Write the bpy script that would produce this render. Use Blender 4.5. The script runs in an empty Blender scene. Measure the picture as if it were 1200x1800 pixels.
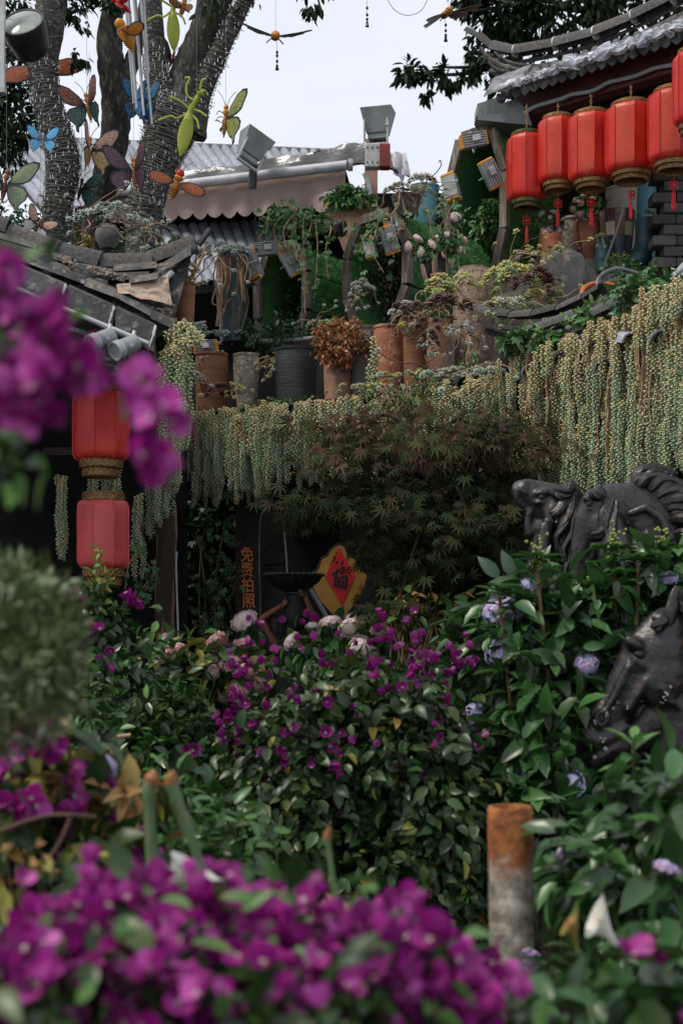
import bpy, math, random
import numpy as np
from mathutils import Vector, Matrix, Euler

# ------------------------------------------------------------------ camera, sky, sun, exposure
sc = bpy.context.scene
COL = sc.collection
F, HZ, CX, CZ = 2500.0, 1130.0, 600.0, 1.6      # focal length in photo pixels, horizon row, centre column, eye height

def P(px, py, d):
    return Vector(((px - CX) * d / F, d, CZ + (HZ - py) * d / F))

cam_data = bpy.data.cameras.new('camera')
cam = bpy.data.objects.new('camera', cam_data)
COL.objects.link(cam)
cam.location = (0, 0, CZ)
cam.rotation_euler = (math.pi / 2, 0, 0)
cam_data.sensor_fit = 'VERTICAL'
cam_data.sensor_height = 36
cam_data.sensor_width = 24
cam_data.lens = 50
cam_data.shift_y = 230 / 1800
cam_data.clip_start = 0.05
cam_data.clip_end = 500
cam_data.dof.use_dof = True
cam_data.dof.focus_distance = 7.6
cam_data.dof.aperture_fstop = 3.8
sc.camera = cam

world = bpy.data.worlds.new("World")
sc.world = world
world.use_nodes = True
nt = world.node_tree
nt.nodes.clear()
SUN_EL, SUN_AZ = math.radians(56), math.radians(248)
sky = nt.nodes.new('ShaderNodeTexSky')
sky.sky_type = 'NISHITA'
sky.sun_disc = False
sky.sun_elevation = SUN_EL
sky.sun_rotation = SUN_AZ
bg1 = nt.nodes.new('ShaderNodeBackground')
bg1.inputs['Strength'].default_value = 0.08
nt.links.new(sky.outputs[0], bg1.inputs[0])
tc = nt.nodes.new('ShaderNodeTexCoord')
mp = nt.nodes.new('ShaderNodeMapping')
mp.inputs['Scale'].default_value = (1.2, 1.2, 4.0)
nz = nt.nodes.new('ShaderNodeTexNoise')
nz.inputs['Scale'].default_value = 2.2
nz.inputs['Detail'].default_value = 5
rp = nt.nodes.new('ShaderNodeValToRGB')
rp.color_ramp.elements[0].position = 0.35
rp.color_ramp.elements[0].color = (0.485, 0.505, 0.555, 1)
rp.color_ramp.elements[1].position = 0.65
rp.color_ramp.elements[1].color = (0.55, 0.56, 0.60, 1)
nt.links.new(tc.outputs['Generated'], mp.inputs[0])
nt.links.new(mp.outputs[0], nz.inputs['Vector'])
nt.links.new(nz.outputs[0], rp.inputs[0])
bg2 = nt.nodes.new('ShaderNodeBackground')
bg2.inputs['Strength'].default_value = 1.0
nt.links.new(rp.outputs[0], bg2.inputs[0])
mx = nt.nodes.new('ShaderNodeMixShader')
mx.inputs[0].default_value = 0.93
nt.links.new(bg1.outputs[0], mx.inputs[1])
nt.links.new(bg2.outputs[0], mx.inputs[2])
wo = nt.nodes.new('ShaderNodeOutputWorld')
nt.links.new(mx.outputs[0], wo.inputs[0])

sun_data = bpy.data.lights.new('sun', 'SUN')
sun_data.energy = 1.5
sun_data.angle = math.radians(12)
sun_data.color = (1.0, 0.93, 0.80)
sun = bpy.data.objects.new('sun', sun_data)
COL.objects.link(sun)
_d = Vector((math.cos(SUN_EL) * math.sin(SUN_AZ), math.cos(SUN_EL) * math.cos(SUN_AZ), math.sin(SUN_EL)))
sun.rotation_euler = _d.to_track_quat('Z', 'Y').to_euler()
sun.location = (0, 0, 30)

vs = sc.view_settings
vs.view_transform = 'Standard'
vs.look = 'None'
vs.exposure = 0.88
vs.gamma = 1.0
vs.use_curve_mapping = False
sc.render.engine = 'CYCLES'
sc.cycles.max_bounces = 6
sc.cycles.transparent_max_bounces = 4
sc.cycles.use_adaptive_sampling = True
sc.cycles.use_denoising = True

# ------------------------------------------------------------------ materials
MATS = {}

def new_mat(name):
    m = bpy.data.materials.new(name)
    m.use_nodes = True
    t = m.node_tree
    t.nodes.clear()
    out = t.nodes.new('ShaderNodeOutputMaterial')
    b = t.nodes.new('ShaderNodeBsdfPrincipled')
    t.links.new(b.outputs[0], out.inputs[0])
    MATS[name] = m
    return m, t, b, out

def coords(t, scale=(1, 1, 1)):
    tc = t.nodes.new('ShaderNodeTexCoord')
    oi = t.nodes.new('ShaderNodeObjectInfo')
    mu = t.nodes.new('ShaderNodeMath'); mu.operation = 'MULTIPLY'; mu.inputs[1].default_value = 37.0
    t.links.new(oi.outputs['Random'], mu.inputs[0])
    ad = t.nodes.new('ShaderNodeVectorMath'); ad.operation = 'ADD'
    t.links.new(tc.outputs['Object'], ad.inputs[0]); t.links.new(mu.outputs[0], ad.inputs[1])
    mp = t.nodes.new('ShaderNodeMapping'); mp.inputs['Scale'].default_value = scale
    t.links.new(ad.outputs[0], mp.inputs[0])
    return mp.outputs[0], oi.outputs['Random']

def MT(name, c1, c2=None, rough=.75, scale=12, bump=.25, bscale=40, metal=0, var=.25, stretch=(1, 1, 1), lo=.35, hi=.65, c3=None, spec=.4, sheen=0):
    """noise-mottled surface: c1 to c2 (to c3 as sparse stains), with fine relief and a value shift per object"""
    m, t, b, out = new_mat(name)
    v, rnd = coords(t, stretch)
    n = t.nodes.new('ShaderNodeTexNoise'); n.inputs['Scale'].default_value = scale; n.inputs['Detail'].default_value = 6; n.inputs['Roughness'].default_value = .62
    t.links.new(v, n.inputs['Vector'])
    r = t.nodes.new('ShaderNodeValToRGB')
    r.color_ramp.elements[0].position = lo; r.color_ramp.elements[0].color = (*c1, 1)
    r.color_ramp.elements[1].position = hi; r.color_ramp.elements[1].color = (*(c2 or [x * .8 for x in c1]), 1)
    t.links.new(n.outputs[0], r.inputs[0])
    col = r.outputs[0]
    if c3:
        n3 = t.nodes.new('ShaderNodeTexNoise'); n3.inputs['Scale'].default_value = scale * 2.3; n3.inputs['Detail'].default_value = 8; n3.inputs['Roughness'].default_value = .7
        t.links.new(v, n3.inputs['Vector'])
        r3 = t.nodes.new('ShaderNodeValToRGB'); r3.color_ramp.elements[0].position = .54; r3.color_ramp.elements[1].position = .6
        t.links.new(n3.outputs[0], r3.inputs[0])
        mm = t.nodes.new('ShaderNodeMixRGB'); mm.inputs[2].default_value = (*c3, 1)
        t.links.new(r3.outputs[0], mm.inputs[0]); t.links.new(col, mm.inputs[1])
        col = mm.outputs[0]
    if var:
        hs = t.nodes.new('ShaderNodeHueSaturation')
        ma = t.nodes.new('ShaderNodeMapRange'); ma.inputs['To Min'].default_value = 1 - var; ma.inputs['To Max'].default_value = 1 + var
        t.links.new(rnd, ma.inputs['Value']); t.links.new(ma.outputs[0], hs.inputs['Value']); t.links.new(col, hs.inputs['Color'])
        col = hs.outputs[0]
    t.links.new(col, b.inputs['Base Color'])
    b.inputs['Roughness'].default_value = rough
    b.inputs['Metallic'].default_value = metal
    b.inputs['Specular IOR Level'].default_value = spec
    if sheen:
        b.inputs['Sheen Weight'].default_value = sheen
    if bump:
        nb = t.nodes.new('ShaderNodeTexNoise'); nb.inputs['Scale'].default_value = bscale; nb.inputs['Detail'].default_value = 5
        t.links.new(v, nb.inputs['Vector'])
        bp = t.nodes.new('ShaderNodeBump'); bp.inputs['Strength'].default_value = bump; bp.inputs['Distance'].default_value = .01
        t.links.new(nb.outputs[0], bp.inputs['Height']); t.links.new(bp.outputs[0], b.inputs['Normal'])
    return m

def LM(name, cols, rough=.46, trans=.18, spec=.45, sat=1.0):
    """leaf, petal: a colour per leaf out of a short ramp"""
    m, t, b, out = new_mat(name)
    g = t.nodes.new('ShaderNodeNewGeometry')
    oi = t.nodes.new('ShaderNodeObjectInfo')
    a = t.nodes.new('ShaderNodeMath'); a.operation = 'ADD'
    t.links.new(g.outputs['Random Per Island'], a.inputs[0]); t.links.new(oi.outputs['Random'], a.inputs[1])
    f = t.nodes.new('ShaderNodeMath'); f.operation = 'FRACT'
    t.links.new(a.outputs[0], f.inputs[0])
    r = t.nodes.new('ShaderNodeValToRGB')
    el = r.color_ramp.elements
    while len(el) < len(cols): el.new(.5)
    for i, c in enumerate(cols):
        el[i].position = i / max(1, len(cols) - 1); el[i].color = (*c, 1)
    t.links.new(f.outputs[0], r.inputs[0])
    t.links.new(r.outputs[0], b.inputs['Base Color'])
    b.inputs['Roughness'].default_value = rough
    b.inputs['Specular IOR Level'].default_value = spec
    if trans:
        tr = t.nodes.new('ShaderNodeBsdfTranslucent')
        t.links.new(r.outputs[0], tr.inputs[0])
        mx = t.nodes.new('ShaderNodeMixShader'); mx.inputs[0].default_value = trans
        t.links.new(b.outputs[0], mx.inputs[1]); t.links.new(tr.outputs[0], mx.inputs[2])
        t.links.new(mx.outputs[0], out.inputs[0])
    return m

# ------------------------------------------------------------------ mesh building
class MB:
    """collects simple shapes; build() links them as one mesh object"""
    def __init__(s): s.v = []; s.f = []; s.m = []; s.cur = 0
    def mat(s, i): s.cur = i; return s
    def add(s, vs, fs, M=None):
        o = len(s.v)
        s.v.extend([(M @ Vector(v)) for v in vs] if M is not None else [Vector(v) for v in vs])
        for f in fs: s.f.append(tuple(i + o for i in f)); s.m.append(s.cur)
        return s
    def box(s, c, size, M=None, bev=0):
        x, y, z = [k / 2 for k in size]; cx, cy, cz = c
        if bev:
            e = min(bev, x * .9, y * .9, z * .9); vs = []; 
            for sz in (-1, 1):
                for (q, zz) in ((1, z - e), (0, z)) if sz > 0 else ((0, z), (1, z - e)):
                    i = e if q == 0 else 0
                    for ax, ay in ((-1, -1), (1, -1), (1, 1), (-1, 1)):
                        vs.append((cx + ax * (x - i), cy + ay * (y - i), cz + sz * zz))
            fs = [(3, 2, 1, 0), (12, 13, 14, 15)]
            for r in range(3):
                for k in range(4): fs.append((r * 4 + k, r * 4 + (k + 1) % 4, r * 4 + 4 + (k + 1) % 4, r * 4 + 4 + k))
            return s.add(vs, fs, M)
        vs = [(cx + a * x, cy + b * y, cz + c_ * z) for c_ in (-1, 1) for a, b in ((-1, -1), (1, -1), (1, 1), (-1, 1))]
        return s.add(vs, [(3, 2, 1, 0), (4, 5, 6, 7), (0, 1, 5, 4), (1, 2, 6, 5), (2, 3, 7, 6), (3, 0, 4, 7)], M)
    def tube(s, pts, rad, n=8, cap=True, M=None, jit=0, rng=None):
        pts = [Vector(p) for p in pts]; k = len(pts)
        rads = rad if isinstance(rad, (list, tuple)) else [rad] * k
        vs = []; u = None
        for i, p in enumerate(pts):
            t = (pts[min(i + 1, k - 1)] - pts[max(i - 1, 0)])
            if t.length < 1e-9: t = Vector((0, 0, 1))
            t.normalize()
            if u is None: u = t.orthogonal().normalized()
            u = (u - t * u.dot(t))
            u = u.normalized() if u.length > 1e-6 else t.orthogonal().normalized()
            w = t.cross(u)
            for j in range(n):
                a = 2 * math.pi * j / n
                r = rads[i] * (1 + (rng.uniform(-jit, jit) if jit else 0))
                vs.append(p + (u * math.cos(a) + w * math.sin(a)) * r)
        fs = [(i * n + j, i * n + (j + 1) % n, (i + 1) * n + (j + 1) % n, (i + 1) * n + j) for i in range(k - 1) for j in range(n)]
        if cap: fs += [tuple(range(n - 1, -1, -1)), tuple((k - 1) * n + j for j in range(n))]
        return s.add(vs, fs, M)
    def lathe(s, prof, n=24, M=None, cap=True, rfun=None):
        k = len(prof); vs = []
        for i, (r, z) in enumerate(prof):
            for j in range(n):
                a = 2 * math.pi * j / n
                q = r * (rfun(a, i) if rfun else 1)
                vs.append((q * math.cos(a), q * math.sin(a), z))
        fs = [(i * n + j, i * n + (j + 1) % n, (i + 1) * n + (j + 1) % n, (i + 1) * n + j) for i in range(k - 1) for j in range(n)]
        if cap: fs += [tuple(range(n - 1, -1, -1)), tuple((k - 1) * n + j for j in range(n))]
        return s.add(vs, fs, M)
    def prism(s, poly, t, M=None):
        """2D outline (x, z) thickened t along y"""
        k = len(poly)
        vs = [(x, -t / 2, z) for x, z in poly] + [(x, t / 2, z) for x, z in poly]
        fs = [tuple(range(k)), tuple(range(2 * k - 1, k - 1, -1))] + [(i, i + k, (i + 1) % k + k, (i + 1) % k) for i in range(k)]
        return s.add(vs, fs, M)
    def ell(s, c, r, M=None, n=12, k=8):
        vs = [(c[0], c[1], c[2] - r[2])]
        for i in range(1, k):
            ph = -math.pi / 2 + math.pi * i / k
            for j in range(n):
                a = 2 * math.pi * j / n
                vs.append((c[0] + r[0] * math.cos(ph) * math.cos(a), c[1] + r[1] * math.cos(ph) * math.sin(a), c[2] + r[2] * math.sin(ph)))
        vs.append((c[0], c[1], c[2] + r[2]))
        fs = [(0, 1 + (j + 1) % n, 1 + j) for j in range(n)]
        for i in range(k - 2):
            for j in range(n):
                fs.append((1 + i * n + j, 1 + i * n + (j + 1) % n, 1 + (i + 1) * n + (j + 1) % n, 1 + (i + 1) * n + j))
        L = len(vs) - 1; b = 1 + (k - 2) * n
        fs += [(b + j, b + (j + 1) % n, L) for j in range(n)]
        return s.add(vs, fs, M)
    def strip(s, rows):
        """grid of points -> quads"""
        n = len(rows[0]); vs = [p for r in rows for p in r]
        fs = [(i * n + j, i * n + j + 1, (i + 1) * n + j + 1, (i + 1) * n + j) for i in range(len(rows) - 1) for j in range(n - 1)]
        return s.add(vs, fs)
    def slab(s, quad, t, n=None):
        """four corners thickened by vector t"""
        q = [Vector(p) for p in quad]
        t = Vector(t)
        return s.add(q + [p + t for p in q], [(3, 2, 1, 0), (4, 5, 6, 7), (0, 1, 5, 4), (1, 2, 6, 5), (2, 3, 7, 6), (3, 0, 4, 7)])
    def mesh(s, name, mats, smooth=True, W=None, ang=40):
        me = bpy.data.meshes.new(name)
        vs = [W @ v for v in s.v] if W is not None else s.v
        me.from_pydata(vs, [], s.f)
        for m in (mats if isinstance(mats, (list, tuple)) else [mats]): me.materials.append(m if not isinstance(m, str) else MATS[m])
        me.polygons.foreach_set('material_index', s.m)
        if smooth:
            me.polygons.foreach_set('use_smooth', [True] * len(s.f))
            try: me.set_sharp_from_angle(angle=math.radians(ang))
            except Exception: pass
        me.update()
        return me
    def build(s, name, mats, parent=None, smooth=True, ang=40, **props):
        """vertices are in world space"""
        W = WM[parent].inverted() if parent is not None else None
        me = s.mesh(name, mats, smooth, W, ang)
        o = bpy.data.objects.new(name, me)
        COL.objects.link(o)
        WM[o] = WM[parent].copy() if parent is not None else Matrix()
        if parent is not None: o.parent = parent
        for k, v in props.items(): o[k] = v
        return o

WM = {}          # world matrix of each object

def thing(name, label, cat, loc, group=None, M=None):
    o = bpy.data.objects.new(name, None)
    o.empty_display_size = .05
    COL.objects.link(o)
    m = M.copy() if M is not None else Matrix.Translation(Vector(loc))
    o.matrix_basis = m
    WM[o] = m
    tag(o, label, cat, group)
    return o

def tag(o, label, cat, group=None):
    o['label'] = label; o['category'] = cat
    if group: o['group'] = group
    return o

def part(name, mesh, parent, M, **props):
    """an object sharing mesh data; M is its world matrix"""
    o = bpy.data.objects.new(name, mesh)
    COL.objects.link(o)
    o.parent = parent
    o.matrix_basis = WM[parent].inverted() @ M
    WM[o] = M.copy()
    for k, v in props.items(): o[k] = v
    return o

def structure(o): o['kind'] = 'structure'; return o

def frame(x, y, z, o):
    """matrix from axes and origin"""
    return Matrix(((x[0], y[0], z[0], o[0]), (x[1], y[1], z[1], o[1]), (x[2], y[2], z[2], o[2]), (0, 0, 0, 1)))

def TRS(loc, rot=(0, 0, 0), s=1):
    sv = (s, s, s) if not isinstance(s, (tuple, list)) else s
    return Matrix.Translation(Vector(loc)) @ Euler(rot).to_matrix().to_4x4() @ Matrix.Diagonal((*sv, 1))

def catmull(pts, n=8):
    pts = [Vector(p) for p in pts]; out = []
    for i in range(len(pts) - 1):
        p0 = pts[max(i - 1, 0)]; p1 = pts[i]; p2 = pts[i + 1]; p3 = pts[min(i + 2, len(pts) - 1)]
        for k in range(n):
            t = k / n
            out.append(.5 * ((2 * p1) + (p2 - p0) * t + (2 * p0 - 5 * p1 + 4 * p2 - p3) * t * t + (3 * p1 - p0 - 3 * p2 + p3) * t ** 3))
    out.append(pts[-1])
    return out

# ------------------------------------------------------------------ leaf templates and scattering (numpy)
class T:
    """a small mesh to be scattered: vertices, faces, material index per face"""
    def __init__(s, v, f, m, mats, name='leaf'):
        s.v = np.array(v, float); s.f = f; s.m = m; s.mats = [MATS[x] if isinstance(x, str) else x for x in mats]; s.name = name; s._me = None
    def me(s):
        if s._me is None:
            me = bpy.data.meshes.new(s.name)
            me.from_pydata([tuple(x) for x in s.v], [], s.f)
            for m in s.mats: me.materials.append(m)
            me.polygons.foreach_set('material_index', s.m)
            me.polygons.foreach_set('use_smooth', [True] * len(s.f))
            me.update()
            s._me = me
        return s._me

def leafT(mat, w=.45, fold=.12, curl=.25, st=(.0, .2, .5, .8, 1.0), pr=(0, .75, 1, .6, 0), name='leaf', M=None):
    v = []; f = []
    rows = []
    for t, p in zip(st, pr):
        z = -curl * t * t
        if p == 0: rows.append([len(v)]); v.append((0, t, z))
        else:
            rows.append([len(v), len(v) + 1, len(v) + 2])
            h = w * p / 2
            v += [(-h, t, z + fold * p), (0, t, z), (h, t, z + fold * p)]
    for a, b in zip(rows, rows[1:]):
        if len(a) == 1: f += [(a[0], b[1], b[0]), (a[0], b[2], b[1])]
        elif len(b) == 1: f += [(a[0], a[1], b[0]), (a[1], a[2], b[0])]
        else: f += [(a[0], a[1], b[1], b[0]), (a[1], a[2], b[2], b[1])]
    return T(v, f, [0] * len(f), [mat], name)

def joinT(items, name, mats):
    """items: (T, 4x4 matrix, material index)"""
    v = []; f = []; m = []
    for t, M, mi in items:
        o = len(v)
        for p in t.v: v.append(tuple(M @ Vector(p)))
        f += [tuple(i + o for i in q) for q in t.f]; m += [mi] * len(t.f)
    return T(v, f, m, mats, name)

def norm(a): return a / np.maximum(np.linalg.norm(a, axis=1, keepdims=True), 1e-9)

def frames(pos, nrm, tip, scale):
    tip = norm(tip); x = norm(np.cross(tip, nrm)); n = np.cross(x, tip)
    A = np.zeros((len(pos), 4, 4)); sc_ = np.asarray(scale).reshape(-1, 1)
    A[:, :3, 0] = x * sc_; A[:, :3, 1] = tip * sc_; A[:, :3, 2] = n * sc_; A[:, :3, 3] = pos; A[:, 3, 3] = 1
    return A

def scatter(name, tmpl, A, parent, **props):
    """one mesh of many template copies (world matrices A)"""
    if not len(A): return None
    W = np.array(WM[parent].inverted()) if parent is not None else np.eye(4)
    A = W[None] @ A
    k = len(tmpl.v); N = len(A)
    vh = np.concatenate([tmpl.v, np.ones((k, 1))], 1)
    V = np.einsum('nij,kj->nki', A, vh)[:, :, :3].reshape(-1, 3)
    tot = np.array([len(q) for q in tmpl.f]); idx = np.concatenate([np.array(q) for q in tmpl.f])
    allidx = (idx[None, :] + (np.arange(N) * k)[:, None]).ravel()
    alltot = np.tile(tot, N); start = np.concatenate([[0], np.cumsum(alltot)[:-1]])
    me = bpy.data.meshes.new(name)
    me.vertices.add(N * k); me.vertices.foreach_set('co', V.ravel().astype(np.float32))
    me.loops.add(len(allidx)); me.loops.foreach_set('vertex_index', allidx.astype(np.int32))
    me.polygons.add(len(alltot)); me.polygons.foreach_set('loop_start', start.astype(np.int32))
    for m in tmpl.mats: me.materials.append(m)
    me.polygons.foreach_set('material_index', np.tile(np.array(tmpl.m), N).astype(np.int32))
    me.polygons.foreach_set('use_smooth', np.ones(len(alltot), bool))
    me.update(calc_edges=True); me.validate()
    o = bpy.data.objects.new(name, me); COL.objects.link(o)
    if parent is not None: o.parent = parent
    WM[o] = WM[parent].copy() if parent is not None else Matrix()
    for q, v in props.items(): o[q] = v
    return o

def inframe(p, marg=30):
    px = CX + F * p[:, 0] / p[:, 1]; py = HZ - F * (p[:, 2] - CZ) / p[:, 1]
    return (px > -marg) & (px < 1200 + marg) & (py > -marg) & (py < 1800 + marg)

def place(name, tmpls, A, parent, nparts, rng, stuff=None, front=True, dout=None):
    """the nparts that show largest become parts, the rest one stuff mesh per template"""
    N = len(A)
    which = rng.integers(0, len(tmpls), N)
    size = np.linalg.norm(A[:, :3, 1], axis=1)
    score = A[:, 1, 3] / size * np.median(size)
    if dout is not None: score = score + dout
    score = np.where(inframe(A[:, :3, 3]), score, 1e6)
    order = np.argsort(score)
    sel = order[:nparts]; sel = sel[score[sel] < 1e5]
    mask = np.ones(N, bool); mask[sel] = False
    for i in sel: part(name, tmpls[which[i]].me(), parent, Matrix([list(map(float, r)) for r in A[i]]))
    for k, tm in enumerate(tmpls):
        q = A[mask & (which == k)]
        if len(q): scatter(stuff or name + '_mass', tm, q, parent, kind='stuff')

def cloud(blobs, n, rng, clump=0, cr=.12, shell=.55):
    """points spread through ellipsoids (centre, radii, weight): position and outward direction, leaves gathered in clumps"""
    w = np.array([b[2] for b in blobs], float); w /= w.sum()
    pos = []; out = []; dep = []
    for b, wi in zip(blobs, w):
        c = np.array(b[0]); r = np.array(b[1]); k = max(1, int(round(n * wi)))
        def samp(m):
            d = norm(rng.normal(size=(m, 3))); q = rng.uniform(shell ** 3, 1, (m, 1)) ** (1 / 3)
            return d, q
        if clump:
            m = max(3, int(k / clump)); d, q = samp(m); ci = rng.integers(0, m, k)
            off = rng.normal(size=(k, 3)) * cr
            p = (d * q)[ci] * r + off * float(np.mean(r))
            o = norm(d[ci] / r * np.mean(r) + off * 1.5); qq = q[ci]
        else:
            d, q = samp(k); p = d * q * r; o = norm(d / r); qq = q
        pos.append(p + c); out.append(o); dep.append(1 - qq[:, 0])
    return np.concatenate(pos), np.concatenate(out), np.concatenate(dep)

def leaf_frames(pos, out, rng, size, droop=.35, up=.65, svar=.35, outw=.7):
    N = len(pos); j = rng.normal(size=(N, 3))
    tip = out * outw + j * .5; tip[:, 2] -= droop
    nr = out * .5 + rng.normal(size=(N, 3)) * .45; nr[:, 2] += up
    s = size * (1 + rng.uniform(-svar, svar, N))
    return frames(pos, nr, tip, s)

def plant(name, label, cat, base, blobs, tmpls, n, size, nparts=300, group=None, seed=1, clump=9, cr=.16, droop=.35, up=.65, stems=7, stem_mat='stem_green', stem_r=.008, shell=.5, flowers=None, pname='leaf', outw=.7, svar=.35):
    """a bush: stems from the base into the crown, leaves (the nearest ones as parts) and flowers"""
    rng = np.random.default_rng(seed); rr = random.Random(seed)
    o = thing(name, label, cat, base, group)
    b0 = Vector(base)
    mb = MB()
    for i in range(stems):
        b = rr.choices(blobs, [q[2] for q in blobs])[0]
        e = Vector(b[0]) + Vector((rr.uniform(-.7, .7) * b[1][0], rr.uniform(-.7, .7) * b[1][1], rr.uniform(-.4, .7) * b[1][2]))
        s = b0 + Vector((rr.uniform(-.06, .06), rr.uniform(-.06, .06), 0))
        mid = s.lerp(e, .5) + Vector((rr.uniform(-.06, .06), rr.uniform(-.06, .06), rr.uniform(0, .1)))
        c = catmull([s, mid, e], 5)
        mb.tube(c, [stem_r * (1 - .65 * k / len(c)) for k in range(len(c))], 6)
    if stems: mb.build('stem', stem_mat, o)
    pos, out, dep = cloud(blobs, n, rng, clump, cr, shell)
    A = leaf_frames(pos, out, rng, size, droop, up, svar, outw)
    place(pname, tmpls, A, o, nparts, rng, 'foliage', dout=dep * 1.5 - out[:, 1] * -.3)
    for fl in (flowers or []):
        fb = fl.get('blobs', blobs)
        p, ou, de = cloud(fb, fl['n'], rng, fl.get('clump', 4), fl.get('cr', .10), fl.get('shell', .93))
        if fl.get('front', True):
            k = (ou[:, 1] < .35); p, ou, de = p[k], ou[k], de[k]
        p = p + ou * fl.get('lift', .02)
        tip = rng.normal(size=p.shape); nr = ou + rng.normal(size=p.shape) * .45; nr[:, 2] += fl.get('up', .25)
        A = frames(p, norm(nr), tip, fl['size'] * (1 + rng.uniform(-.3, .3, len(p))))
        place(fl.get('name', 'flower'), fl['T'], A, o, fl.get('nparts', 300), rng, fl.get('name', 'flower') + '_mass')
    return o
# ------------------------------------------------------------------ the palette
MT('soil', (.035, .026, .018), (.018, .013, .009), .95, 6, .8, 30, var=0)
MT('dark_wall', (.010, .010, .009), (.005, .005, .005), .95, 5, .5, 25, var=.1, spec=.15)  # near-black, so the deep shade of the recesses is put into the colour
MT('stone_wall', (.06, .055, .048), (.025, .023, .02), .9, 4, .9, 14, var=.1)
MT('wood_dark', (.030, .022, .017), (.015, .011, .009), .8, 14, .5, 60, stretch=(1, 1, .15))
MT('wood_old', (.16, .13, .10), (.07, .055, .042), .85, 16, .6, 70, stretch=(1, 1, .18), c3=(.22, .2, .17))
MT('wood_peel', (.20, .12, .075), (.03, .02, .014), .9, 9, .8, 50, stretch=(1, 1, .16), lo=.48, hi=.54, var=.05)
MT('tile_grey', (.085, .086, .088), (.035, .035, .036), .72, 9, .5, 45, var=.35, c3=(.17, .17, .168))
MT('tile_dark', (.045, .045, .046), (.02, .02, .021), .7, 10, .55, 50, var=.4, c3=(.13, .128, .12))
MT('tile_blue', (.33, .35, .40), (.17, .18, .21), .6, 8, .3, 40, var=.22)
MT('tile_lichen', (.11, .108, .104), (.035, .034, .034), .85, 11, .7, 40, var=.3, c3=(.17, .135, .105))
MT('mortar', (.42, .33, .26), (.24, .18, .14), .95, 14, 1.0, 60, var=.15)
MT('plaster', (.58, .60, .66), (.22, .23, .25), .9, 30, 1.0, 90, var=.15, lo=.42, hi=.6)
MT('bark', (.050, .047, .040), (.016, .014, .012), .95, 16, 1.2, 40, stretch=(1, 1, .4), var=.1, c3=(.095, .105, .085))
MT('bark_wrap', (.06, .057, .05), (.016, .015, .014), .9, 18, 1.0, 60, stretch=(.8, .8, 1.2), var=.1, c3=(.21, .215, .19))
MT('red_beam', (.15, .042, .034), (.08, .026, .021), .7, 12, .4, 60, stretch=(.2, 1, 1), var=.05)
MT('gold_trim', (.42, .25, .10), (.17, .10, .04), .45, 60, .4, 160, metal=.4, var=.1)
MT('gold_green', (.17, .15, .05), (.07, .07, .03), .5, 60, .4, 160, metal=.4, var=.1)
MT('tassel_red', (.50, .012, .02), (.34, .008, .014), .6, 60, .3, 200, stretch=(1, 1, .1), var=.1)
MT('wire_pale', (.22, .22, .20), (.11, .11, .105), .5, 30, 0, var=.1)
MT('wire_dark', (.018, .018, .018), (.012, .012, .012), .5, 10, 0, var=.1)
MT('bulb_white', (.75, .76, .76), (.6, .6, .62), .3, 10, 0, var=.1)
MT('metal_grey', (.20, .22, .22), (.13, .145, .145), .5, 6, .15, 60, var=.1, metal=.2)
MT('metal_light', (.42, .43, .44), (.30, .31, .32), .45, 8, .1, 60, var=.1, metal=.3)
MT('metal_black', (.016, .016, .017), (.010, .010, .011), .45, 10, .2, 60, var=.1)
MT('white_pipe', (.46, .47, .50), (.33, .34, .36), .5, 10, .15, 50, var=.05)
MT('white_dirty', (.58, .57, .57), (.35, .34, .33), .7, 9, .3, 50, var=.05)
MT('orange_plastic', (.60, .26, .03), (.48, .19, .02), .5, 20, .1, 60, var=.1)
MT('lamp_glass', (.30, .33, .30), (.20, .22, .20), .15, 12, 0, var=.1, spec=.8)
MT('red_paint', (.26, .035, .030), (.16, .022, .02), .6, 9, .2, 50, var=.05)
MT('pink_paint', (.42, .24, .19), (.30, .17, .13), .8, 7, .3, 40, var=.05)
MT('terracotta', (.42, .165, .09), (.22, .085, .05), .85, 7, .5, 45, var=.15, c3=(.40, .26, .19))
MT('terracotta_brown', (.24, .105, .055), (.15, .062, .033), .8, 5, .4, 50, stretch=(.3, .3, 4), var=.1)
MT('terracotta_pale', (.40, .215, .15), (.26, .13, .09), .9, 6, .5, 40, var=.1, c3=(.34, .27, .21))
MT('pot_grey', (.125, .12, .115), (.06, .058, .055), .8, 6, .5, 45, var=.1, c3=(.2, .19, .17))
MT('pot_dark', (.026, .030, .032), (.016, .018, .02), .55, 6, .4, 40, stretch=(.4, .4, 3), var=.1)
MT('pot_speckle', (.30, .225, .165), (.13, .095, .07), .9, 18, .7, 60, var=.1, c3=(.10, .065, .04))
MT('pot_stone', (.26, .22, .18), (.12, .10, .08), .9, 14, .8, 55, var=.1, c3=(.35, .32, .28))
MT('pot_teal', (.025, .070, .078), (.015, .04, .046), .4, 9, .2, 50, var=.1)
MT('pot_cream', (.48, .42, .33), (.36, .31, .24), .6, 8, .2, 50, var=.1)
MT('pot_blue', (.10, .28, .36), (.07, .2, .27), .5, 9, .2, 50, var=.1)
MT('pot_ochre', (.22, .15, .06), (.14, .09, .035), .7, 9, .3, 50, var=.1)
MT('pot_maroon', (.10, .035, .035), (.06, .02, .02), .6, 9, .3, 50, var=.1)
MT('pot_pinkwood', (.40, .29, .24), (.22, .15, .12), .8, 14, .4, 50, stretch=(1, 1, .2), var=.1)
MT('awning_cloth', (.30, .225, .195), (.225, .165, .142), .9, 4, .3, 120, var=.05)
MT('plastic_sheet', (.15, .15, .15), (.085, .085, .085), .25, 5, .6, 16, var=.05, stretch=(1, 1, 2.5), spec=.6)
MT('turf_base', (.055, .18, .045), (.035, .12, .034), .95, 25, 1.0, 120, var=.1)
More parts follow.
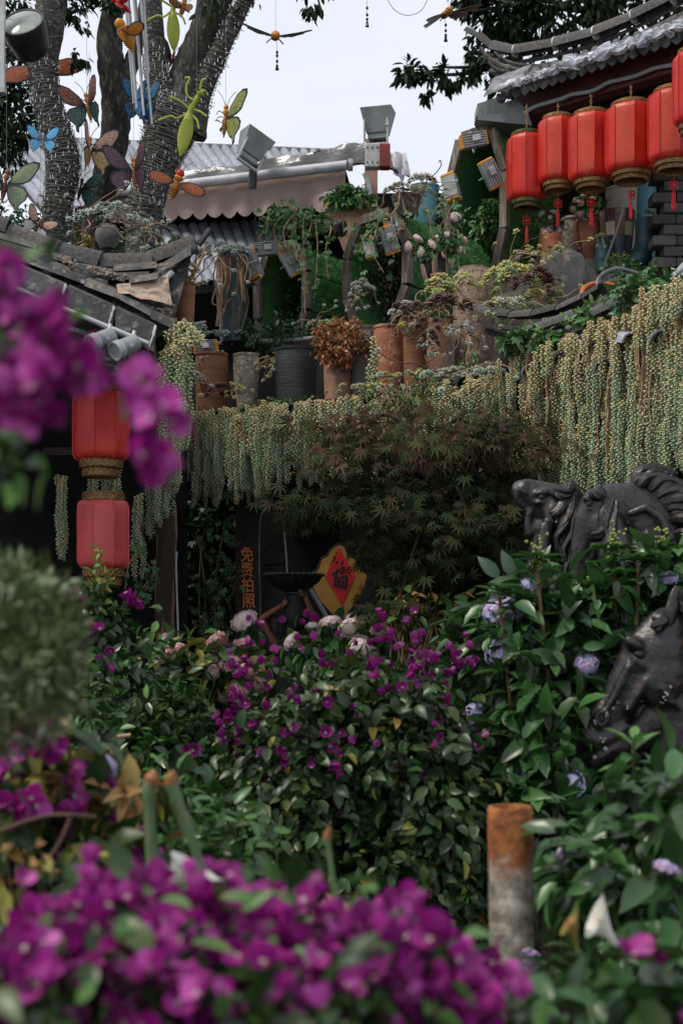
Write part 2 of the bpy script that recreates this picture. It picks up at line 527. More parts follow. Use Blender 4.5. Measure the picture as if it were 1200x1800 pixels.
MT('hose_orange', (.42, .11, .035), (.33, .08, .025), .5, 12, .1, 60, var=.05)
MT('hose_grey', (.10, .105, .11), (.07, .07, .075), .45, 12, .1, 60, var=.05)
MT('horse_black', (.015, .0145, .0155), (.0065, .006, .0065), .38, 8, .45, 46, var=.05, c3=(.03, .02, .015), spec=.55)
MT('horse_worn', (.014, .0135, .0145), (.006, .0058, .006), .38, 8, .4, 42, var=.05, c3=(.036, .021, .014), spec=.55)
MT('chip_pale', (.42, .41, .40), (.25, .24, .23), .8, 40, .3, 60, var=.2)
MT('statue_skin', (.21, .085, .040), (.13, .05, .024), .5, 12, .3, 50, var=.05)
MT('statue_dark', (.014, .014, .014), (.008, .008, .008), .6, 14, .5, 60, var=.05)
MT('hair_dark', (.035, .032, .028), (.016, .015, .013), .6, 14, .6, 70, stretch=(3, 3, .3), var=.05)
MT('sign_gold', (.52, .27, .045), (.40, .20, .034), .65, 8, .3, 60, var=.05)
MT('sign_red', (.72, .014, .020), (.60, .011, .016), .55, 10, .2, 60, var=.03)
MT('sign_edge', (.055, .05, .042), (.03, .028, .024), .7, 10, .3, 60, var=.03)
MT('ink', (.010, .010, .010), (.008, .008, .008), .5, 10, 0, var=0)
MT('char_orange', (.66, .21, .04), (.52, .15, .03), .6, 20, .2, 80, var=.05)
MT('brick_grey', (.075, .07, .068), (.04, .038, .037), .85, 12, .6, 60, var=.3)
MT('concrete', (.17, .165, .155), (.08, .078, .074), .9, 7, .6, 40, var=.1, c3=(.05, .055, .04))
MT('moss_stone', (.13, .125, .115), (.05, .05, .045), .95, 9, .9, 40, var=.2, c3=(.05, .07, .03))
MT('stem_green', (.055, .075, .03), (.03, .04, .018), .7, 20, .2, 60, var=.2)
MT('stem_brown', (.13, .075, .04), (.06, .035, .02), .8, 20, .4, 60, var=.25)
MT('stem_tan', (.34, .215, .125), (.20, .12, .07), .8, 20, .3, 60, var=.25)
MT('stem_dark', (.022, .018, .013), (.012, .010, .008), .9, 20, .4, 60, var=.2)
MT('stalk', (.11, .17, .075), (.07, .12, .05), .5, 10, .1, 60, var=.1, stretch=(4, 4, .3))
MT('stalk_tip', (.36, .17, .06), (.2, .09, .03), .8, 20, .3, 60, var=.1)
MT('chrome', (.5, .5, .52), (.4, .4, .42), .25, 10, 0, metal=.9, var=0)
MT('plaster_grey', (.30, .30, .33), (.10, .10, .105), .9, 16, .9, 60, var=.1)
MT('glaze_white', (.7, .7, .74), (.6, .6, .64), .4, 10, 0, var=.05)

# rusty pole: rust over bare pitted concrete, a ragged edge between
m, t, b, out = new_mat('rust')
v, rnd = coords(t)
n = t.nodes.new('ShaderNodeTexNoise'); n.inputs['Scale'].default_value = 14; n.inputs['Detail'].default_value = 6
r = t.nodes.new('ShaderNodeValToRGB'); r.color_ramp.elements[0].position = .36; r.color_ramp.elements[0].color = (.075, .026, .010, 1)
r.color_ramp.elements[1].position = .66; r.color_ramp.elements[1].color = (.42, .17, .045, 1)
e = r.color_ramp.elements.new(.52); e.color = (.26, .085, .022, 1)
t.links.new(v, n.inputs['Vector']); t.links.new(n.outputs[0], r.inputs[0]); t.links.new(r.outputs[0], b.inputs['Base Color'])
b.inputs['Roughness'].default_value = .8
MT('pole_stone', (.36, .31, .25), (.15, .125, .095), .92, 22, .8, 60, var=0, c3=(.48, .45, .41), stretch=(1, 1, .6))

m, t, b, out = new_mat('pole_bare')
v, rnd = coords(t)
def _ns(sc_, dt=6):
    q = t.nodes.new('ShaderNodeTexNoise'); q.inputs['Scale'].default_value = sc_; q.inputs['Detail'].default_value = dt; q.inputs['Roughness'].default_value = .65; t.links.new(v, q.inputs['Vector']); return q.outputs[0]
def _rmp(src, stops):
    q = t.nodes.new('ShaderNodeValToRGB'); el = q.color_ramp.elements
    while len(el) < len(stops): el.new(.5)
    for i_, (p_, c_) in enumerate(stops): el[i_].position = p_; el[i_].color = (*c_, 1)
    t.links.new(src, q.inputs[0]); return q.outputs[0]
conc = _rmp(_ns(26), [(.36, (.13, .11, .085)), (.52, (.30, .26, .21)), (.66, (.52, .49, .44))])
rst = _rmp(_ns(17), [(.34, (.06, .02, .009)), (.5, (.26, .085, .022)), (.68, (.46, .19, .05))])
tcp = t.nodes.new('ShaderNodeTexCoord'); sp_ = t.nodes.new('ShaderNodeSeparateXYZ'); t.links.new(tcp.outputs['Object'], sp_.inputs[0])
ad_ = t.nodes.new('ShaderNodeMath'); ad_.operation = 'MULTIPLY_ADD'; ad_.inputs[1].default_value = .16; t.links.new(_ns(30, 8), ad_.inputs[0]); t.links.new(sp_.outputs[2], ad_.inputs[2])
mr_ = t.nodes.new('ShaderNodeMapRange'); mr_.inputs['From Min'].default_value = 1.13 + .055; mr_.inputs['From Max'].default_value = 1.13 + .11; t.links.new(ad_.outputs[0], mr_.inputs['Value'])
mq_ = t.nodes.new('ShaderNodeMixRGB'); t.links.new(mr_.outputs[0], mq_.inputs[0]); t.links.new(conc, mq_.inputs[1]); t.links.new(rst, mq_.inputs[2]); t.links.new(mq_.outputs[0], b.inputs['Base Color'])
b.inputs['Roughness'].default_value = .88
bq_ = t.nodes.new('ShaderNodeBump'); bq_.inputs['Strength'].default_value = .8; bq_.inputs['Distance'].default_value = .006; t.links.new(_ns(60), bq_.inputs['Height']); t.links.new(bq_.outputs[0], b.inputs['Normal'])

# lantern cloth: plain red, and red with fine gold scrolls printed on it
def lantern_cloth(name, c, c2, print_=False):
    m, t, b, out = new_mat(name)
    v, rnd = coords(t)
    n = t.nodes.new('ShaderNodeTexNoise'); n.inputs['Scale'].default_value = 7; n.inputs['Detail'].default_value = 4
    t.links.new(v, n.inputs['Vector'])
    r = t.nodes.new('ShaderNodeValToRGB'); r.color_ramp.elements[0].position = .35; r.color_ramp.elements[0].color = (*c, 1); r.color_ramp.elements[1].position = .7; r.color_ramp.elements[1].color = (*c2, 1)
    t.links.new(n.outputs[0], r.inputs[0]); col = r.outputs[0]
    if print_:
        tc = t.nodes.new('ShaderNodeTexCoord')
        w = t.nodes.new('ShaderNodeTexWave'); w.wave_type = 'RINGS'; w.rings_direction = 'SPHERICAL'; w.inputs['Scale'].default_value = .9; w.inputs['Distortion'].default_value = 0
        vo = t.nodes.new('ShaderNodeTexVoronoi'); vo.inputs['Scale'].default_value = 27; vo.inputs['Randomness'].default_value = .25
        t.links.new(tc.outputs['Object'], vo.inputs['Vector'])
        ma = t.nodes.new('ShaderNodeMath'); ma.operation = 'MULTIPLY'; ma.inputs[1].default_value = 30
        t.links.new(vo.outputs['Distance'], ma.inputs[0])
        sn = t.nodes.new('ShaderNodeMath'); sn.operation = 'SINE'; t.links.new(ma.outputs[0], sn.inputs[0])
        r2 = t.nodes.new('ShaderNodeValToRGB'); r2.color_ramp.elements[0].position = .55; r2.color_ramp.elements[1].position = .85
        r2.color_ramp.elements[1].color = (.68, .68, .68, 1)
        t.links.new(sn.outputs[0], r2.inputs[0])
        mm = t.nodes.new('ShaderNodeMixRGB'); mm.inputs[2].default_value = (.46, .17, .06, 1)
        t.links.new(r2.outputs[0], mm.inputs[0]); t.links.new(col, mm.inputs[1]); col = mm.outputs[0]
    t.links.new(col, b.inputs['Base Color'])
    b.inputs['Roughness'].default_value = .40; b.inputs['Specular IOR Level'].default_value = .35
    nb = t.nodes.new('ShaderNodeTexNoise'); nb.inputs['Scale'].default_value = 9; nb.inputs['Detail'].default_value = 3; t.links.new(v, nb.inputs['Vector'])
    bp = t.nodes.new('ShaderNodeBump'); bp.inputs['Strength'].default_value = .5; bp.inputs['Distance'].default_value = .012
    t.links.new(nb.outputs[0], bp.inputs['Height']); t.links.new(bp.outputs[0], b.inputs['Normal'])
    tr = t.nodes.new('ShaderNodeBsdfTranslucent'); t.links.new(col, tr.inputs[0])
    mx = t.nodes.new('ShaderNodeMixShader'); mx.inputs[0].default_value = .12
    t.links.new(b.outputs[0], mx.inputs[1]); t.links.new(tr.outputs[0], mx.inputs[2]); t.links.new(mx.outputs[0], out.inputs[0])
lantern_cloth('lantern_red', (.58, .026, .014), (.44, .016, .010))
lantern_cloth('lantern_print', (.57, .027, .015), (.45, .018, .011), True)
lantern_cloth('lantern_faded', (.74, .062, .042), (.58, .036, .03))
lantern_cloth('lantern_pink', (.64, .105, .098), (.52, .066, .066))

# butterfly wings: coloured cells between dark veins
def wing_mat(name, c1, c2, edge=(.012, .010, .010), scale=26, vein=.07):
    m, t, b, out = new_mat(name)
    tc = t.nodes.new('ShaderNodeTexCoord')
    vo = t.nodes.new('ShaderNodeTexVoronoi'); vo.feature = 'DISTANCE_TO_EDGE'; vo.inputs['Scale'].default_value = scale
    mp = t.nodes.new('ShaderNodeMapping'); mp.inputs['Scale'].default_value = (.55, 1, 1)
    t.links.new(tc.outputs['Object'], mp.inputs[0]); t.links.new(mp.outputs[0], vo.inputs['Vector'])
    r = t.nodes.new('ShaderNodeValToRGB'); r.color_ramp.elements[0].position = vein * .6; r.color_ramp.elements[1].position = vein * 1.6
    t.links.new(vo.outputs[0], r.inputs[0])
    n = t.nodes.new('ShaderNodeTexNoise'); n.inputs['Scale'].default_value = 14; t.links.new(tc.outputs['Object'], n.inputs['Vector'])
    r2 = t.nodes.new('ShaderNodeValToRGB'); r2.color_ramp.elements[0].position = .4; r2.color_ramp.elements[0].color = (*c1, 1); r2.color_ramp.elements[1].position = .6; r2.color_ramp.elements[1].color = (*c2, 1)
    t.links.new(n.outputs[0], r2.inputs[0])
    mm = t.nodes.new('ShaderNodeMixRGB'); mm.inputs[1].default_value = (*edge, 1)
    t.links.new(r.outputs[0], mm.inputs[0]); t.links.new(r2.outputs[0], mm.inputs[2])
    t.links.new(mm.outputs[0], b.inputs['Base Color']); b.inputs['Roughness'].default_value = .45
wing_mat('wing_orange', (.42, .10, .02), (.34, .06, .015), vein=.04, scale=20)
wing_mat('wing_rust', (.34, .075, .02), (.07, .03, .015))
wing_mat('wing_green', (.05, .16, .12), (.02, .06, .05))
wing_mat('wing_cyan', (.12, .50, .72), (.06, .32, .60), edge=(.03, .12, .25), vein=.04)
wing_mat('wing_blue', (.03, .25, .52), (.015, .10, .28))
wing_mat('wing_teal', (.10, .24, .17), (.30, .24, .05), edge=(.03, .07, .07))
wing_mat('wing_pink', (.55, .28, .24), (.60, .45, .22), edge=(.10, .03, .05))
wing_mat('wing_yellow', (.45, .36, .10), (.60, .42, .20), edge=(.12, .03, .03), scale=40)
wing_mat('wing_purple', (.13, .05, .075), (.07, .03, .055), edge=(.025, .012, .02))
wing_mat('wing_lime', (.32, .33, .07), (.24, .28, .06))
MT('bug_orange', (.52, .22, .03), (.40, .14, .02), .5, 20, .2, 60, var=.08)
MT('bug_brown', (.22, .085, .02), (.14, .05, .015), .5, 20, .2, 60, var=.08)
MT('bug_lime', (.36, .40, .05), (.27, .32, .04), .45, 10, .2, 60, var=.05)
MT('bug_red', (.45, .015, .015), (.35, .01, .01), .5, 10, 0, var=.05)

# ------------------------------------------------------------------ leaves, flowers
LM('lf_boug', [(.009, .030, .007), (.020, .054, .014), (.015, .042, .010), (.042, .088, .026), (.06, .085, .02)], .38, .2, .42)
LM('lf_shrub', [(.012, .042, .012), (.024, .070, .02), (.042, .10, .027)], .3, .2, .6)
LM('lf_bright', [(.055, .14, .028), (.08, .185, .04), (.11, .22, .045)], .4, .25)
LM('lf_hyd', [(.026, .090, .022), (.042, .125, .030), (.065, .165, .04)], .36, .24, .6)
LM('lf_hyd_dark', [(.015, .044, .012), (.025, .066, .018), (.045, .092, .028)], .33, .2, .6)
LM('lf_yellow', [(.20, .22, .035), (.30, .27, .05), (.14, .16, .03), (.34, .17, .04)], .5, .2)
LM('lf_dead', [(.30, .16, .05), (.36, .22, .09), (.2, .1, .03)], .8, .1)
LM('lf_ivy', [(.038, .11, .036), (.058, .145, .052), (.085, .19, .066)], .45, .15)
LM('lf_ivy_dark', [(.012, .032, .014), (.02, .05, .022)], .5, .1)
LM('lf_tree', [(.007, .016, .006), (.011, .023, .008), (.016, .031, .010)], .6, .1, .15)
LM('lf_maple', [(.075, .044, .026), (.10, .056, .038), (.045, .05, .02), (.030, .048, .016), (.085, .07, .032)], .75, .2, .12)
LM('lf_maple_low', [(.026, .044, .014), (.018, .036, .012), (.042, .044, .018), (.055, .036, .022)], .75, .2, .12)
LM('lf_bush', [(.018, .062, .024), (.028, .085, .034), (.04, .105, .04)], .5, .12)
LM('lf_pine', [(.03, .06, .014), (.06, .095, .025), (.10, .135, .04), (.30, .38, .22)], .3, .15, .5)  # palest needle colour paints in highlights and spots of light
LM('lf_red', [(.40, .12, .04), (.32, .17, .06), (.46, .18, .06), (.20, .15, .05)], .5, .2)
LM('lf_bronze', [(.10, .05, .035), (.16, .09, .05), (.07, .07, .04)], .5, .15)
LM('succ_blue', [(.30, .40, .35), (.37, .46, .41), (.24, .34, .29)], .6, .05)
LM('succ_green', [(.20, .31, .12), (.30, .38, .16), (.36, .40, .20)], .55, .08)
LM('succ_pink', [(.44, .31, .27), (.36, .36, .32), (.50, .38, .32)], .6, .05)
LM('succ_yellow', [(.46, .43, .12), (.38, .37, .12), (.52, .38, .12)], .6, .08)
LM('succ_maroon', [(.07, .028, .026), (.10, .045, .035), (.05, .022, .022)], .45, .05)
LM('succ_moss', [(.14, .13, .03), (.10, .10, .028), (.18, .15, .035)], .8, .05)
LM('sed_green', [(.38, .52, .28), (.45, .57, .33), (.41, .55, .31)], .55, .06)
LM('sed_blue', [(.38, .52, .34), (.44, .56, .40)], .55, .06)
LM('sed_pale', [(.60, .60, .30), (.68, .60, .33), (.52, .56, .30)], .6, .08)
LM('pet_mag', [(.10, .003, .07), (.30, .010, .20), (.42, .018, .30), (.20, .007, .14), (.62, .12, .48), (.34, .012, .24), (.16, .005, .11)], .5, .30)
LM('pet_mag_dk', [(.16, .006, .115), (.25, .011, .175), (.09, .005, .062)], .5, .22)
LM('pet_white', [(.75, .72, .62), (.7, .66, .5)], .5, .1)
LM('pet_pink', [(.60, .36, .40), (.66, .46, .46), (.52, .28, .36), (.68, .54, .48)], .6, .15)
LM('pet_rose', [(.50, .16, .20), (.56, .24, .24), (.5, .25, .16)], .6, .15)
LM('pet_blush', [(.70, .60, .58), (.66, .5, .5), (.62, .60, .44)], .6, .15)
LM('pet_lilac', [(.42, .40, .66), (.50, .50, .74), (.36, .32, .56)], .6, .15)
LM('pet_mauve', [(.46, .30, .50), (.56, .42, .58), (.38, .24, .44)], .6, .15)
LM('pet_calla', [(.82, .82, .76), (.8, .8, .74)], .4, .25)
LM('pet_coral', [(.62, .34, .25), (.55, .26, .18), (.66, .45, .36)], .6, .1)
LM('blade', [(.06, .20, .05), (.085, .26, .066), (.12, .30, .085)], .6, .1)
LM('bud_green', [(.20, .25, .06), (.26, .30, .09)], .6, .1)

L_boug = leafT('lf_boug', .58, .10, .30)
L_shrub = leafT('lf_shrub', .42, .10, .22)
L_hyd = leafT('lf_hyd', .46, .10, .30, st=(0, .15, .4, .72, 1), pr=(0, .7, 1, .7, 0))
L_hydd = leafT('lf_hyd_dark', .46, .10, .30, st=(0, .15, .4, .72, 1), pr=(0, .7, 1, .7, 0))
L_bright = leafT('lf_bright', .45, .10, .2)
L_yel = leafT('lf_yellow', .48, .12, .35)
L_dead = leafT('lf_dead', .4, .2, .5)
L_tree = leafT('lf_tree', .38, .08, .2, st=(0, .3, .65, 1), pr=(0, .95, .85, 0))
L_bush = leafT('lf_bush', .55, .1, .15, st=(0, .3, .65, 1), pr=(0, .9, .9, 0))
L_red = leafT('lf_red', .5, .1, .2, st=(0, .3, .65, 1), pr=(0, .9, .9, 0))
L_bronze = leafT('lf_bronze', .45, .1, .3, st=(0, .3, .65, 1), pr=(0, .9, .9, 0))
L_needle = leafT('lf_pine', .2, .02, .1, st=(0, .4, 1), pr=(0, 1, 0))

def lobed(mat, lobes, name='leaf'):
    """palmate leaf: lobes = (angle, length, half width)"""
    v = [(0, 0, 0)]; f = []
    for a, l, w in lobes:
        d = Vector((math.sin(a), math.cos(a), 0)); s = Vector((d.y, -d.x, 0)); o = len(v)
        p = [d * l * .45 - s * w, d * l * .45 + s * w, d * l]
        v += [tuple(p[0] + Vector((0, 0, .03 - .1 * l * .2))), tuple(p[1] + Vector((0, 0, .03 - .1 * l * .2))), (p[2].x, p[2].y, -.22 * l), tuple(d * l * .5 + Vector((0, 0, -.05)))]
        f += [(0, o + 3, o), (0, o + 1, o + 3), (o, o + 3, o + 2), (o + 3, o + 1, o + 2)]
    return T(v, f, [0] * len(f), [mat], name)
_ml = [(-1.9, .55, .07), (-1.2, .8, .085), (-.6, .95, .095), (0, 1.05, .10), (.6, .95, .095), (1.2, .8, .085), (1.9, .55, .07)]
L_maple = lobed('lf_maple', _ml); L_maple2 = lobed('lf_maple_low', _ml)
L_ivy = lobed('lf_ivy', [(-1.5, .6, .2), (-.75, .8, .24), (0, 1, .26), (.75, .8, .24), (1.5, .6, .2)])
L_ivyd = lobed('lf_ivy_dark', [(-1.5, .6, .2), (-.75, .8, .24), (0, 1, .26), (.75, .8, .24), (1.5, .6, .2)])

def bract_flower(mat, name='flower', open_=.75):
    br = leafT(mat, .92, .16, -.12, st=(0, .22, .55, .84, 1), pr=(.0, .85, 1, .66, 0))
    it = []
    for k in range(3):
        it.append((br, Matrix.Rotation(2.094 * k, 4, 'Z') @ Matrix.Rotation(open_, 4, 'X'), 0))
    st = leafT(mat, .35, .05, -.2, st=(0, .5, 1), pr=(0, 1, 0))
    for k in range(5):
        it.append((st, TRS((0, 0, .16 + .05 * (k % 2)), (0, 0, 1.256 * k)) @ Matrix.Diagonal((.19, .19, .19, 1)), 1))
    return joinT(it, name, [MATS[mat], MATS['pet_white']])
F_boug = [bract_flower('pet_mag', open_=.62), bract_flower('pet_mag', open_=.95)]
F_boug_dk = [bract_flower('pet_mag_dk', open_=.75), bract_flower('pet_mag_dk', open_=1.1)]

def mophead(mats, seed, n=46, flat=.55, name='flower_head'):
    """hydrangea head: a dome of four-petalled florets"""
    rr = random.Random(seed)
    pt = leafT(mats[0], 1.0, .05, .08, st=(0, .55, 1), pr=(0, 1, .0))
    n = int(n * 1.7); it = []; cb = MB(); cb.ell((0, 0, .01), (.40, .40, .40 * flat), None, 12, 8)
    it.append((T([tuple(v) for v in cb.v], cb.f, [0] * len(cb.f), [mats[0]]), Matrix(), 0))
    for i in range(n):
        u = (i + .5) / n; ph = i * 2.39996 + rr.uniform(-.2, .2); z = 1 - 1.25 * u; r = math.sqrt(max(0, 1 - z * z)) * rr.uniform(.86, 1.1)
        d = Vector((r * math.cos(ph), r * math.sin(ph), z)); p = Vector((d.x * .5, d.y * .5, d.z * .5 * flat))
        q = d.to_track_quat('Z', 'Y').to_matrix().to_4x4()
        mi = rr.randrange(len(mats)); a = rr.uniform(0, 1.6); s = rr.uniform(.10, .155)
        for k in range(4):
            it.append((pt, Matrix.Translation(p) @ q @ Matrix.Rotation(a + k * 1.571, 4, 'Z') @ Matrix.Rotation(.15, 4, 'X') @ Matrix.Diagonal((s, s, s, 1)), mi))
    return joinT(it, name, [MATS[x] for x in mats])
H_pink = [mophead(['pet_pink', 'pet_blush'], 1), mophead(['pet_pink', 'pet_rose'], 2)]
H_rose = [mophead(['pet_rose', 'pet_pink'], 3)]
H_blush = [mophead(['pet_blush', 'pet_blush', 'pet_pink'], 4)]
H_lilac = [mophead(['pet_lilac'], 5, 38), mophead(['pet_lilac', 'pet_mauve'], 6, 38)]
H_mauve = [mophead(['pet_mauve', 'pet_lilac'], 7, 36)]
H_coral = [mophead(['pet_coral', 'pet_blush'], 8, 24)]

def rosetteT(mats, n=20, seed=0, w=.42, lift=.9, name='rosette', thick=.10):
    """succulent rosette: thick pointed leaves in a spiral, upright at the centre"""
    rr = random.Random(seed); it = []
    lf = T([(0, 0, 0), (-w / 2, .55, .06), (0, .55, .12), (w / 2, .55, .06), (0, 1, .10), (0, .55, -thick)],
           [(0, 2, 1), (0, 3, 2), (1, 2, 4), (2, 3, 4), (0, 1, 5), (0, 5, 3), (1, 4, 5), (5, 4, 3)], [0] * 8, [mats[0]], 'x')
    for i in range(n):
        u = i / n; a = i * 2.39996
        s = .5 * (1 - .62 * u)
        it.append((lf, TRS((0, 0, .02 + .16 * u)) @ Matrix.Rotation(a, 4, 'Z') @ Matrix.Rotation(.12 + lift * u, 4, 'X') @ Matrix.Diagonal((s, s, s, 1)), rr.randrange(len(mats))))
    return joinT(it, name, [MATS[x] for x in mats])
R_blue = [rosetteT(['succ_blue'], 18, 1), rosetteT(['succ_blue', 'succ_pink'], 16, 2)]
R_green = [rosetteT(['succ_green'], 16, 3), rosetteT(['succ_green', 'succ_yellow'], 14, 4)]
R_pink = [rosetteT(['succ_pink', 'succ_blue'], 16, 5)]
R_yellow = [rosetteT(['succ_yellow'], 12, 6, .5), rosetteT(['succ_yellow', 'succ_green'], 12, 7, .5)]
R_maroon = [rosetteT(['succ_maroon'], 26, 8, .3, 1.1)]

def tailT(L, kind, seed, r=.013, curve=.02):
    """burro's tail strand hanging down -Z from the origin: bare woody stem, then fat overlapping leaves"""
    rr = random.Random(seed); v = []; f = []; m = []
    pts = []; x = y = 0
    nseg = max(6, int(L / .035))
    for i in range(nseg + 1):
        pts.append(Vector((x, y, -L * i / nseg))); x += rr.uniform(-curve, curve) * .42; y += rr.uniform(-curve, curve) * .3
    sb = MB(); [sb.tube([p + Vector((ox, oy, 0)) for p in pts], .003, 4, True) for ox, oy in (((0, 0),) if kind in ('full', 'pale') else ((0, 0), (.007, .002), (-.006, -.003)))]
    v += [tuple(p) for p in sb.v]; f += list(sb.f); m += [0] * len(sb.f)
    bare0, bare1 = {'full': (0, 0), 'mid': (.12, .42), 'long': (.06, .70), 'pale': (0, 0)}[kind]
    z = 0; k = 0; pitch = .0037
    while z < L:
        u = z / L
        if bare0 < u < bare1 and rr.random() < .88: z += pitch; k += 1; continue
        i = min(int(u * nseg), nseg - 1); c = pts[i].lerp(pts[i + 1], u * nseg - i)
        a = k * 2.39996 + rr.uniform(-.2, .2)
        tp = min(1, (1 - u) * 5 + .5)
        rr_ = r * tp * rr.uniform(.85, 1.1)
        d = Vector((math.cos(a), math.sin(a), 0)); s = Vector((-d.y, d.x, 0)); ax = (d * .86 + Vector((0, 0, -.5))).normalized(); up = ax.cross(s)
        o = len(v); p0 = c; l = rr_ * 1.42; w = rr_ * .29
        mid = p0 + ax * l * .6
        v += [tuple(p0), tuple(mid + s * w), tuple(mid + up * w), tuple(mid - s * w), tuple(mid - up * w), tuple(p0 + ax * l)]
        f += [(o, o + 1, o + 2), (o, o + 2, o + 3), (o, o + 3, o + 4), (o, o + 4, o + 1), (o + 5, o + 2, o + 1), (o + 5, o + 3, o + 2), (o + 5, o + 4, o + 3), (o + 5, o + 1, o + 4)]
        pale = {'full': max(0, .85 - u * 2.6), 'mid': max(0, .9 - u * 1.6), 'long': .75 if u < .75 else .25, 'pale': .72 - .3 * u}[kind]
        mi = 3 if rr.random() < max(0, min(1, (pale - .5) * 2.2 + .5)) else 1 + seed % 2
        m += [mi] * 8
        z += pitch; k += 1
    return T(v, f, m, ['stem_tan', 'sed_green', 'sed_blue', 'sed_pale'], 'strand')

def fernT():
    lf = leafT('lf_ivy_dark', .3, .05, .1, st=(0, .4, 1), pr=(0, 1, 0)); it = []
    for i in range(16):
        t = i / 16; s = .26 * math.sin(math.pi * (t * .85 + .12))
        for sg in (-1, 1):
            it.append((lf, TRS((0, t, -.35 * t * t)) @ Matrix.Rotation(-sg * 1.2, 4, 'Z') @ Matrix.Diagonal((s, s, s, 1)), 0))
    return joinT(it, 'frond', [MATS['lf_ivy_dark']])
T_fern = fernT()
def tagged_curve(o, mb): return mb
# ================================================================== ground
g = MB(); n = 40
rows = []
for i in range(n + 1):
    y = -6 + 300 * (i / n) ** 2.2
    rows.append([Vector((x * (1 + y * .02), y, (.04 * math.sin(x * 1.7) * math.cos(y * 1.3)) if y < 20 else 0)) for x in np.linspace(-60, 60, 60)])
g.strip(rows)
structure(g.build('ground', 'soil'))

# ================================================================== tile pieces
def barrel(mat, name='roof_tile', taper=.9, n=8, th=.16):
    mb = MB(); vs = []
    for y, s in ((0, 1), (1, taper)):
        for rr in (.5, .5 - th * .5):
            for j in range(n + 1):
                a = math.pi * j / n
                vs.append((rr * s * math.cos(a), y, rr * s * math.sin(a)))
    k = n + 1; fs = []
    for j in range(n):
        fs += [(j, j + 1, 2 * k + j + 1, 2 * k + j), (k + j + 1, k + j, 3 * k + j, 3 * k + j + 1), (j + 1, j, k + j, k + j + 1), (2 * k + j, 2 * k + j + 1, 3 * k + j + 1, 3 * k + j)]
    mb.add(vs, fs)
    return mb.mesh(name, mat, True, None, 50)
TB_blue = barrel('tile_blue'); TB_grey = barrel('tile_grey'); TB_dark = barrel('tile_dark'); TB_lich = barrel('tile_lichen')

def axes(p, q, up):
    """length along p->q, thickness along up"""
    y = (q - p); L = y.length; y = y / L
    x = y.cross(up).normalized(); z = x.cross(y)
    return x, y, z, L

def put_barrel(me, parent, p, q, r, up=Vector((0, 0, 1)), name='roof_tile', hs=1.0):
    x, y, z, L = axes(p, q, up)
    return part(name, me, parent, frame(x * 2 * r, y * L, z * 2 * r * hs, p))

rr = random.Random(5)
def tile_roof(o, A, B, C, D, ncol, nrow, me, r, under='tile_dark', jit=.01):
    N = (B - A).cross(D - A).normalized()
    if N.z < 0: N = -N
    mb = MB(); mb.slab([A, B, C, D], N * -.05); mb.build('roof_bed', under, o)
    for i in range(ncol):
        u = (i + .5) / ncol
        a = A.lerp(B, u); d = D.lerp(C, u)
        for k in range(nrow):
            p = a.lerp(d, (k + 1) / nrow) + N * (.004 + rr.uniform(0, jit)); q = a.lerp(d, (k - .06) / nrow) + N * (.018 + rr.uniform(0, jit))
            put_barrel(me, o, p, q, r, N)

# ================================================================== shop with the awning (background)
shop = thing('shop_building', 'low shop with grey tiled roofs behind the pleated pink awning', 'building', P(470, 560, 14.2))
A, B = P(-30, 248, 15.6), P(575, 274, 16.4)
D, C = P(120, 420, 13.9), P(660, 400, 14.6)
tile_roof(shop, A, B, C, D, 34, 6, TB_blue, .062)
rd = MB(); rd.tube([A + Vector((0, 0, .03)), B + Vector((0, 0, .03))], .055, 8); rd.tube([A + Vector((0, -.02, -.03)), B + Vector((0, -.02, -.03))], .045, 6)
rd.build('ridge_cap', 'tile_grey', shop)
A, B = P(240, 410, 12.6), P(490, 398, 12.9)
D, C = P(300, 512, 11.6), P(520, 486, 11.9)
tile_roof(shop, A, B, C, D, 14, 6, TB_blue, .05)
w = MB(); w.box((-1.0, 13.45, 2.85), (3.0, .2, 5.7)); w.box((.62, 12.75, 2.8), (1.1, .2, 5.6)); w.build('wall', 'dark_wall', shop)
w = MB(); w.box(P(652, 370, 12.3), (.11, .12, 1.2)); w.build('pillar', 'pink_paint', shop)
w = MB(); w.tube(catmull([P(640, 305, 12.2), P(648, 325, 12.2), P(652, 350, 12.2), P(648, 370, 12.2)], 5), .02, 6); w.build('drain_pipe', 'white_pipe', shop)

awn = thing('awning', 'faded pink awning with scalloped valance and white roller tube', 'awning', P(470, 380, 11.9))
L0, R0 = P(165, 352, 12.6), P(607, 300, 11.7)
mb = MB(); NS = 17; top = []; bot = []; top2 = []; bot2 = []
for i in range(NS * 8 + 1):
    u = i / (NS * 8); t_ = L0.lerp(R0, u)
    h = (.19 + .13 * u) - .05 * (1 - abs(math.sin(math.pi * u * NS)) ** .8) + .02
    wv = .018 * math.sin(u * 60) * 1.0
    top.append(t_); bot.append(t_ + Vector((0, wv, -h)))
    top2.append(t_ + Vector((0, .006, 0))); bot2.append(t_ + Vector((0, wv + .006, -h)))
mb.strip([top, [a.lerp(b, .5) + Vector((0, .01 * math.sin(i * .35), 0)) for i, (a, b) in enumerate(zip(top, bot))], bot, bot2, top2])
mb.build('valance', 'awning_cloth', awn)
mb = MB(); mb.tube([L0 + Vector((0, -.08, .02)), R0 + Vector((.02, -.08, .02))], .04, 14); mb.build('roller_tube', 'white_pipe', awn)
mb = MB(); mb.tube([R0 + Vector((.02, -.08, .02)), R0 + Vector((.06, -.08, .02))], .05, 14); mb.build('end_cap', 'chip_pale', awn)
rows = []
tl = [(165, 348, 12.6), (260, 325, 12.5), (380, 305, 12.3), (500, 285, 12.0), (580, 268, 11.8), (640, 255, 11.7), (690, 285, 11.8), (720, 310, 12.0)]
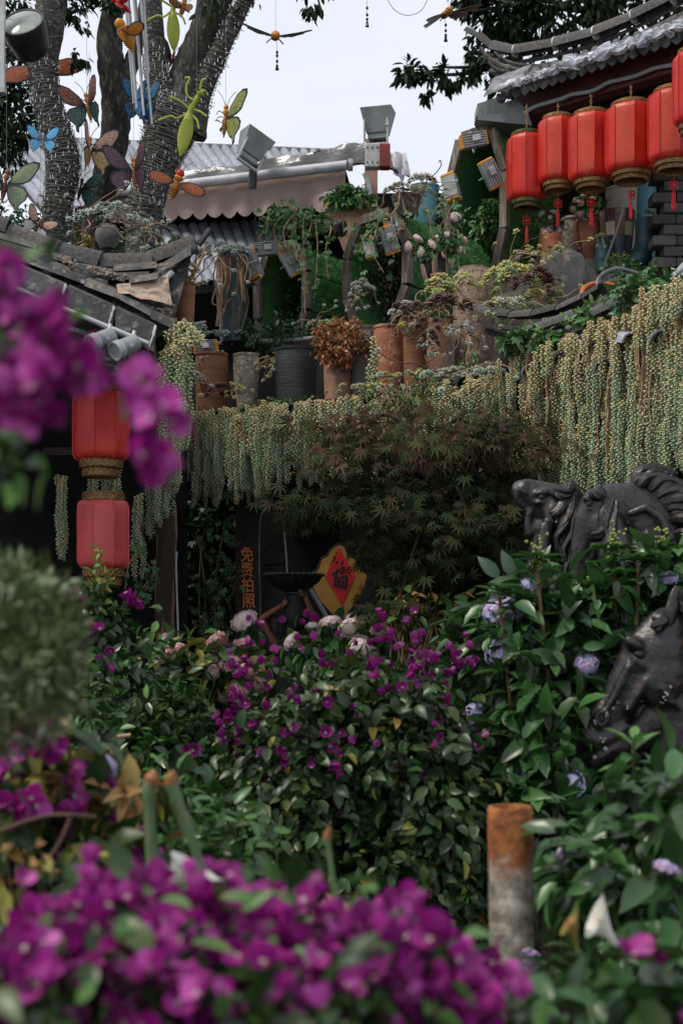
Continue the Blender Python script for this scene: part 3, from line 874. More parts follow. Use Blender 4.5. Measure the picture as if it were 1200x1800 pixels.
bl = [(165, 345, 12.5), (260, 334, 12.4), (380, 319, 12.2), (500, 303, 11.9), (600, 288, 11.7), (650, 288, 11.6), (690, 295, 11.5), (708, 318, 11.7)]
T0 = catmull([P(*q) for q in tl], 6); B0 = catmull([P(*q) for q in bl], 6); rs = random.Random(3)
for k in range(7):
    u = k / 6; row = []
    for i, (a, b) in enumerate(zip(T0, B0)):
        p = a.lerp(b, u); p = p + Vector((0, -.03 * math.sin(math.pi * u) + .02 * math.sin(i * 1.3 + k), .07 * math.sin(math.pi * u) + .018 * math.sin(i * .9 + k * 2) * math.sin(math.pi * u))); row.append(p)
    rows.append(row)
mb = MB(); mb.strip(rows); mb.strip([[p + Vector((0, .02, -.012)) for p in r] for r in rows][::-1]); mb.build('plastic_cover', 'plastic_sheet', awn)
mb = MB(); mb.slab([L0 + Vector((0, .06, .02)), R0 + Vector((0, .06, .02)), R0 + Vector((.15, 2.4, .3)), L0 + Vector((0, 2.4, .3))], (0, 0, .02)); mb.build('awning_roof', 'dark_wall', awn)  # near-black colour paints in the shadow under the awning

for (px, py, yaw, roll, lab) in ((445, 258, .5, .45, 'grey box floodlight tilted up on the plastic covered awning'), (664, 215, -.25, 0, 'grey box floodlight facing up at the right awning corner')):
    c = P(px, py, 11.7)
    o = thing('floodlight', lab, 'floodlight', c + Vector((0, 0, -.13)), 'grey floodlights on the awning')
    R = Matrix.Translation(c) @ Euler((0, roll, yaw)).to_matrix().to_4x4()
    mb = MB(); a, b_, h = .085, .13, .10
    vs = [(-a, -a * .7, -h), (a, -a * .7, -h), (a, a * .7, -h), (-a, a * .7, -h), (-b_, -b_ * .75, h), (b_, -b_ * .75, h), (b_, b_ * .75, h), (-b_, b_ * .75, h)]
    mb.add(vs, [(3, 2, 1, 0), (4, 5, 6, 7), (0, 1, 5, 4), (1, 2, 6, 5), (2, 3, 7, 6), (3, 0, 4, 7)], R); mb.build('housing', 'metal_grey', o, ang=20)
    mb = MB(); mb.box((0, 0, -.125), (.15, .10, .05), R, .006); mb.build('ballast_box', 'metal_grey', o, ang=20)
    mb = MB(); mb.box((.096, -.075, -.10), (.012, .03, .20), R); mb.box((-.096, -.075, -.10), (.012, .03, .20), R); mb.box((0, -.075, -.205), (.2, .03, .014), R); mb.build('bracket', 'metal_light', o)
    mb = MB(); mb.tube([c + Vector((0, .02, -.14)), c + Vector((-.01, .03, -.33))], .035, 8); mb.build('stem', 'metal_black', o)
    mb = MB(); mb.tube([R @ Vector((.1, -.085, -.06)), R @ Vector((.1, -.11, -.06))], .014, 8); mb.build('knob', 'metal_light', o)

ub = thing('junction_box', 'white and red electrical box under the corner floodlight', 'electric box', P(660, 295, 11.5))
mb = MB(); mb.box(P(654, 276, 11.45), (.12, .10, .19), None, .008); mb.build('white_box', 'white_dirty', ub, ang=20)
mb = MB(); mb.box(P(676, 276, 11.42), (.085, .10, .19), None, .008); mb.build('red_box', 'red_paint', ub, ang=20)
mb = MB()
for dx in (-.04, .0, .04):
    for dz in (-.06, .06): mb.box(P(654, 276, 11.45) + Vector((dx, -.052, dz)), (.012, .006, .012))
mb.build('screw', 'metal_black', ub)
sh = MB(); rows = []
for k in range(6): rows.append([P(682 + 30 * i / 5 + 2 * k, 268 + 40 * k / 5 + 6 * math.sin(i * 1.9 + k) * .4 - 6 * (5 - i) / 5 * 0, 11.55 + .03 * math.sin(i * 2 + k)) for i in range(6)])
sh.strip(rows); sh.strip([[p + Vector((0, .01, 0)) for p in r] for r in rows][::-1])
tag(sh.build('plastic_bag', 'glaze_white'), 'crumpled white plastic bag flapping beside the red box', 'plastic bag')

# ================================================================== the planted terrace building
EDGE = [(240, 8.75), (300, 8.65), (600, 8.05), (880, 7.2), (1240, 5.75)]
def edgeD(px):
    for (a, da), (b, db) in zip(EDGE, EDGE[1:]):
        if px <= b or b == 1240: return da + (db - da) * (px - a) / (b - a)
ZT = 2.92
def E_(px, back=0, z=ZT):
    d = edgeD(px) + back
    return Vector(((px - CX) * edgeD(px) / F + back * .25, d, z))
ter = thing('terrace_building', 'dark cave like building whose flat roof carries the potted garden', 'building', (0, 9.5, 0))
pxs = [240, 330, 420, 520, 600, 700, 800, 880, 960, 1040, 1120, 1240, 1340, 1440]
mb = MB(); tp = [E_(p, .03) for p in pxs]; bk = [E_(p, 5.0) for p in pxs]
dn = Vector((0, 0, -.14))
mb.strip([bk, tp, [p + dn for p in tp], [p + dn for p in bk]][::-1]); mb.build('roof_slab', 'concrete', ter)
mb = MB()
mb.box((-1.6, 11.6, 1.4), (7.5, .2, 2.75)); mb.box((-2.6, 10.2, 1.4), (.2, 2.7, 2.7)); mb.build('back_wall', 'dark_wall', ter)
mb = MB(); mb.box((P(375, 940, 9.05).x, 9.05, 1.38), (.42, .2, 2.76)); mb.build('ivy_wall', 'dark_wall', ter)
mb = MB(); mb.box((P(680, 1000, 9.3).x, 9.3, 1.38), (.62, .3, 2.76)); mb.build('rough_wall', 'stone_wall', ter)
mb = MB(); q = [E_(p, .28, 0) for p in (860, 960, 1040, 1120, 1240, 1440)]; mb.strip([q, [v + Vector((0, 0, 2.77)) for v in q]]); mb.strip([[v + Vector((.1, .2, 2.77)) for v in q], [v + Vector((.1, .2, 0)) for v in q]]); mb.build('curtain_wall', 'dark_wall', ter)
# stepped beds behind the roof edge
def bed(pts, z0, z1, back, mat='concrete'):
    a = [E_(p, b, z1) for p, b in pts]; c = [E_(p, back, z1) for p, b in pts]
    mb = MB(); mb.strip([c, a, [Vector((v.x, v.y, z0)) for v in a], [Vector((v.x, v.y, z0)) for v in c]][::-1])
    mb.build('raised_bed', mat, ter)
bed([(320, .75), (420, .75), (520, .8), (610, .85)], ZT, 3.53, 3.6, 'wood_dark')
bed([(605, .95), (700, 1.0), (800, 1.0)], ZT, 3.50, 3.8, 'moss_stone')
bed([(795, .9), (860, .9), (950, 1.0), (1060, 1.4), (1150, 1.8), (1260, 2.0), (1440, 2.2)], ZT, 3.62, 4.4, 'moss_stone')
bed([(560, 2.0), (640, 2.0), (760, 2.1), (900, 2.4)], ZT, 3.72, 4.4, 'moss_stone')
bed([(770, 2.0), (860, 2.1), (925, 2.25), (1000, 2.5), (1100, 2.9), (1250, 3.4), (1440, 3.6)], 3.6, 4.1, 5.2, 'moss_stone')
# edge tiles: barrel ends looking out over the eave
for i in range(52):
    px = 322 + i * 14.5 * (1 + i * .018)
    if px > 1430: break
    p = E_(px, -.06, ZT + .005); q = E_(px, .20, ZT + .06)
    put_barrel(TB_grey if i % 3 else TB_lich, ter, p, q, .052, name='edge_tile')
# loose white edged tiles showing through the plant curtain
for px, py, a in ((935, 660, .5), (1110, 606, -.3), (1160, 603, .2), (1062, 652, .4)):
    p = E_(px, -.09, 0); p.z = CZ + (HZ - py) * p.y / F
    put_barrel(TB_blue, ter, p + Vector((0, -.03, 0)), p + Vector((a * .1, .16, .05)), .05, name='edge_tile')
# low tiled ridge shaped like a boat prow at the right
dk = [(842, 548), (868, 556), (900, 560), (940, 558), (985, 548), (1030, 528), (1060, 512)]
cv = catmull([P(x, y, 7.55 - (x - 842) * .0028) for x, y in dk], 3)
for i in range(0, len(cv) - 3, 3):
    put_barrel(TB_dark if i % 2 else TB_lich, ter, cv[i + 3] + Vector((0, 0, .004 * (i % 2))), cv[i], .048, name='ridge_tile', hs=.9)
cv2 = [p + Vector((.02, .0, -.055)) for p in cv]
for i in range(0, len(cv2) - 3, 3):
    x, y, z, L = axes(cv2[i], cv2[i + 3], Vector((0, 0, 1)))
    mb = MB(); mb.box((0, L / 2, 0), (.10, L * .97, .022)); part('flat_tile', mb.mesh('flat_tile', 'tile_dark'), ter, frame(x, y, z, cv2[i]))
cv3 = [p + Vector((.05, .02, -.10)) for p in cv]
for i in range(0, len(cv3) - 3, 3):
    x, y, z, L = axes(cv3[i], cv3[i + 3], Vector((0, 0, 1)))
    mb = MB(); mb.box((0, L / 2, 0), (.07, L * .97, .03)); part('flat_tile', mb.mesh('flat_tile', 'tile_dark'), ter, frame(x, y, z, cv3[i]))
for r_, (x0, y0, x1, y1) in enumerate(((900, 600, 1010, 560), (1000, 592, 1100, 548), (985, 612, 1060, 585), (1040, 560, 1130, 520))):
    d = edgeD((x0 + x1) / 2) + .12
    a, b = P(x0, y0, d + .05), P(x1, y1, d)
    for k in range(3): put_barrel(TB_grey, ter, a.lerp(b, k / 3 + .33), a.lerp(b, k / 3), .05, name='roof_tile')

# shelf line with thin white cap under the alcoves
shf = thing('shelf', 'long narrow black shelf with white cap behind the row of pots', 'shelf', P(450, 620, 9.2))
a, b = P(332, 613, 9.35), P(690, 588, 8.95)
mb = MB(); mb.slab([a, b, b + Vector((.05, .4, 0)), a + Vector((.05, .4, 0))], (0, 0, -.03)); mb.build('board', 'wood_dark', shf)
mb = MB(); mb.tube(catmull([a + Vector((0, -.01, .012)), a.lerp(b, .25) + Vector((0, -.012, .02)), a.lerp(b, .5) + Vector((0, -.01, .008)), a.lerp(b, .8) + Vector((0, -.01, .022)), b + Vector((0, -.01, .01))], 6), .012, 6); mb.build('white_cap', 'white_pipe', shf)
mb = MB(); mb.slab([a + Vector((0, .1, -.03)), b + Vector((0, .1, -.03)), b + Vector((0, .13, -.03)), a + Vector((0, .13, -.03))], (0, 0, -.62)); mb.build('back_board', 'wood_dark', shf)
a2, b2 = P(330, 572, 9.2), P(362, 566, 9.2)
mb = MB(); mb.tube([a2, b2], .01, 6); mb.build('rail', 'white_pipe', shf)

# ================================================================== left pavilion (hip corner of a tiled roof)
pav = thing('tiled_pavilion', 'weathered grey tiled pavilion roof corner above the two faded lanterns', 'pavilion', (-1.3, 6.6, 0))
DL = 6.2
def p6(x, y, d=0): return P(x, y, DL + d)
def slab6(x0, y0, x1, y1, h, d0, th, mat, name, jit=0):
    a, b = p6(x0, y0, d0), p6(x1, y1, d0)
    hv = Vector((0, -.02, -h * DL / F))
    mb = MB(); mb.slab([a, b, b + hv, a + hv], (0, th, th * .35)); return mb.build(name, mat, pav, ang=20)
rid = [((-300, 318), (-62, 377)), ((-60, 378), (14, 392)), ((12, 398), (98, 431)), ((97, 432), (174, 452)), ((178, 452), (270, 453)), ((266, 447), (348, 420))]
for i, ((x0, y0), (x1, y1)) in enumerate(rid):
    put_barrel([TB_dark, TB_dark, TB_lich, TB_grey, TB_lich, TB_lich][i], pav, p6(x1, y1 + 20, -.01), p6(x0, y0 + 20), .042 if i != 3 else .044, name='ridge_tile', hs=1.75)
put_barrel(TB_dark, pav, p6(352, 432), p6(372, 405), .022, name='tip_tile')
put_barrel(TB_dark, pav, p6(280, 492, -.05), p6(344, 436, -.02), .035, name='tip_tile', up=Vector((-.5, -.3, .8)))
put_barrel(TB_blue, pav, p6(278, 508, -.08), p6(304, 480, -.06), .022, name='tip_tile', up=Vector((-.5, -.5, .8)))
for x0, y0, x1, y1, h, d0, m_ in ((-40, 396, 66, 428, 12, -.05, 'tile_lichen'), (66, 434, 126, 452, 14, -.05, 'tile_lichen'), (122, 460, 200, 474, 20, -.08, 'tile_dark'), (200, 466, 275, 460, 13, -.06, 'tile_lichen'), (272, 470, 336, 432, 18, -.06, 'tile_dark'),
                             (-40, 412, 88, 450, 14, -.12, 'tile_dark'), (84, 458, 124, 474, 14, -.13, 'tile_lichen'), (120, 480, 190, 492, 14, -.11, 'tile_dark'), (198, 480, 262, 478, 14, -.1, 'tile_dark'), (228, 488, 278, 480, 12, -.13, 'tile_lichen'),
                             (150, 490, 214, 514, 14, -.17, 'tile_lichen'), (212, 515, 268, 545, 13, -.2, 'tile_lichen'), (266, 545, 308, 564, 16, -.21, 'tile_lichen'), (20, 440, 150, 488, 13, -.17, 'tile_dark')):
    slab6(x0, y0, x1, y1, h, d0, .09, m_, 'flat_tile')
# broad eave panels with plaster in the joints
ev = [(-300, 345), (-60, 430), (30, 465), (118, 502), (203, 540), (276, 574)]
for i in range(5):
    (x0, y0), (x1, y1) = ev[i], ev[i + 1]
    slab6(x0 + 1, y0, x1 - 4, y1 - 2, 46, -.26, .05, 'tile_grey', 'eave_panel')
    mb = MB(); q = p6(x1 - 2, y1 - 2, -.264)
    mb.tube(catmull([q, q + Vector((-.012, -.008, -.05)), q + Vector((-.03, -.012, -.105))], 4), [.005, .007, .005, .007, .004, .006, .004, .003, .003], 6, jit=.3, rng=rr); mb.build('plaster_joint', 'white_dirty', pav)
# cracked mortar patch at the corner
mb = MB(); rq = random.Random(8); rows = []
for k in range(8):
    rows.append([p6(205 + 90 * i / 9 + 8 * k / 7 * (1 if i > 4 else .4), 502 - 18 * i / 9 + (12 + 42 * i / 9) * k / 7, -.10 - .10 * k / 7) + Vector((0, rq.uniform(-.012, .006), rq.uniform(-.004, .006))) for i in range(10)])
mb.strip(rows); mb.build('mortar', 'mortar', pav, smooth=False)
# crumbs of mortar left between the courses
mb = MB()
for k in range(60):
    u = rq.random(); x = 70 + 150 * u; y = 438 + 46 * u + rq.uniform(0, 12)
    mb.ell(p6(x, y, -.10 + rq.uniform(-.02, .0)), (rq.uniform(.006, .014), .01, rq.uniform(.004, .008)), None, 5, 3)
for k in range(26):
    mb.ell(p6(rq.uniform(262, 306), rq.uniform(462, 470) if k % 2 else rq.uniform(535, 550), -.16), (rq.uniform(.006, .013), .01, rq.uniform(.004, .008)), None, 5, 3)
mb.build('mortar_crumbs', 'mortar', pav, kind='stuff')
# solid roof body under the tiles
rb = [(-300, 335), (-80, 385), (14, 405), (98, 440), (174, 462), (270, 462), (340, 438)]; eb = [(-300, 372), (-80, 455), (30, 490), (118, 528), (203, 566), (268, 596), (300, 585)]
mb = MB(); mb.strip([[p6(x, y, 1.6) for x, y in rb], [p6(x, y, .03) for x, y in rb], [p6(x, y, -.2) for x, y in eb], [p6(x - 25, y + 4, 1.8) for x, y in eb]][::-1]); mb.build('roof_body', 'tile_dark', pav)
# soffit boards
for k in range(6):
    a, b = p6(-40 + 0, 510 + 0, -.2 + k * .16), p6(262, 610, -.2 + k * .16)
    mb = MB(); mb.slab([a + Vector((0, 0, -.02)), b + Vector((0, 0, -.02)), b + Vector((0, .145, -.02)), a + Vector((0, .145, -.02))], (0, 0, -.02)); mb.build('soffit_board', 'tile_grey', pav)
mb = MB(); mb.tube([p6(-30, 480, -.3), p6(60, 520, -.3), p6(262, 604, -.3)], .009, 8); mb.build('conduit', 'white_pipe', pav)
a, b = p6(150, 582, -.24), p6(243, 610, -.24)
for k in range(5):
    o_ = Vector((0, .012 * k, -.022 * k)); mb = MB(); mb.slab([a + o_, b + o_, b + o_ + Vector((-.03, 0, -.019)), a + o_ + Vector((-.0, 0, -.019))], (0, .03, 0)); mb.build('fascia_strip', 'tile_grey', pav)
# corner beam end, walls, post
mb = MB(); mb.box(p6(292, 600, .1), (.07, .5, .09)); mb.box(p6(150, 640, .5) + Vector((-.42, 0, 0)), (1.5, .12, .14)); mb.build('beam', 'wood_dark', pav)
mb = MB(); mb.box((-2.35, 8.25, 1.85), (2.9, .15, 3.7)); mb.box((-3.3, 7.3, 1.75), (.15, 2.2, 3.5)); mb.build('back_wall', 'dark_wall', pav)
mb = MB(); pp = catmull([P(292, 1200, 7.6), P(290, 1060, 7.6), P(293, 940, 7.6), P(290, 780, 7.6), P(291, 640, 7.6)], 4); mb.tube(pp, .052, 12, jit=.12, rng=rr); mb.build('post', 'wood_peel', pav)
mb = MB(); mb.tube(catmull([P(314, 1180, 7.5), P(313, 1100, 7.5), P(310, 1000, 7.5), P(311, 970, 7.52)], 4), .005, 6); mb.build('cable', 'metal_light', pav)

for px, py, lab in ((180, 597, 'ribbed grey spotlight under the left eave, nearer the flowers'), (222, 609, 'ribbed grey spotlight under the left eave, nearer the corner')):
    c = p6(px, py, -.33)
    o = thing('spotlight', lab, 'spotlight', c, 'spotlights under the tiled eave')
    ax = Vector((-.62, -.6, -.42)).normalized(); M_ = ax.to_track_quat('Z', 'Y').to_matrix().to_4x4(); M_.translation = c
    mb = MB(); pr = [(.026, -.055)]
    for k in range(10): pr += [(.036, -.052 + k * .0075), (.036, -.049 + k * .0075), (.031, -.048 + k * .0075)]
    pr += [(.037, .026), (.040, .032), (.040, .06)]
    mb.lathe(pr, 18, M_); mb.build('housing', 'metal_light', o)
    mb = MB(); mb.lathe([(.040, .06), (.041, .066), (.034, .066), (.033, .058)], 18, M_, cap=False); mb.build('rim', 'metal_light', o)
    mb = MB(); mb.lathe([(.033, .059), (.0, .061)], 14, M_); mb.build('lens', 'lamp_glass', o)
    mb = MB(); mb.box((0, 0, 0), (.084, .012, .02), M_); mb.tube([c + Vector((.02, .02, .03)), c + Vector((.03, .03, .07))], .008, 6); mb.build('bracket', 'metal_light', o)
    mb = MB(); mb.tube(catmull([c + Vector((.04, .03, -.01)), c + Vector((.045, .02, -.1)), c + Vector((.02, .02, -.15)), c + Vector((-.02, .04, -.14))], 5), .003, 5); mb.build('lead', 'wire_dark', o)

# ================================================================== right pavilion with the row of lanterns
rp = thing('temple_pavilion', 'upswept grey tiled pavilion with red beam above the row of lanterns', 'pavilion', (2.9, 9.6, 0))
hip = [(816, 52, 10.0), (838, 62, 9.95), (862, 82, 9.9), (905, 90, 9.8), (975, 77, 9.6), (1045, 58, 9.4), (1112, 30, 9.2), (1180, -4, 9.0), (1260, -50, 8.8), (1330, -86, 8.6), (1410, -126, 8.4)]
hv = [P(*q) for q in hip]
sz = [.020, .028, .040, .043, .045, .046, .047, .048, .048, .048]
for i in range(len(hv) - 1):
    put_barrel(TB_lich if i % 2 else TB_grey, rp, hv[i] - Vector((0, 0, sz[i] * .7)), hv[i + 1] - Vector((0, 0, sz[i] * .7)), sz[i], name='ridge_tile', hs=1.8)
mb = MB()
for i in range(3, 10):
    y_ = (hv[i + 1] - hv[i]).normalized(); mb.tube([hv[i] - y_ * .004, hv[i] + y_ * .008], sz[i] * 1.04, 10)
mb.build('plaster_joint', 'white_dirty', rp)
for k, (dy, dp, m_) in enumerate(((17, .03, 'tile_dark'), (28, -.02, 'tile_lichen'), (38, -.07, 'tile_dark'), (48, -.12, 'tile_lichen'), (56, -.15, 'tile_dark'))):
    for i in range(1 + (k > 1), len(hip) - 1):
        (x0, y0, d0), (x1, y1, d1) = hip[i], hip[i + 1]
        sh_ = 10 * (k % 2)
        a, b = P(x0 + sh_, y0 + dy, d0 + dp), P(x1 + sh_ - 2, y1 + dy, d1 + dp)
        if i == 1: a = P(x0 + 8 + 6 * k, y0 + dy + 4, d0 + dp)
        mb = MB(); mb.slab([a, b, b + Vector((0, -.02, -.03)), a + Vector((0, -.02, -.03))], (0, .10, .03)); mb.build('flat_tile', m_, rp, ang=20)
# upswept horn pieces at the corner
for pts, r0 in (([(843, 83), (862, 105), (893, 122)], .022), ([(858, 108), (872, 122), (895, 128)], .02), ([(868, 92), (900, 112), (960, 118)], .018)):
    c = catmull([P(x, y, 9.75) for x, y in pts], 4); mb = MB(); mb.tube(c, [r0 * (.5 + .6 * i / len(c)) for i in range(len(c))], 8); mb.build('horn_tile', 'tile_lichen', rp)
# eave: drip tiles, each under a lump of plaster
ea, eb_ = P(890, 162, 9.55), P(1400, -12, 7.85)
ra, rb_ = P(884, 146, 9.72), P(1400, -33, 8.22)
up_ = Vector((0, -.5, .85))
mb = MB(); mb.slab([ra, rb_, eb_, ea], (0, .04, -.03)); mb.build('roof_bed', 'tile_dark', rp)
NT = 27; rq = random.Random(12)
drip = MB(); outl = [(-.5, .5), (.5, .5), (.52, .1), (.3, -.32), (0, -.5), (-.3, -.32), (-.52, .1)]; drip.prism(outl, .12); drip_me = drip.mesh('drip_tile', 'tile_dark')
for i in range(NT):
    u = (i + .5) / NT; e = ea.lerp(eb_, u); r_ = ra.lerp(rb_, u)
    put_barrel(TB_grey if i % 2 else TB_dark, rp, e + Vector((0, -.01, .01)), r_, .036, up_)
    dirx = (eb_ - ea).normalized()
    dt_ = part('drip_tile', drip_me, rp, frame(dirx * .082, Vector((0, .07, 0)), Vector((0, -.012, .094)), ea.lerp(eb_, (i + 1) / NT) + Vector((0, -.025, -.024))))
    lm = MB(); pts_ = []
    lm.ell((0, 0, 0), (.036, .022, .036), None, 9, 6)
    lm.v = [v + Vector((rq.uniform(-1, 1), rq.uniform(-1, 1), rq.uniform(-1, 1))) * .0095 for v in lm.v]
    part('plaster_lump', lm.mesh('plaster_lump', 'plaster', False), dt_, TRS(e + Vector((-.004, -.032, .016)), (rq.uniform(-.3, .3), rq.uniform(-.5, .5), rq.uniform(-.3, .3)), rq.uniform(.7, 1.05)))
# plastered corner cap
mb = MB(); rows = []
for k in range(5): rows.append([P(868 + 66 * i / 6 - 5 * k, 170 - 46 * i / 6 * (1 - .1 * k) - 34 * (1 - k / 4) * (1 - i / 9), 9.62 - .05 * k) + Vector((0, rq.uniform(-.01, .01), 0)) for i in range(7)])
mb.strip(rows); mb.build('corner_cap', 'plaster_grey', rp)
for i in range(4):
    mb = MB(); mb.ell(P(880 + 7 * i, 168 - 7 * i + 6, 9.5), (.034, .03, .028), None, 8, 6); mb.build('corner_tile', 'tile_grey', rp)
# beam, conduit, soffit, dark inside
ba, bb = P(905, 212, 9.75), P(1400, 58, 8.13)
mb = MB(); mb.slab([ba, bb, bb + Vector((0, 0, .22)), ba + Vector((0, 0, .17))], (.03, .12, 0)); mb.build('red_beam', 'red_beam', rp)
ck = [(910, 212), (925, 196), (944, 186), (985, 174), (1005, 166), (1040, 160), (1068, 145), (1090, 140), (1120, 132), (1150, 120), (1185, 113), (1240, 100), (1320, 78), (1400, 56)]
mb = MB(); mb.tube(catmull([P(x, y, 9.62 - (x - 910) * .0033) for x, y in ck], 4), .013, 8); mb.build('conduit', 'white_pipe', rp)
mb = MB(); mb.slab([P(900, 190, 9.9), P(1420, 20, 8.1), P(1420, 20, 8.1) + Vector((.3, 2.2, .1)), P(900, 190, 9.9) + Vector((0, 1.6, 0))], (0, 0, .05)); mb.build('soffit', 'wood_dark', rp)
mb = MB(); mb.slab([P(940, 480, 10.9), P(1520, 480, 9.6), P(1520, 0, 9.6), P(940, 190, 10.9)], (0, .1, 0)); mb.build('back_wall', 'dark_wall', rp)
ra2 = thing('brick_pillar', 'grey brick pillar at the right edge below the lanterns', 'pillar', P(1195, 470, 9.0))
bm_ = MB(); bm_.box((0, 0, 0), (.145, .14, .062), None, .006); bme = bm_.mesh('brick', 'brick_grey')
core = MB(); core.box(P(1250, 400, 9.1), (.56, .24, .62)); core.build('mortar', 'dark_wall', ra2)
for r_ in range(9):
    for c_ in range(5):
        x = P(1168, 0, 8.95).x + c_ * .152 + (.07 if r_ % 2 else 0) - .02
        part('brick', bme, ra2, TRS((x, 8.95 + rr.uniform(-.006, .006), P(0, 476, 8.95).z + .036 + r_ * .068), (0, 0, rr.uniform(-.02, .02))))
# ================================================================== trees with fairy lights (behind the left roof)
DT = 8.9
def ppath(pts, d=DT):
    return catmull([P(x, y, d + (q[3] if len(q) > 3 else 0)) for q in pts for x, y in [q[:2]]], 6), catR([q[2] for q in pts], d)
def catR(r, d):
    out = []
    for a, b in zip(r, r[1:]):
        out += [(a + (b - a) * k / 6) * d / F for k in range(6)]
    return out + [r[-1] * d / F]
def limb(o, pts, mat='bark', name='limb', d=DT, n=14):
    c, r = ppath(pts, d); mb = MB(); mb.tube(c, r, n, True, None, .07, random.Random(int(pts[0][0])))
    mb.build(name, mat, o); return c, r
def wraps(o, c, r, turns, seed, t0=0, t1=1):
    """thin cable wound round a limb, small pale bulbs on it"""
    rq = random.Random(seed); n = turns * 14; pts = []; u = Vector((1, 0, 0)); L = len(c) - 1
    cb = MB(); bl = MB()
    for i in range(n + 1):
        s = (t0 + (t1 - t0) * i / n) * L; k = min(int(s), L - 1); f_ = s - k
        p = c[k].lerp(c[k + 1], f_); t_ = (c[k + 1] - c[k]).normalized(); rad = r[k] + (r[k + 1] - r[k]) * f_ + .006
        u_ = (u - t_ * u.dot(t_)).normalized(); w_ = t_.cross(u_)
        a = 2 * math.pi * i / 14 + .3 * math.sin(i * .05)
        q = p + (u_ * math.cos(a) + w_ * math.sin(a)) * rad * rq.uniform(1, 1.05) + t_ * rq.uniform(-.008, .008)
        pts.append(q)
        if rq.random() < .42:
            dd = Vector((rq.uniform(-.3, .3), rq.uniform(-.3, .3), 1)) if rq.random() < .6 else (q - p).normalized()
            bl.tube([q, q + dd.normalized() * rq.uniform(.012, .03)], .0026, 4)
    cb.tube(pts, .0026, 4)
    cb.build('cable', 'wire_pale', o); bl.build('bulb', 'bulb_white', o, kind='stuff')

t1 = thing('tree', 'lichen grey tree trunk at far left with pale lights wound round it', 'tree', P(100, 1618, DT))
cA, rA = limb(t1, [(100, 1700, 30), (100, 900, 28), (100, 430, 26), (104, 345, 25), (112, 292, 29), (104, 246, 27), (86, 190, 25), (76, 120, 25), (84, 60, 27), (98, -40, 26)], 'bark_wrap', 'trunk')
fl1 = thing('fairy_lights', 'string of small white lights wound round the far left trunk', 'string lights', P(100, 430, DT)); wraps(fl1, cA, rA, 62, 1, .21, .79)
t2 = thing('tree', 'dark mossy tree trunk leaning behind the wind chime', 'tree', P(165, 1618, DT + .4))
limb(t2, [(170, 1700, 24, .4), (165, 900, 24, .4), (165, 430, 22, .4), (182, 330, 25, .4), (198, 270, 25, .4), (205, 195, 27, .4), (197, 120, 26, .4), (193, 60, 22, .4), (208, -40, 18, .4)], 'bark', 'trunk')
limb(t2, [(205, 170, 18, .4), (228, 120, 15, .4), (245, 60, 12, .4), (262, -30, 10, .4)], 'bark', 'limb')
t3 = thing('tree', 'thick forked tree in the middle with lights wound round its lower limbs', 'tree', P(255, 1618, DT))
cB, rB = limb(t3, [(255, 1700, 36), (252, 900, 34), (252, 430, 31), (262, 340, 30), (284, 270, 38), (303, 215, 47), (312, 180, 40)], 'bark_wrap', 'trunk')
cC, rC = limb(t3, [(298, 225, 34, -.04), (284, 165, 23, -.06), (272, 95, 19, -.06), (266, -40, 17, -.06)], 'bark_wrap')
limb(t3, [(312, 200, 38), (338, 110, 29), (364, 40, 25), (376, -40, 23)], 'bark')
limb(t3, [(350, 90, 16, .1), (395, 10, 11, .1), (410, -40, 9, .1)], 'bark')
cD, rD = limb(t3, [(330, 235, 34, -.02), (352, 165, 21, -.03), (388, 85, 17, -.03), (428, 5, 14, -.03), (446, -40, 13, -.03)], 'bark_wrap')
fl2 = thing('fairy_lights', 'string of small white lights wound round the forked tree', 'string lights', P(255, 430, DT))
wraps(fl2, cB, rB, 60, 2, .33, 1); wraps(fl2, cC, rC, 30, 3, .15, .68); wraps(fl2, cD, rD, 34, 4, .15, 1)
def crown(o, blobs, n, size, seed, droop=.5, nparts=0, tm=None):
    rng = np.random.default_rng(seed)
    pos, out, dep = cloud(blobs, n, rng, 9, .12, .2)
    place('leaf', tm or [L_tree], leaf_frames(pos, out, rng, size, droop), o, nparts, rng, 'crown', dout=dep)
crown(t1, [(P(20, 60, DT + .6), (.16, .4, .50), 3), (P(30, 200, DT + .5), (.13, .3, .22), 2), (P(120, 5, DT + .2), (.14, .3, .10), 1.0), (P(135, 95, DT), (.07, .1, .05), .14), (P(190, 18, DT + .2), (.05, .1, .10), .2), (P(15, 250, DT + .5), (.11, .3, .15), .7)], 2600, .06, 3)
crown(t3, [(P(395, -12, DT - .2), (.24, .3, .085), 1), (P(552, -2, DT - .3), (.085, .1, .11), .55), (P(500, -40, DT - .2), (.35, .2, .07), 1), (P(388, 222, DT), (.03, .05, .03), .05)], 420, .055, 4, .8, 120)
mb = MB(); mb.tube(catmull([P(440, -60, DT - .2), P(520, -40, DT - .3), P(555, -10, DT - .3), P(565, 30, DT - .3)], 5), .006, 6); mb.build('twig', 'bark', t3)
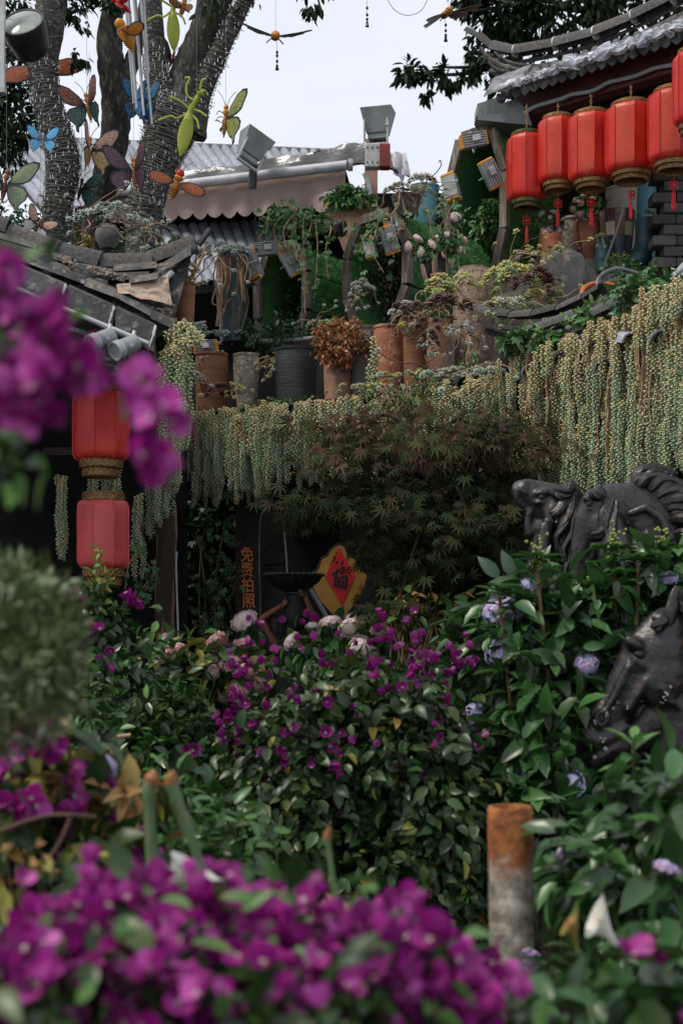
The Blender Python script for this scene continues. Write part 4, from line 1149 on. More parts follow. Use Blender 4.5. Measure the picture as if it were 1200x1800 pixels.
# ivy tangle and small plants between the trunks
hl = thing('hanging_lamp', 'round black hanging lamp with frosted glass lens among the leaves', 'lamp', P(45, 50, 8.3))
M_ = TRS(P(45, 55, 8.3)) @ Euler((.95, -.25, 0)).to_matrix().to_4x4()
mb = MB(); mb.lathe([(.05, -.17), (.10, -.13), (.125, -.02), (.13, .05), (.122, .055)], 24, M_); mb.build('housing', 'metal_black', hl)
mb = MB(); mb.lathe([(.118, .057), (.09, .068), (0, .075)], 24, M_); mb.build('lens', 'lamp_glass', hl)
mb = MB(); mb.lathe([(.122, .05), (.13, .062), (.118, .062)], 24, M_, cap=False); mb.build('rim', 'metal_black', hl)
mb = MB(); mb.tube(catmull([P(12, 45, 8.3), P(10, -20, 8.3), P(60, -40, 8.3), P(84, 40, 8.3)], 6), .007, 6); mb.build('bail', 'metal_black', hl)
wp = thing('post', 'narrow white post at the top left corner', 'post', P(4, 158, 8.2))
mb = MB(); mb.box(P(4, 40, 8.2), (.035, .04, .80), None, .004); mb.build('shaft', 'white_dirty', wp); mb = MB(); mb.box(P(4, 160, 8.2), (.045, .05, .03)); mb.build('foot', 'metal_light', wp)

# ================================================================== hanging insects
def wing_poly(kind):
    if kind == 'fore': p = [(.03, .02), (.22, .34), (.52, .66), (.80, .80), (.98, .78), (1.0, .62), (.88, .36), (.78, .16), (.55, .03), (.25, -.02), (.05, -.02)]
    elif kind == 'hind': p = [(.03, -.02), (.35, .0), (.66, -.06), (.80, -.22), (.76, -.44), (.62, -.58), (.56, -.66), (.57, -.86), (.48, -.92), (.44, -.74), (.30, -.66), (.14, -.46), (.04, -.2)]
    else: p = [(.02, .05), (.3, .17), (.65, .2), (.95, .12), (1.02, -.02), (.92, -.16), (.6, -.24), (.3, -.2), (.04, -.06)]
    return p
WING = {}
def wing_me(kind, mat):
    k = (kind, mat)
    if k not in WING:
        p = wing_poly(kind); mb = MB(); n = len(p)
        c = (sum(a for a, b in p) / n, sum(b for a, b in p) / n)
        vs = []
        for (x, z), y in [(q, 0) for q in p]: vs.append((x, -.012 + .09 * x * x, z))
        vs += [(x, .012 + .09 * x * x, z) for x, z in p]; vs += [(c[0], -.03, c[1]), (c[0], .01, c[1])]
        o_ = 2 * n + 2; vs += [((x - c[0]) * .86 + c[0], -.016 + .09 * x * x, (z - c[1]) * .84 + c[1]) for x, z in p]; vs += [((x - c[0]) * .86 + c[0], .014 + .09 * x * x, (z - c[1]) * .84 + c[1]) for x, z in p]
        fs = [(o_ + i, o_ + (i + 1) % n, 2 * n) for i in range(n)] + [(o_ + n + (i + 1) % n, o_ + n + i, 2 * n + 1) for i in range(n)]
        mb.add(vs, fs); mb.mat(1); mb.f += [(i, (i + 1) % n, o_ + (i + 1) % n, o_ + i) for i in range(n)] + [(n + (i + 1) % n, n + i, o_ + n + i, o_ + n + (i + 1) % n) for i in range(n)] + [(i, i + n, (i + 1) % n + n, (i + 1) % n) for i in range(n)]
        mb.m += [1] * (3 * n); WING[k] = mb.mesh('wing', [mat, 'metal_black' if mat != 'wing_cyan' else 'wing_blue'], True, None, 50)
    return WING[k]
def insect(name, label, cat, px, py, d, s, rot, fore, hind=None, body='bug_orange', flap=(.25, .25), stripes=True, thick=.09, group='hanging insect ornaments in the trees', left=True, right=True, head='bug_orange', single=False):
    c = P(px, py, d); o = thing(name, label, cat, c, group)
    R = TRS(c, rot)
    for side, fl, on in ((1, flap[0], right), (-1, flap[1], left)):
        if not on: continue
        for kind, mat in ([('bee', fore)] if single else [('fore', fore), ('hind', hind or fore)]):
            part('wing', wing_me(kind, mat), o, R @ Matrix.Diagonal((side, 1, 1, 1)) @ Matrix.Rotation(-fl, 4, 'Z') @ Matrix.Translation((thick * s * .5, .0, 0)) @ Matrix.Diagonal((s, s, s, 1)))
    mb = MB(); n = 9
    pr = [(.02, -.62)]
    for i in range(n):
        z = -.58 + i * .075; q = math.sin(math.pi * (i + 1.2) / (n + 2.2)); pr += [(thick * q * .9, z), (thick * q * 1.05, z + .035), (thick * q * .85, z + .068)]
    pr += [(thick * .8, .10), (thick * 1.05, .2), (thick * .7, .28)]
    mb.lathe([(a * s, b * s) for a, b in pr], 12, R); mb.build('body', body, o)
    mb = MB(); mb.ell((0, 0, .35 * s), (thick * .95 * s, thick * .95 * s, thick * s), R, 10, 7); hd_ = mb.build('head', head, o)
    if stripes:
        mb = MB()
        for i in range(1, n - 1):
            z = -.58 + i * .075; q = math.sin(math.pi * (i + 1.2) / (n + 2.2)); mb.lathe([(thick * q * .93 * s, (z - .012) * s), (thick * q * 1.0 * s, z * s), (thick * q * .93 * s, (z + .012) * s)], 12, R, cap=False)
        mb.build('stripe', 'metal_black', o)
    mb = MB()
    for sd in (-1, 1): mb.tube(catmull([R @ Vector((sd * .03 * s, 0, .4 * s)), R @ Vector((sd * .12 * s, -.05 * s, .62 * s)), R @ Vector((sd * .3 * s, -.06 * s, .85 * s))], 4), .0022, 4)
    mb.build('antenna', 'wire_dark', hd_)
    mb = MB()
    for sd in (-1, 1):
        for k in range(2): mb.tube([R @ Vector((sd * .06 * s, -.05 * s, (.15 - .12 * k) * s)), R @ Vector((sd * .2 * s, -.16 * s, (.18 - .2 * k) * s)), R @ Vector((sd * .25 * s, -.2 * s, (.05 - .22 * k) * s))], .003, 4)
    mb.build('leg', 'wire_dark', o)
    mb = MB(); mb.tube([R @ Vector((0, 0, .2 * s)), R @ Vector((0, 0, .2 * s)) + Vector((0, 0, .55))], .0012, 4); mb.build('thread', 'wire_pale', o)
    return o
insect('bee_ornament', 'plain orange winged insect clinging to the back of the far left trunk', 'insect ornament', 74, 124, 9.12, .26, (0, -.15, 0), 'wing_orange', flap=(.1, .1), single=True, stripes=False)
insect('butterfly_ornament', 'rust and green winged butterfly with orange body beside the far left trunk', 'butterfly ornament', 155, 185, 8.5, .165, (.1, -.22, .25), 'wing_rust', 'wing_green', flap=(1.35, .15), group='hanging insect ornaments in the trees')
insect('butterfly_ornament', 'small bright sky blue butterfly on the far left trunk', 'butterfly ornament', 76, 246, 8.5, .095, (0, .05, .1), 'wing_cyan', body='chip_pale', head='chip_pale', flap=(.35, .35), stripes=False)
insect('butterfly_ornament', 'teal and yellow butterfly above the left roof edge', 'butterfly ornament', 10, 322, 8.5, .19, (0, .2, -.1), 'wing_teal', body='bug_brown', flap=(.2, .9), head='bug_brown')
insect('butterfly_ornament', 'pink and cream patterned butterfly seen half edge on', 'butterfly ornament', 157, 262, 8.6, .17, (.1, .05, .35), 'wing_pink', 'wing_yellow', flap=(.35, 1.3))
insect('butterfly_ornament', 'dark purple butterfly with orange body and tailed wings', 'butterfly ornament', 236, 300, 8.5, .18, (.05, -.08, .3), 'wing_purple', flap=(1.4, .2))
insect('butterfly_ornament', 'deep blue butterfly hanging below the wind chime', 'butterfly ornament', 250, 182, 8.6, .15, (0, .1, -.3), 'wing_blue', body='metal_black', head='metal_black', flap=(.5, 1.1), stripes=False)
insect('butterfly_ornament', 'narrow brown bodied butterfly seen edge on beside the blue one', 'butterfly ornament', 232, 180, 8.55, .13, (0, .0, 1.2), 'wing_blue', body='bug_brown', head='bug_brown', flap=(.9, 1.3))
insect('bee_ornament', 'orange bee with black striped body and red head at the forked tree foot', 'insect ornament', 311, 322, 8.4, .165, (.1, .35, 0), 'wing_orange', flap=(.1, .1), thick=.17, head='bug_red', single=True)
insect('butterfly_ornament', 'yellow green swallowtail with orange body against the white sky', 'butterfly ornament', 396, 208, 8.3, .18, (.05, .1, -.15), 'wing_lime', 'wing_lime', flap=(.75, 1.5), left=False)
insect('insect_ornament', 'chubby orange insect hanging beside the wind chime tubes', 'insect ornament', 220, 60, 8.3, .17, (.3, -.55, .2), 'bug_orange', body='bug_orange', flap=(1.2, 1.2), thick=.2, stripes=False, single=True)
insect('butterfly_ornament', 'dark purple butterfly with red body half hidden in the tree fork', 'butterfly ornament', 303, 103, 9.0, .11, (0, .3, .2), 'wing_purple', body='bug_red', head='bug_red', flap=(.6, .6))
insect('insect_ornament', 'bright red insect at the top of the wind chime', 'insect ornament', 212, 8, 8.2, .12, (.2, -1.0, .1), 'bug_red', body='bug_red', head='bug_red', flap=(1.2, 1.2), thick=.16, stripes=False, single=True)
insect('butterfly_ornament', 'dark winged butterfly flying flat against the open sky', 'butterfly ornament', 484, 63, 8.0, .19, (1.92, .06, .1), 'metal_black', body='bug_brown', head='bug_orange', flap=(-.12, -.12), thick=.13)
insect('butterfly_ornament', 'orange brown butterfly tilted near the upturned roof corner', 'butterfly ornament', 785, 22, 8.0, .16, (1.7, -.25, .2), 'wing_rust', body='bug_orange', flap=(.2, .35), thick=.13)
insect('insect_ornament', 'small orange wasp among the upper limbs of the forked tree', 'insect ornament', 322, 12, 8.6, .10, (.2, .3, 0), 'bug_brown', body='bug_orange', flap=(.9, .9), thick=.16, single=True)
insect('butterfly_ornament', 'small pinkish white butterfly resting on the left roof ridge', 'butterfly ornament', 68, 395, 7.6, .09, (.2, .6, .2), 'wing_pink', 'white_dirty', body='bug_brown', head='bug_brown', flap=(.4, .4))
insect('butterfly_ornament', 'dark green butterfly in the gap between the trunks', 'butterfly ornament', 142, 330, 9.0, .14, (0, .2, 0), 'wing_green', body='metal_black', head='metal_black', flap=(.4, .4))

def mantis(label, px, py, d, s, rot):
    c = P(px, py, d); o = thing('mantis_ornament', label, 'mantis ornament', c, 'green mantis ornaments'); R = TRS(c, rot, s)
    mb = MB(); rows = []
    for i in range(11):
        t = i / 10; w = .17 * math.sin(math.pi * (t * .92 + .06)) ** .8; z = .10 - 1.0 * t
        rows.append([R @ Vector((w * math.cos(a), -.10 * math.sin(a) * (1 - .3 * t) * min(1, w / .08), z)) for a in np.linspace(0, 2 * math.pi, 13)])
    mb.strip(rows); mb.build('abdomen', 'bug_lime', o)
    mb = MB()
    for i in range(9):
        t = .12 + i * .085
        for sd in (-1, 1): mb.tube([R @ Vector((0, -.105, .05 - t)), R @ Vector((sd * .11, -.075, -.03 - t))], .005 * s, 4)
    mb.build('wing_rib', 'bug_lime', o)
    mb = MB(); mb.tube([R @ Vector(p) for p in ((0, 0, .05), (.02, -.02, .2), (.08, -.04, .36), (.14, -.05, .46))], [.07 * s, .055 * s, .05 * s, .06 * s], 10); mb.build('thorax', 'bug_lime', o)
    mb = MB(); mb.ell((.2, -.06, .56), (.12, .08, .085), R, 12, 8); mb.build('head', 'bug_lime', o)
    mb = MB(); mb.ell((.12, -.12, .60), (.03, .03, .035), R, 8, 6); mb.ell((.28, -.12, .56), (.03, .03, .035), R, 8, 6); mb.build('eye', 'metal_black', o)
    for pts in (((.10, -.05, .34), (-.10, -.1, .42), (-.16, -.12, .62), (-.12, -.14, .80), (-.22, -.14, .78)), ((.12, -.05, .40), (.16, -.12, .62), (.18, -.14, .80), (.26, -.14, .84)),
                ((-.02, 0, .18), (-.28, -.04, .30), (-.52, -.06, .34)), ((-.03, 0, .08), (-.24, -.06, -.10), (-.40, -.06, -.08), (-.66, -.04, -.22)), ((.03, 0, .18), (.25, -.05, .14), (.42, -.06, .06)), ((.03, 0, .06), (.22, -.06, -.06), (.30, -.06, -.24))):
        mb = MB(); mb.tube(catmull([R @ Vector(p) for p in pts], 4), .026 * s, 7); mb.build('leg', 'bug_lime', o)
    mb = MB(); mb.tube([R @ Vector((.1, 0, .4)), R @ Vector((.1, 0, .4)) + Vector((0, 0, .5))], .0012, 4); mb.build('thread', 'wire_pale', o)
mantis('large lime green mantis hanging in front of the forked tree', 332, 205, 8.35, .26, (.05, .22, -.1))
mantis('green mantis near the top edge between the upper limbs', 304, 25, 8.6, .24, (.1, -.05, .3))

wc = thing('wind_chime', 'long silver tube wind chime hanging between the tree trunks', 'wind chime', P(238, -10, 8.4))
for k in range(8):
    a = k * .785; top = P(236, -20, 8.4) + Vector((.055 * math.cos(a), .055 * math.sin(a), 0)); L_ = .50 + .045 * k
    mb = MB(); mb.tube([top + Vector((0, 0, -.03)), top + Vector((.03 + .006 * k, 0, -L_))], .0075, 8); mb.build('tube', 'metal_light', wc)
mb = MB(); mb.tube([P(236, -20, 8.4), P(249, 170, 8.4)], .0016, 4); mb.build('cord', 'wire_pale', wc)
mb = MB(); mb.lathe([(.03, -.01), (.07, 0), (.07, .012), (.02, .02)], 16, TRS(P(236, -18, 8.4))); mb.build('top_plate', 'wood_old', wc)
for px, py, ys, lab in ((487, 112, (70, 92, 98, 108, 116), 'dark bead drop below the dark flying butterfly'), (645, 38, (-20, 14, 26, 34, 40), 'small dark bead drop alone at the top centre'), (783, 62, (30, 44, 54, 62, 66), 'dark bead drop below the orange tilted butterfly')):
    o = thing('bead_drop', lab, 'bead drop', P(px, py, 8.0), 'bead drops on threads')
    mb = MB(); mb.tube([P(px - 1, ys[0], 8.0), P(px, ys[-1], 8.0)], .0015, 4); mb.build('thread', 'wire_dark', o)
    for y in ys[1:]:
        mb = MB(); mb.ell(P(px, y, 8.0), (.008, .008, .009), None, 8, 6); mb.build('bead', 'metal_black', o)
    mb = MB(); mb.lathe([(.012, -.012), (.008, .0), (.003, .012)], 8, TRS(P(px, ys[-1] + 3, 8.0))); mb.build('bell', 'metal_black', o)
mb = MB(); mb.tube(catmull([P(672, -20, 8.0), P(690, 14, 8.0), P(715, 27, 8.0), P(742, 16, 8.0), P(757, -20, 8.0)], 6), .0018, 5)
tag(mb.build('wire_loop', 'wire_dark'), 'thin dark wire loop hanging into the sky at the top', 'wire')

# ================================================================== tree behind the right pavilion
tr = thing('tree', 'big dark leafy tree behind the right pavilion roof', 'tree', P(1080, 1450, 12.5))
mb = MB(); mb.tube(catmull([P(1080, 1450, 12.5), P(1070, 700, 12.6), P(1060, 100, 12.7), P(1030, -120, 12.7)], 5), [.2 - .005 * i for i in range(16)], 10); mb.build('trunk', 'bark', tr)
mb = MB()
for e in ((720, 130), (760, 118), (830, 20), (900, 10)): mb.tube(catmull([P(1040, 20, 12.6), P((e[0] + 1000) / 2, e[1] - 10, 12.2), P(*e, 11.8)], 5), [.03 - .0022 * i for i in range(11)], 6)
mb.build('limb', 'bark', tr)
crown(tr, [(P(1010, -10, 12.2), (.85, .7, .52), 5), (P(1180, 0, 12.2), (.7, .7, .6), 3), (P(880, 30, 12.1), (.28, .4, .32), 1.4), (P(850, 110, 11.9), (.10, .2, .15), .5), (P(890, 160, 12), (.1, .2, .15), .3), (P(832, -15, 12), (.18, .3, .16), .8), (P(790, 136, 11.8), (.24, .15, .055), .42), (P(722, 128, 11.8), (.11, .12, .085), .24), (P(742, 160, 11.8), (.05, .06, .05), .06), (P(868, 155, 11.8), (.03, .05, .03), .03)], 6200, .085, 9, .55, 200)

# ================================================================== lanterns
def prof_lantern(w, h):
    """half profile of one cloth panel: radius factor, height"""
    return [(.72, .5), (.80, .497), (.90, .482), (.965, .45), (.995, .40), (1, .30), (1, .05), (.995, -.15), (1, -.30), (.99, -.40), (.95, -.45), (.87, -.482), (.78, -.497), (.68, -.5)]
def lantern(label, px, py, d, w, h, mats, trim='gold_trim', rz=0., group=None, tassel=True, chain=.18, rings=2, top_h=.021, tilt=0):
    """px, py: middle of the cloth body; w, h in photo pixels"""
    S = d / F; R_ = w * S / 2; H = h * S; c = P(px, py, d)
    o = thing('red_lantern', label, 'lantern', c, group); B = TRS(c, (0, tilt, rz)); pr = prof_lantern(w, h)
    pans = {}
    for mat in set(mats):
        mb = MB(); rows = []
        for r, z in pr:
            row = []
            for k, a in enumerate(np.linspace(-math.pi / 8, math.pi / 8, 7)):
                q = R_ * r * (math.cos(math.pi / 8) / math.cos(a)) * (1 - .012 * (abs(k - 3) < 3) * math.sin(z * 14) * .5) * (1.0 + .015 * math.cos(a * 8))
                row.append((q * math.sin(a), -q * math.cos(a), z * H))
            rows.append(row)
        mb.strip(rows[::-1]); pans[mat] = mb.mesh('panel', mat)
    for k in range(8): part('panel', pans[mats[k % len(mats)]], o, B @ Matrix.Rotation(k * math.pi / 4, 4, 'Z'))
    mb = MB()
    for k in range(8):
        a = math.pi / 8 + k * math.pi / 4
        mb.tube([B @ Vector((R_ * r * math.sin(a) * 1.003, -R_ * r * math.cos(a) * 1.003, z * H)) for r, z in pr], .0022 * w / 60, 5)
    mb.build('seam', mats[0], o)
    th = top_h
    def ring(z0, z1, r, nm):
        mb = MB(); mb.lathe([(r * .985, z0), (r * .985, z1)], 28, B, cap=False); q = r * 1.03
        for zz in (z0, z1): mb.lathe([(q * .97, zz - .004), (q * 1.03, zz), (q * .97, zz + .004)], 28, B, cap=False)
        n = 20
        for k in range(n):
            for sg in (1, -1):
                a0 = 2 * math.pi * k / n; a1 = a0 + sg * 2 * math.pi / n * 1.5
                mb.tube([B @ Vector((q * math.cos(a0), q * math.sin(a0), z0)), B @ Vector((q * 1.02 * math.cos((a0 + a1) / 2), q * 1.02 * math.sin((a0 + a1) / 2), (z0 + z1) / 2)), B @ Vector((q * math.cos(a1), q * math.sin(a1), z1))], .0028, 4)
        mb.build(nm, trim, o)
    ring(H / 2 + .002, H / 2 + th, R_ * .74, 'top_trim')
    z = -H / 2 - .002
    for k in range(rings):
        ring(z - th, z, R_ * (.72 - .10 * k), 'bottom_trim'); z -= th + .006
    mb = MB(); mb.lathe([(R_ * .6, H / 2), (R_ * .55, H / 2 + .01)], 16, B); mb.lathe([(R_ * .5, -H / 2 - .01), (R_ * .55, -H / 2)], 16, B); mb.build('inner_rim', 'wood_dark', o)
    if chain:
        mb = MB()
        for k in range(int(chain / .016)):
            q = B @ Vector((0, 0, H / 2 + th + .01 + k * .016)); a = (k % 2) * 1.57
            mb.tube([q + Vector((math.cos(t) * .006 * math.cos(a), math.cos(t) * .006 * math.sin(a), math.sin(t) * .011)) for t in np.linspace(0, 6.283, 9)], .0018, 4)
        mb.build('chain', 'gold_trim', o)
    if tassel:
        t0 = B @ Vector((0, 0, z)); q = t0 + Vector((0, 0, -.075))
        mb = MB(); mb.tube([t0, q], .002, 4); mb.build('tassel_cord', 'tassel_red', o)
        mb = MB()
        for k in range(4):
            a = k * math.pi / 2 + .78
            mb.tube([q + Vector((.017 * math.cos(a) + .012 * math.cos(t), 0.004 * math.sin(2 * t), .017 * math.sin(a) + .012 * math.sin(t))) for t in np.linspace(0, 6.283, 10)], .0042, 5)
        mb.ell(q, (.015, .01, .015), None, 8, 6); kn_ = mb.build('tassel_knot', 'tassel_red', o)
        mb = MB(); rq = random.Random(int(px))
        for k in range(22):
            a = rq.uniform(0, 6.28); r_ = .012 * math.sqrt(rq.random()); mb.tube([q + Vector((0, 0, -.03)), q + Vector((r_ * .8 * math.cos(a), r_ * .8 * math.sin(a), -.05)), q + Vector((r_ * math.cos(a), r_ * math.sin(a), -.14 - rq.uniform(0, .012)))], .0024, 4)
        mb.build('tassel_fringe', 'tassel_red', kn_)
    return o
G_ = 'lanterns hanging under the temple pavilion eave'
RP = ['lantern_red', 'lantern_print']
lantern('plain red lantern with green gold trim, leftmost of the pavilion row', 925, 297, 9.3, 70, 112, ['lantern_red'], 'gold_green', .2, G_, chain=.20)
lantern('red lantern with scroll print, second in the row from the left', 980, 267, 9.15, 70, 110, RP, 'gold_trim', .42, G_, chain=.10)
lantern('red lantern with broad scroll panel in the middle of the row', 1038, 262, 8.95, 80, 114, RP, 'gold_trim', .36, G_, chain=.12)
lantern('largest red lantern with scroll panel between the middle and the brick pillar', 1108, 247, 8.75, 90, 116, RP, 'gold_trim', .32, G_, chain=.12)
lantern('red lantern with scroll panel nearest the brick pillar', 1183, 226, 8.5, 90, 122, RP, 'gold_trim', .40, G_, chain=.14)
lantern('red lantern cut by the right photo edge, highest of the row', 1222, 158, 8.1, 80, 125, ['lantern_red'], 'gold_trim', .1, G_, chain=.25, tassel=False)
G2 = 'two faded lanterns hung one below the other'
lantern('faded orange red lantern, upper one of the hanging pair', 178, 749, 6.9, 101, 120, ['lantern_faded'], 'gold_trim', .32, G2, tassel=False, chain=.28, top_h=.036)
lantern('faded pinkish red lantern, lower one of the hanging pair', 182, 940, 6.8, 95, 118, ['lantern_pink'], 'gold_trim', .15, G2, tassel=False, chain=.04, top_h=.036)
for dx, sd in ((-.06, 'left'), (.065, 'right')):
    mb = MB(); mb.tube([P(182, 832, 6.85) + Vector((dx, 0, 0)), P(182, 872, 6.85) + Vector((dx, 0, 0))], .003, 5)
    tag(mb.build('hanger_cord', 'wire_dark'), sd + ' one of the two dark cords joining the faded lanterns', 'cord', 'cords between the faded lanterns')

# ================================================================== led floodlights with orange end caps
def led(label, px, py, d, rot, s=1.0):
    c = P(px, py, d); o = thing('led_floodlight', label, 'floodlight', c, 'small finned floodlights with orange ends'); R = TRS(c, rot, s)
    mb = MB(); mb.box((0, 0, 0), (.09, .05, .15), R, .004); hs_ = mb.build('housing', 'metal_light', o, ang=20)
    mb = MB()
    for k in range(6): mb.box((-.04 + .016 * k, -.032, 0), (.004, .022, .146), R)
    mb.build('fin', 'metal_light', hs_)
    mb = MB(); mb.box((.0, -.05, .01), (.034, .03, .05), R, .003); mb.build('driver_box', 'white_dirty', o, ang=20)
    mb = MB(); mb.box((0, .0285, 0), (.082, .006, .135), R); mb.build('lens', 'lamp_glass', o)
    for sz in (-1, 1):
        mb = MB(); mb.box((0, .0, sz * .081), (.088, .056, .018), R, .004); mb.build('end_cap', 'orange_plastic', o, ang=20)
    mb = MB(); mb.tube([R @ Vector(p) for p in ((-.05, 0, 0), (-.065, .05, 0), (.0, .09, 0), (.065, .05, 0), (.05, 0, 0))], .005 * s, 6); mb.build('bracket', 'metal_light', o)

# ================================================================== octagonal alcove planters covered in artificial turf
def alcove(label, px, py, d, w, h, depth, rz, prof, seed, blades=4200, turf_from=1):
    """px, py: middle of the opening's base; w, h in metres; opening faces local -Y turned by rz"""
    o = thing('planter_alcove', label, 'planter', P(px, py, d), 'turf covered alcove planters'); R = TRS(P(px, py, d), (0, 0, rz))
    pr = [Vector((x * w / 2, 0, z * h)) for x, z in prof]
    n = len(pr)
    for i in range(n - 1):
        a, b = pr[i], pr[i + 1]; dvec = (b - a); L = dvec.length; t_ = dvec / L; nn = Vector((-t_.z, 0, t_.x)) * -1
        mb = MB(); q = [a + Vector((0, 0, 0)), b, b + nn * -.055, a + nn * -.055]
        mb.slab([R @ (p + Vector((0, -.035, 0))) for p in q], R.to_3x3() @ Vector((0, .05, 0))); mb.build('frame_board', 'wood_old', o, ang=20)
        mb = MB(); q = [a, b, b + Vector((0, depth, 0)), a + Vector((0, depth, 0))]
        mb.slab([R @ p for p in q], R.to_3x3() @ (nn * -.03)); tp_o = mb.build('turf_panel', 'turf_base', o, ang=20)
        if blades and i >= turf_from:
            rng = np.random.default_rng(seed + i); k = int(blades * L / h)
            u, v_ = rng.random(k), rng.random(k); off = nn * -.03
            pos = np.array([tuple(R @ (a + dvec * float(x) + Vector((0, depth * float(y), 0)) + off)) for x, y in zip(u, v_)])
            nw = np.array(R.to_3x3() @ -nn); tip = nw[None] + rng.normal(size=(k, 3)) * .55; tip[:, 2] -= .3
            scatter('turf_blades', T_blade, frames(pos, rng.normal(size=(k, 3)), tip, rng.uniform(.020, .036, k)), tp_o, kind='stuff')
    mb = MB(); mb.add([R @ (p + Vector((0, depth - .02, 0))) for p in pr], [tuple(range(n))]); mb.add([R @ (p + Vector((0, depth - .01, 0))) for p in pr], [tuple(range(n - 1, -1, -1))]); mb.build('back_panel', 'wood_dark', o)
    return o
T_blade = leafT('blade', .14, .02, .3, st=(0, .5, 1), pr=(0, 1, 0))
T_blade = T([(-.07, 0, 0), (.07, 0, 0), (.05, .5, -.05), (0, 1, -.25)], [(0, 1, 2), (0, 2, 3)], [0, 0], ['blade'], 'blade')
OCT = [(-.62, 0), (-.98, .30), (-1, .66), (-.52, .98), (.52, 1.0), (1, .70), (.98, .32), (.55, 0)]
alcove('turf alcove under the trailing ivy with a dark bush inside', 498, 603, 9.55, .36, .62, .95, -.62, OCT, 10)
alcove('turf alcove in the middle below the bowl of trailing succulents', 664, 568, 9.1, .44, .66, .95, -.70, OCT, 20)
alcove('tallest turf alcove beside the first red lantern', 838, 492, 9.75, .39, .99, .8, -.62, OCT, 30, 7000)
for lab, px, py, d, rot, s in (('floodlight lying flat over the ivy alcove opening', 468, 438, 9.3, (.2, 1.45, .3), 1.2), ('floodlight leaning on the left side of the ivy alcove', 444, 468, 9.2, (-.1, .35, 2.6), 1.25), ('floodlight hanging inside the top of the ivy alcove', 510, 462, 9.1, (.15, -.55, .1), 1.25),
                              ('floodlight lying over the middle alcove', 692, 398, 8.9, (.2, 1.45, .2), .9), ('floodlight hanging inside the top of the middle alcove', 684, 422, 8.8, (.15, -.35, .1), 1.25), ('floodlight in shade at the left of the middle alcove', 650, 436, 8.9, (.1, .25, 2.8), 1.0),
                              ('floodlight lying over the tallest alcove', 832, 247, 9.6, (.2, 1.35, .3), 1.35), ('floodlight leaning against the outer left side of the tallest alcove', 792, 330, 9.5, (.1, .25, 2.7), 1.4), ('floodlight hanging inside the top of the tallest alcove', 862, 306, 9.4, (.15, -.5, .1), 1.4),
                              ('floodlight lying on the shelf end above the brown pot', 362, 610, 8.9, (.3, 1.5, .15), 1.1), ('floodlight on the weedy slope at the right edge', 1196, 484, 7.2, (.3, .7, .4), 1.0)):
    led(lab, px, py, d, rot, s * .78)
# grey plastic roof ornament behind the tallest alcove
ro = thing('roof_ornament', 'small blue grey moulded tiled roof piece behind the first red lantern', 'roof ornament', P(880, 230, 9.9))
for pts, th, y0 in (([(835, 222), (930, 232), (922, 205), (900, 184), (897, 196), (888, 204), (868, 212), (840, 210)], .25, 9.7), ([(835, 212), (836, 192), (872, 180), (882, 190), (905, 182), (900, 210), (870, 214)], .2, 9.85)):
    mb = MB(); c = P(*pts[0], y0); mb.prism([((x - pts[0][0]) * y0 / F, (pts[0][1] - y) * y0 / F) for x, y in pts], th, Matrix.Translation(c)); mb.build('body', 'metal_grey', ro, ang=20)
for x in (843, 852, 866):
    mb = MB(); mb.box(P(x, 200, 9.7), (.022, .03, .1), None, .004); mb.build('rib', 'metal_grey', ro, ang=20)

# ================================================================== pots
def pot(name, label, px, w, ytop, d, z0, mat, prof, mats2=None, n=28, rings=0, ry=0, soil=True, cat='pot', group=None, parts=None):
    """px centre, w width in photo pixels at depth d; stands on z0 and reaches photo row ytop"""
    x = (px - CX) * d / F; r = w * d / F / 2; zt = CZ + (HZ - ytop) * d / F; h = zt - z0
    o = thing(name, label, cat, (x, d, z0), group); R = TRS((x, d, z0), (0, ry, 0)); rq = random.Random(int(px * 7))
    wob = [rq.uniform(-.012, .012) for _ in range(60)]
    pts = []
    for (a, b), (a2, b2) in zip(prof, prof[1:]):
        k = max(1, int(abs(b2 - b) * h / .02)) if rings else 1
        for i in range(k):
            u = i / k; pts.append((r * (a + (a2 - a) * u) * (1 + (rings * (.5 if i % 2 else -.5))), h * (b + (b2 - b) * u)))
    pts.append((r * prof[-1][0], h * prof[-1][1]))
    top = pts[-1]; pts += [(top[0] * .86, top[1]), (top[0] * .82, top[1] - min(.03, h * .2))]
    mb = MB(); mb.lathe(pts, n, R, rfun=lambda a, i: 1 + .012 * math.sin(a * 2 + i * .4) + wob[i % 60] * .4); bd_ = mb.build('body', mat, o)
    mb = MB(); mb.lathe([(top[0] * .9, top[1] - .012), (top[0] * 1.05, top[1] - .008), (top[0] * 1.06, top[1] + .006), (top[0] * .9, top[1] + .008)], n, R, cap=False); mb.build('rim', mats2 or mat, bd_)
    if soil:
        mb = MB(); mb.lathe([(top[0] * .84, top[1] - .02), (0, top[1] - .005)], 14, R); mb.build('soil', 'soil', o)
    return o, Vector((x, d, zt)), r
CYL = [(.80, 0), (.88, .1), (.97, .5), (1, .85), (.97, 1)]
JAR = [(.55, 0), (.75, .15), (.98, .5), (1, .72), (.85, .9), (.62, 1)]
BOW = [(.55, 0), (.8, .25), (.98, .75), (1, 1)]
TUB = [(.86, 0), (.93, .4), (1, .8), (1, 1)]
VAS = [(.5, 0), (.62, .2), (.9, .55), (1, .75), (.7, .9), (.8, 1)]
AMP = [(.7, 0), (.75, .06), (.42, .16), (.55, .4), (.95, .72), (.7, .86), (.5, .9), (.72, 1)]
def zt(px, back): return edgeD(px) + back
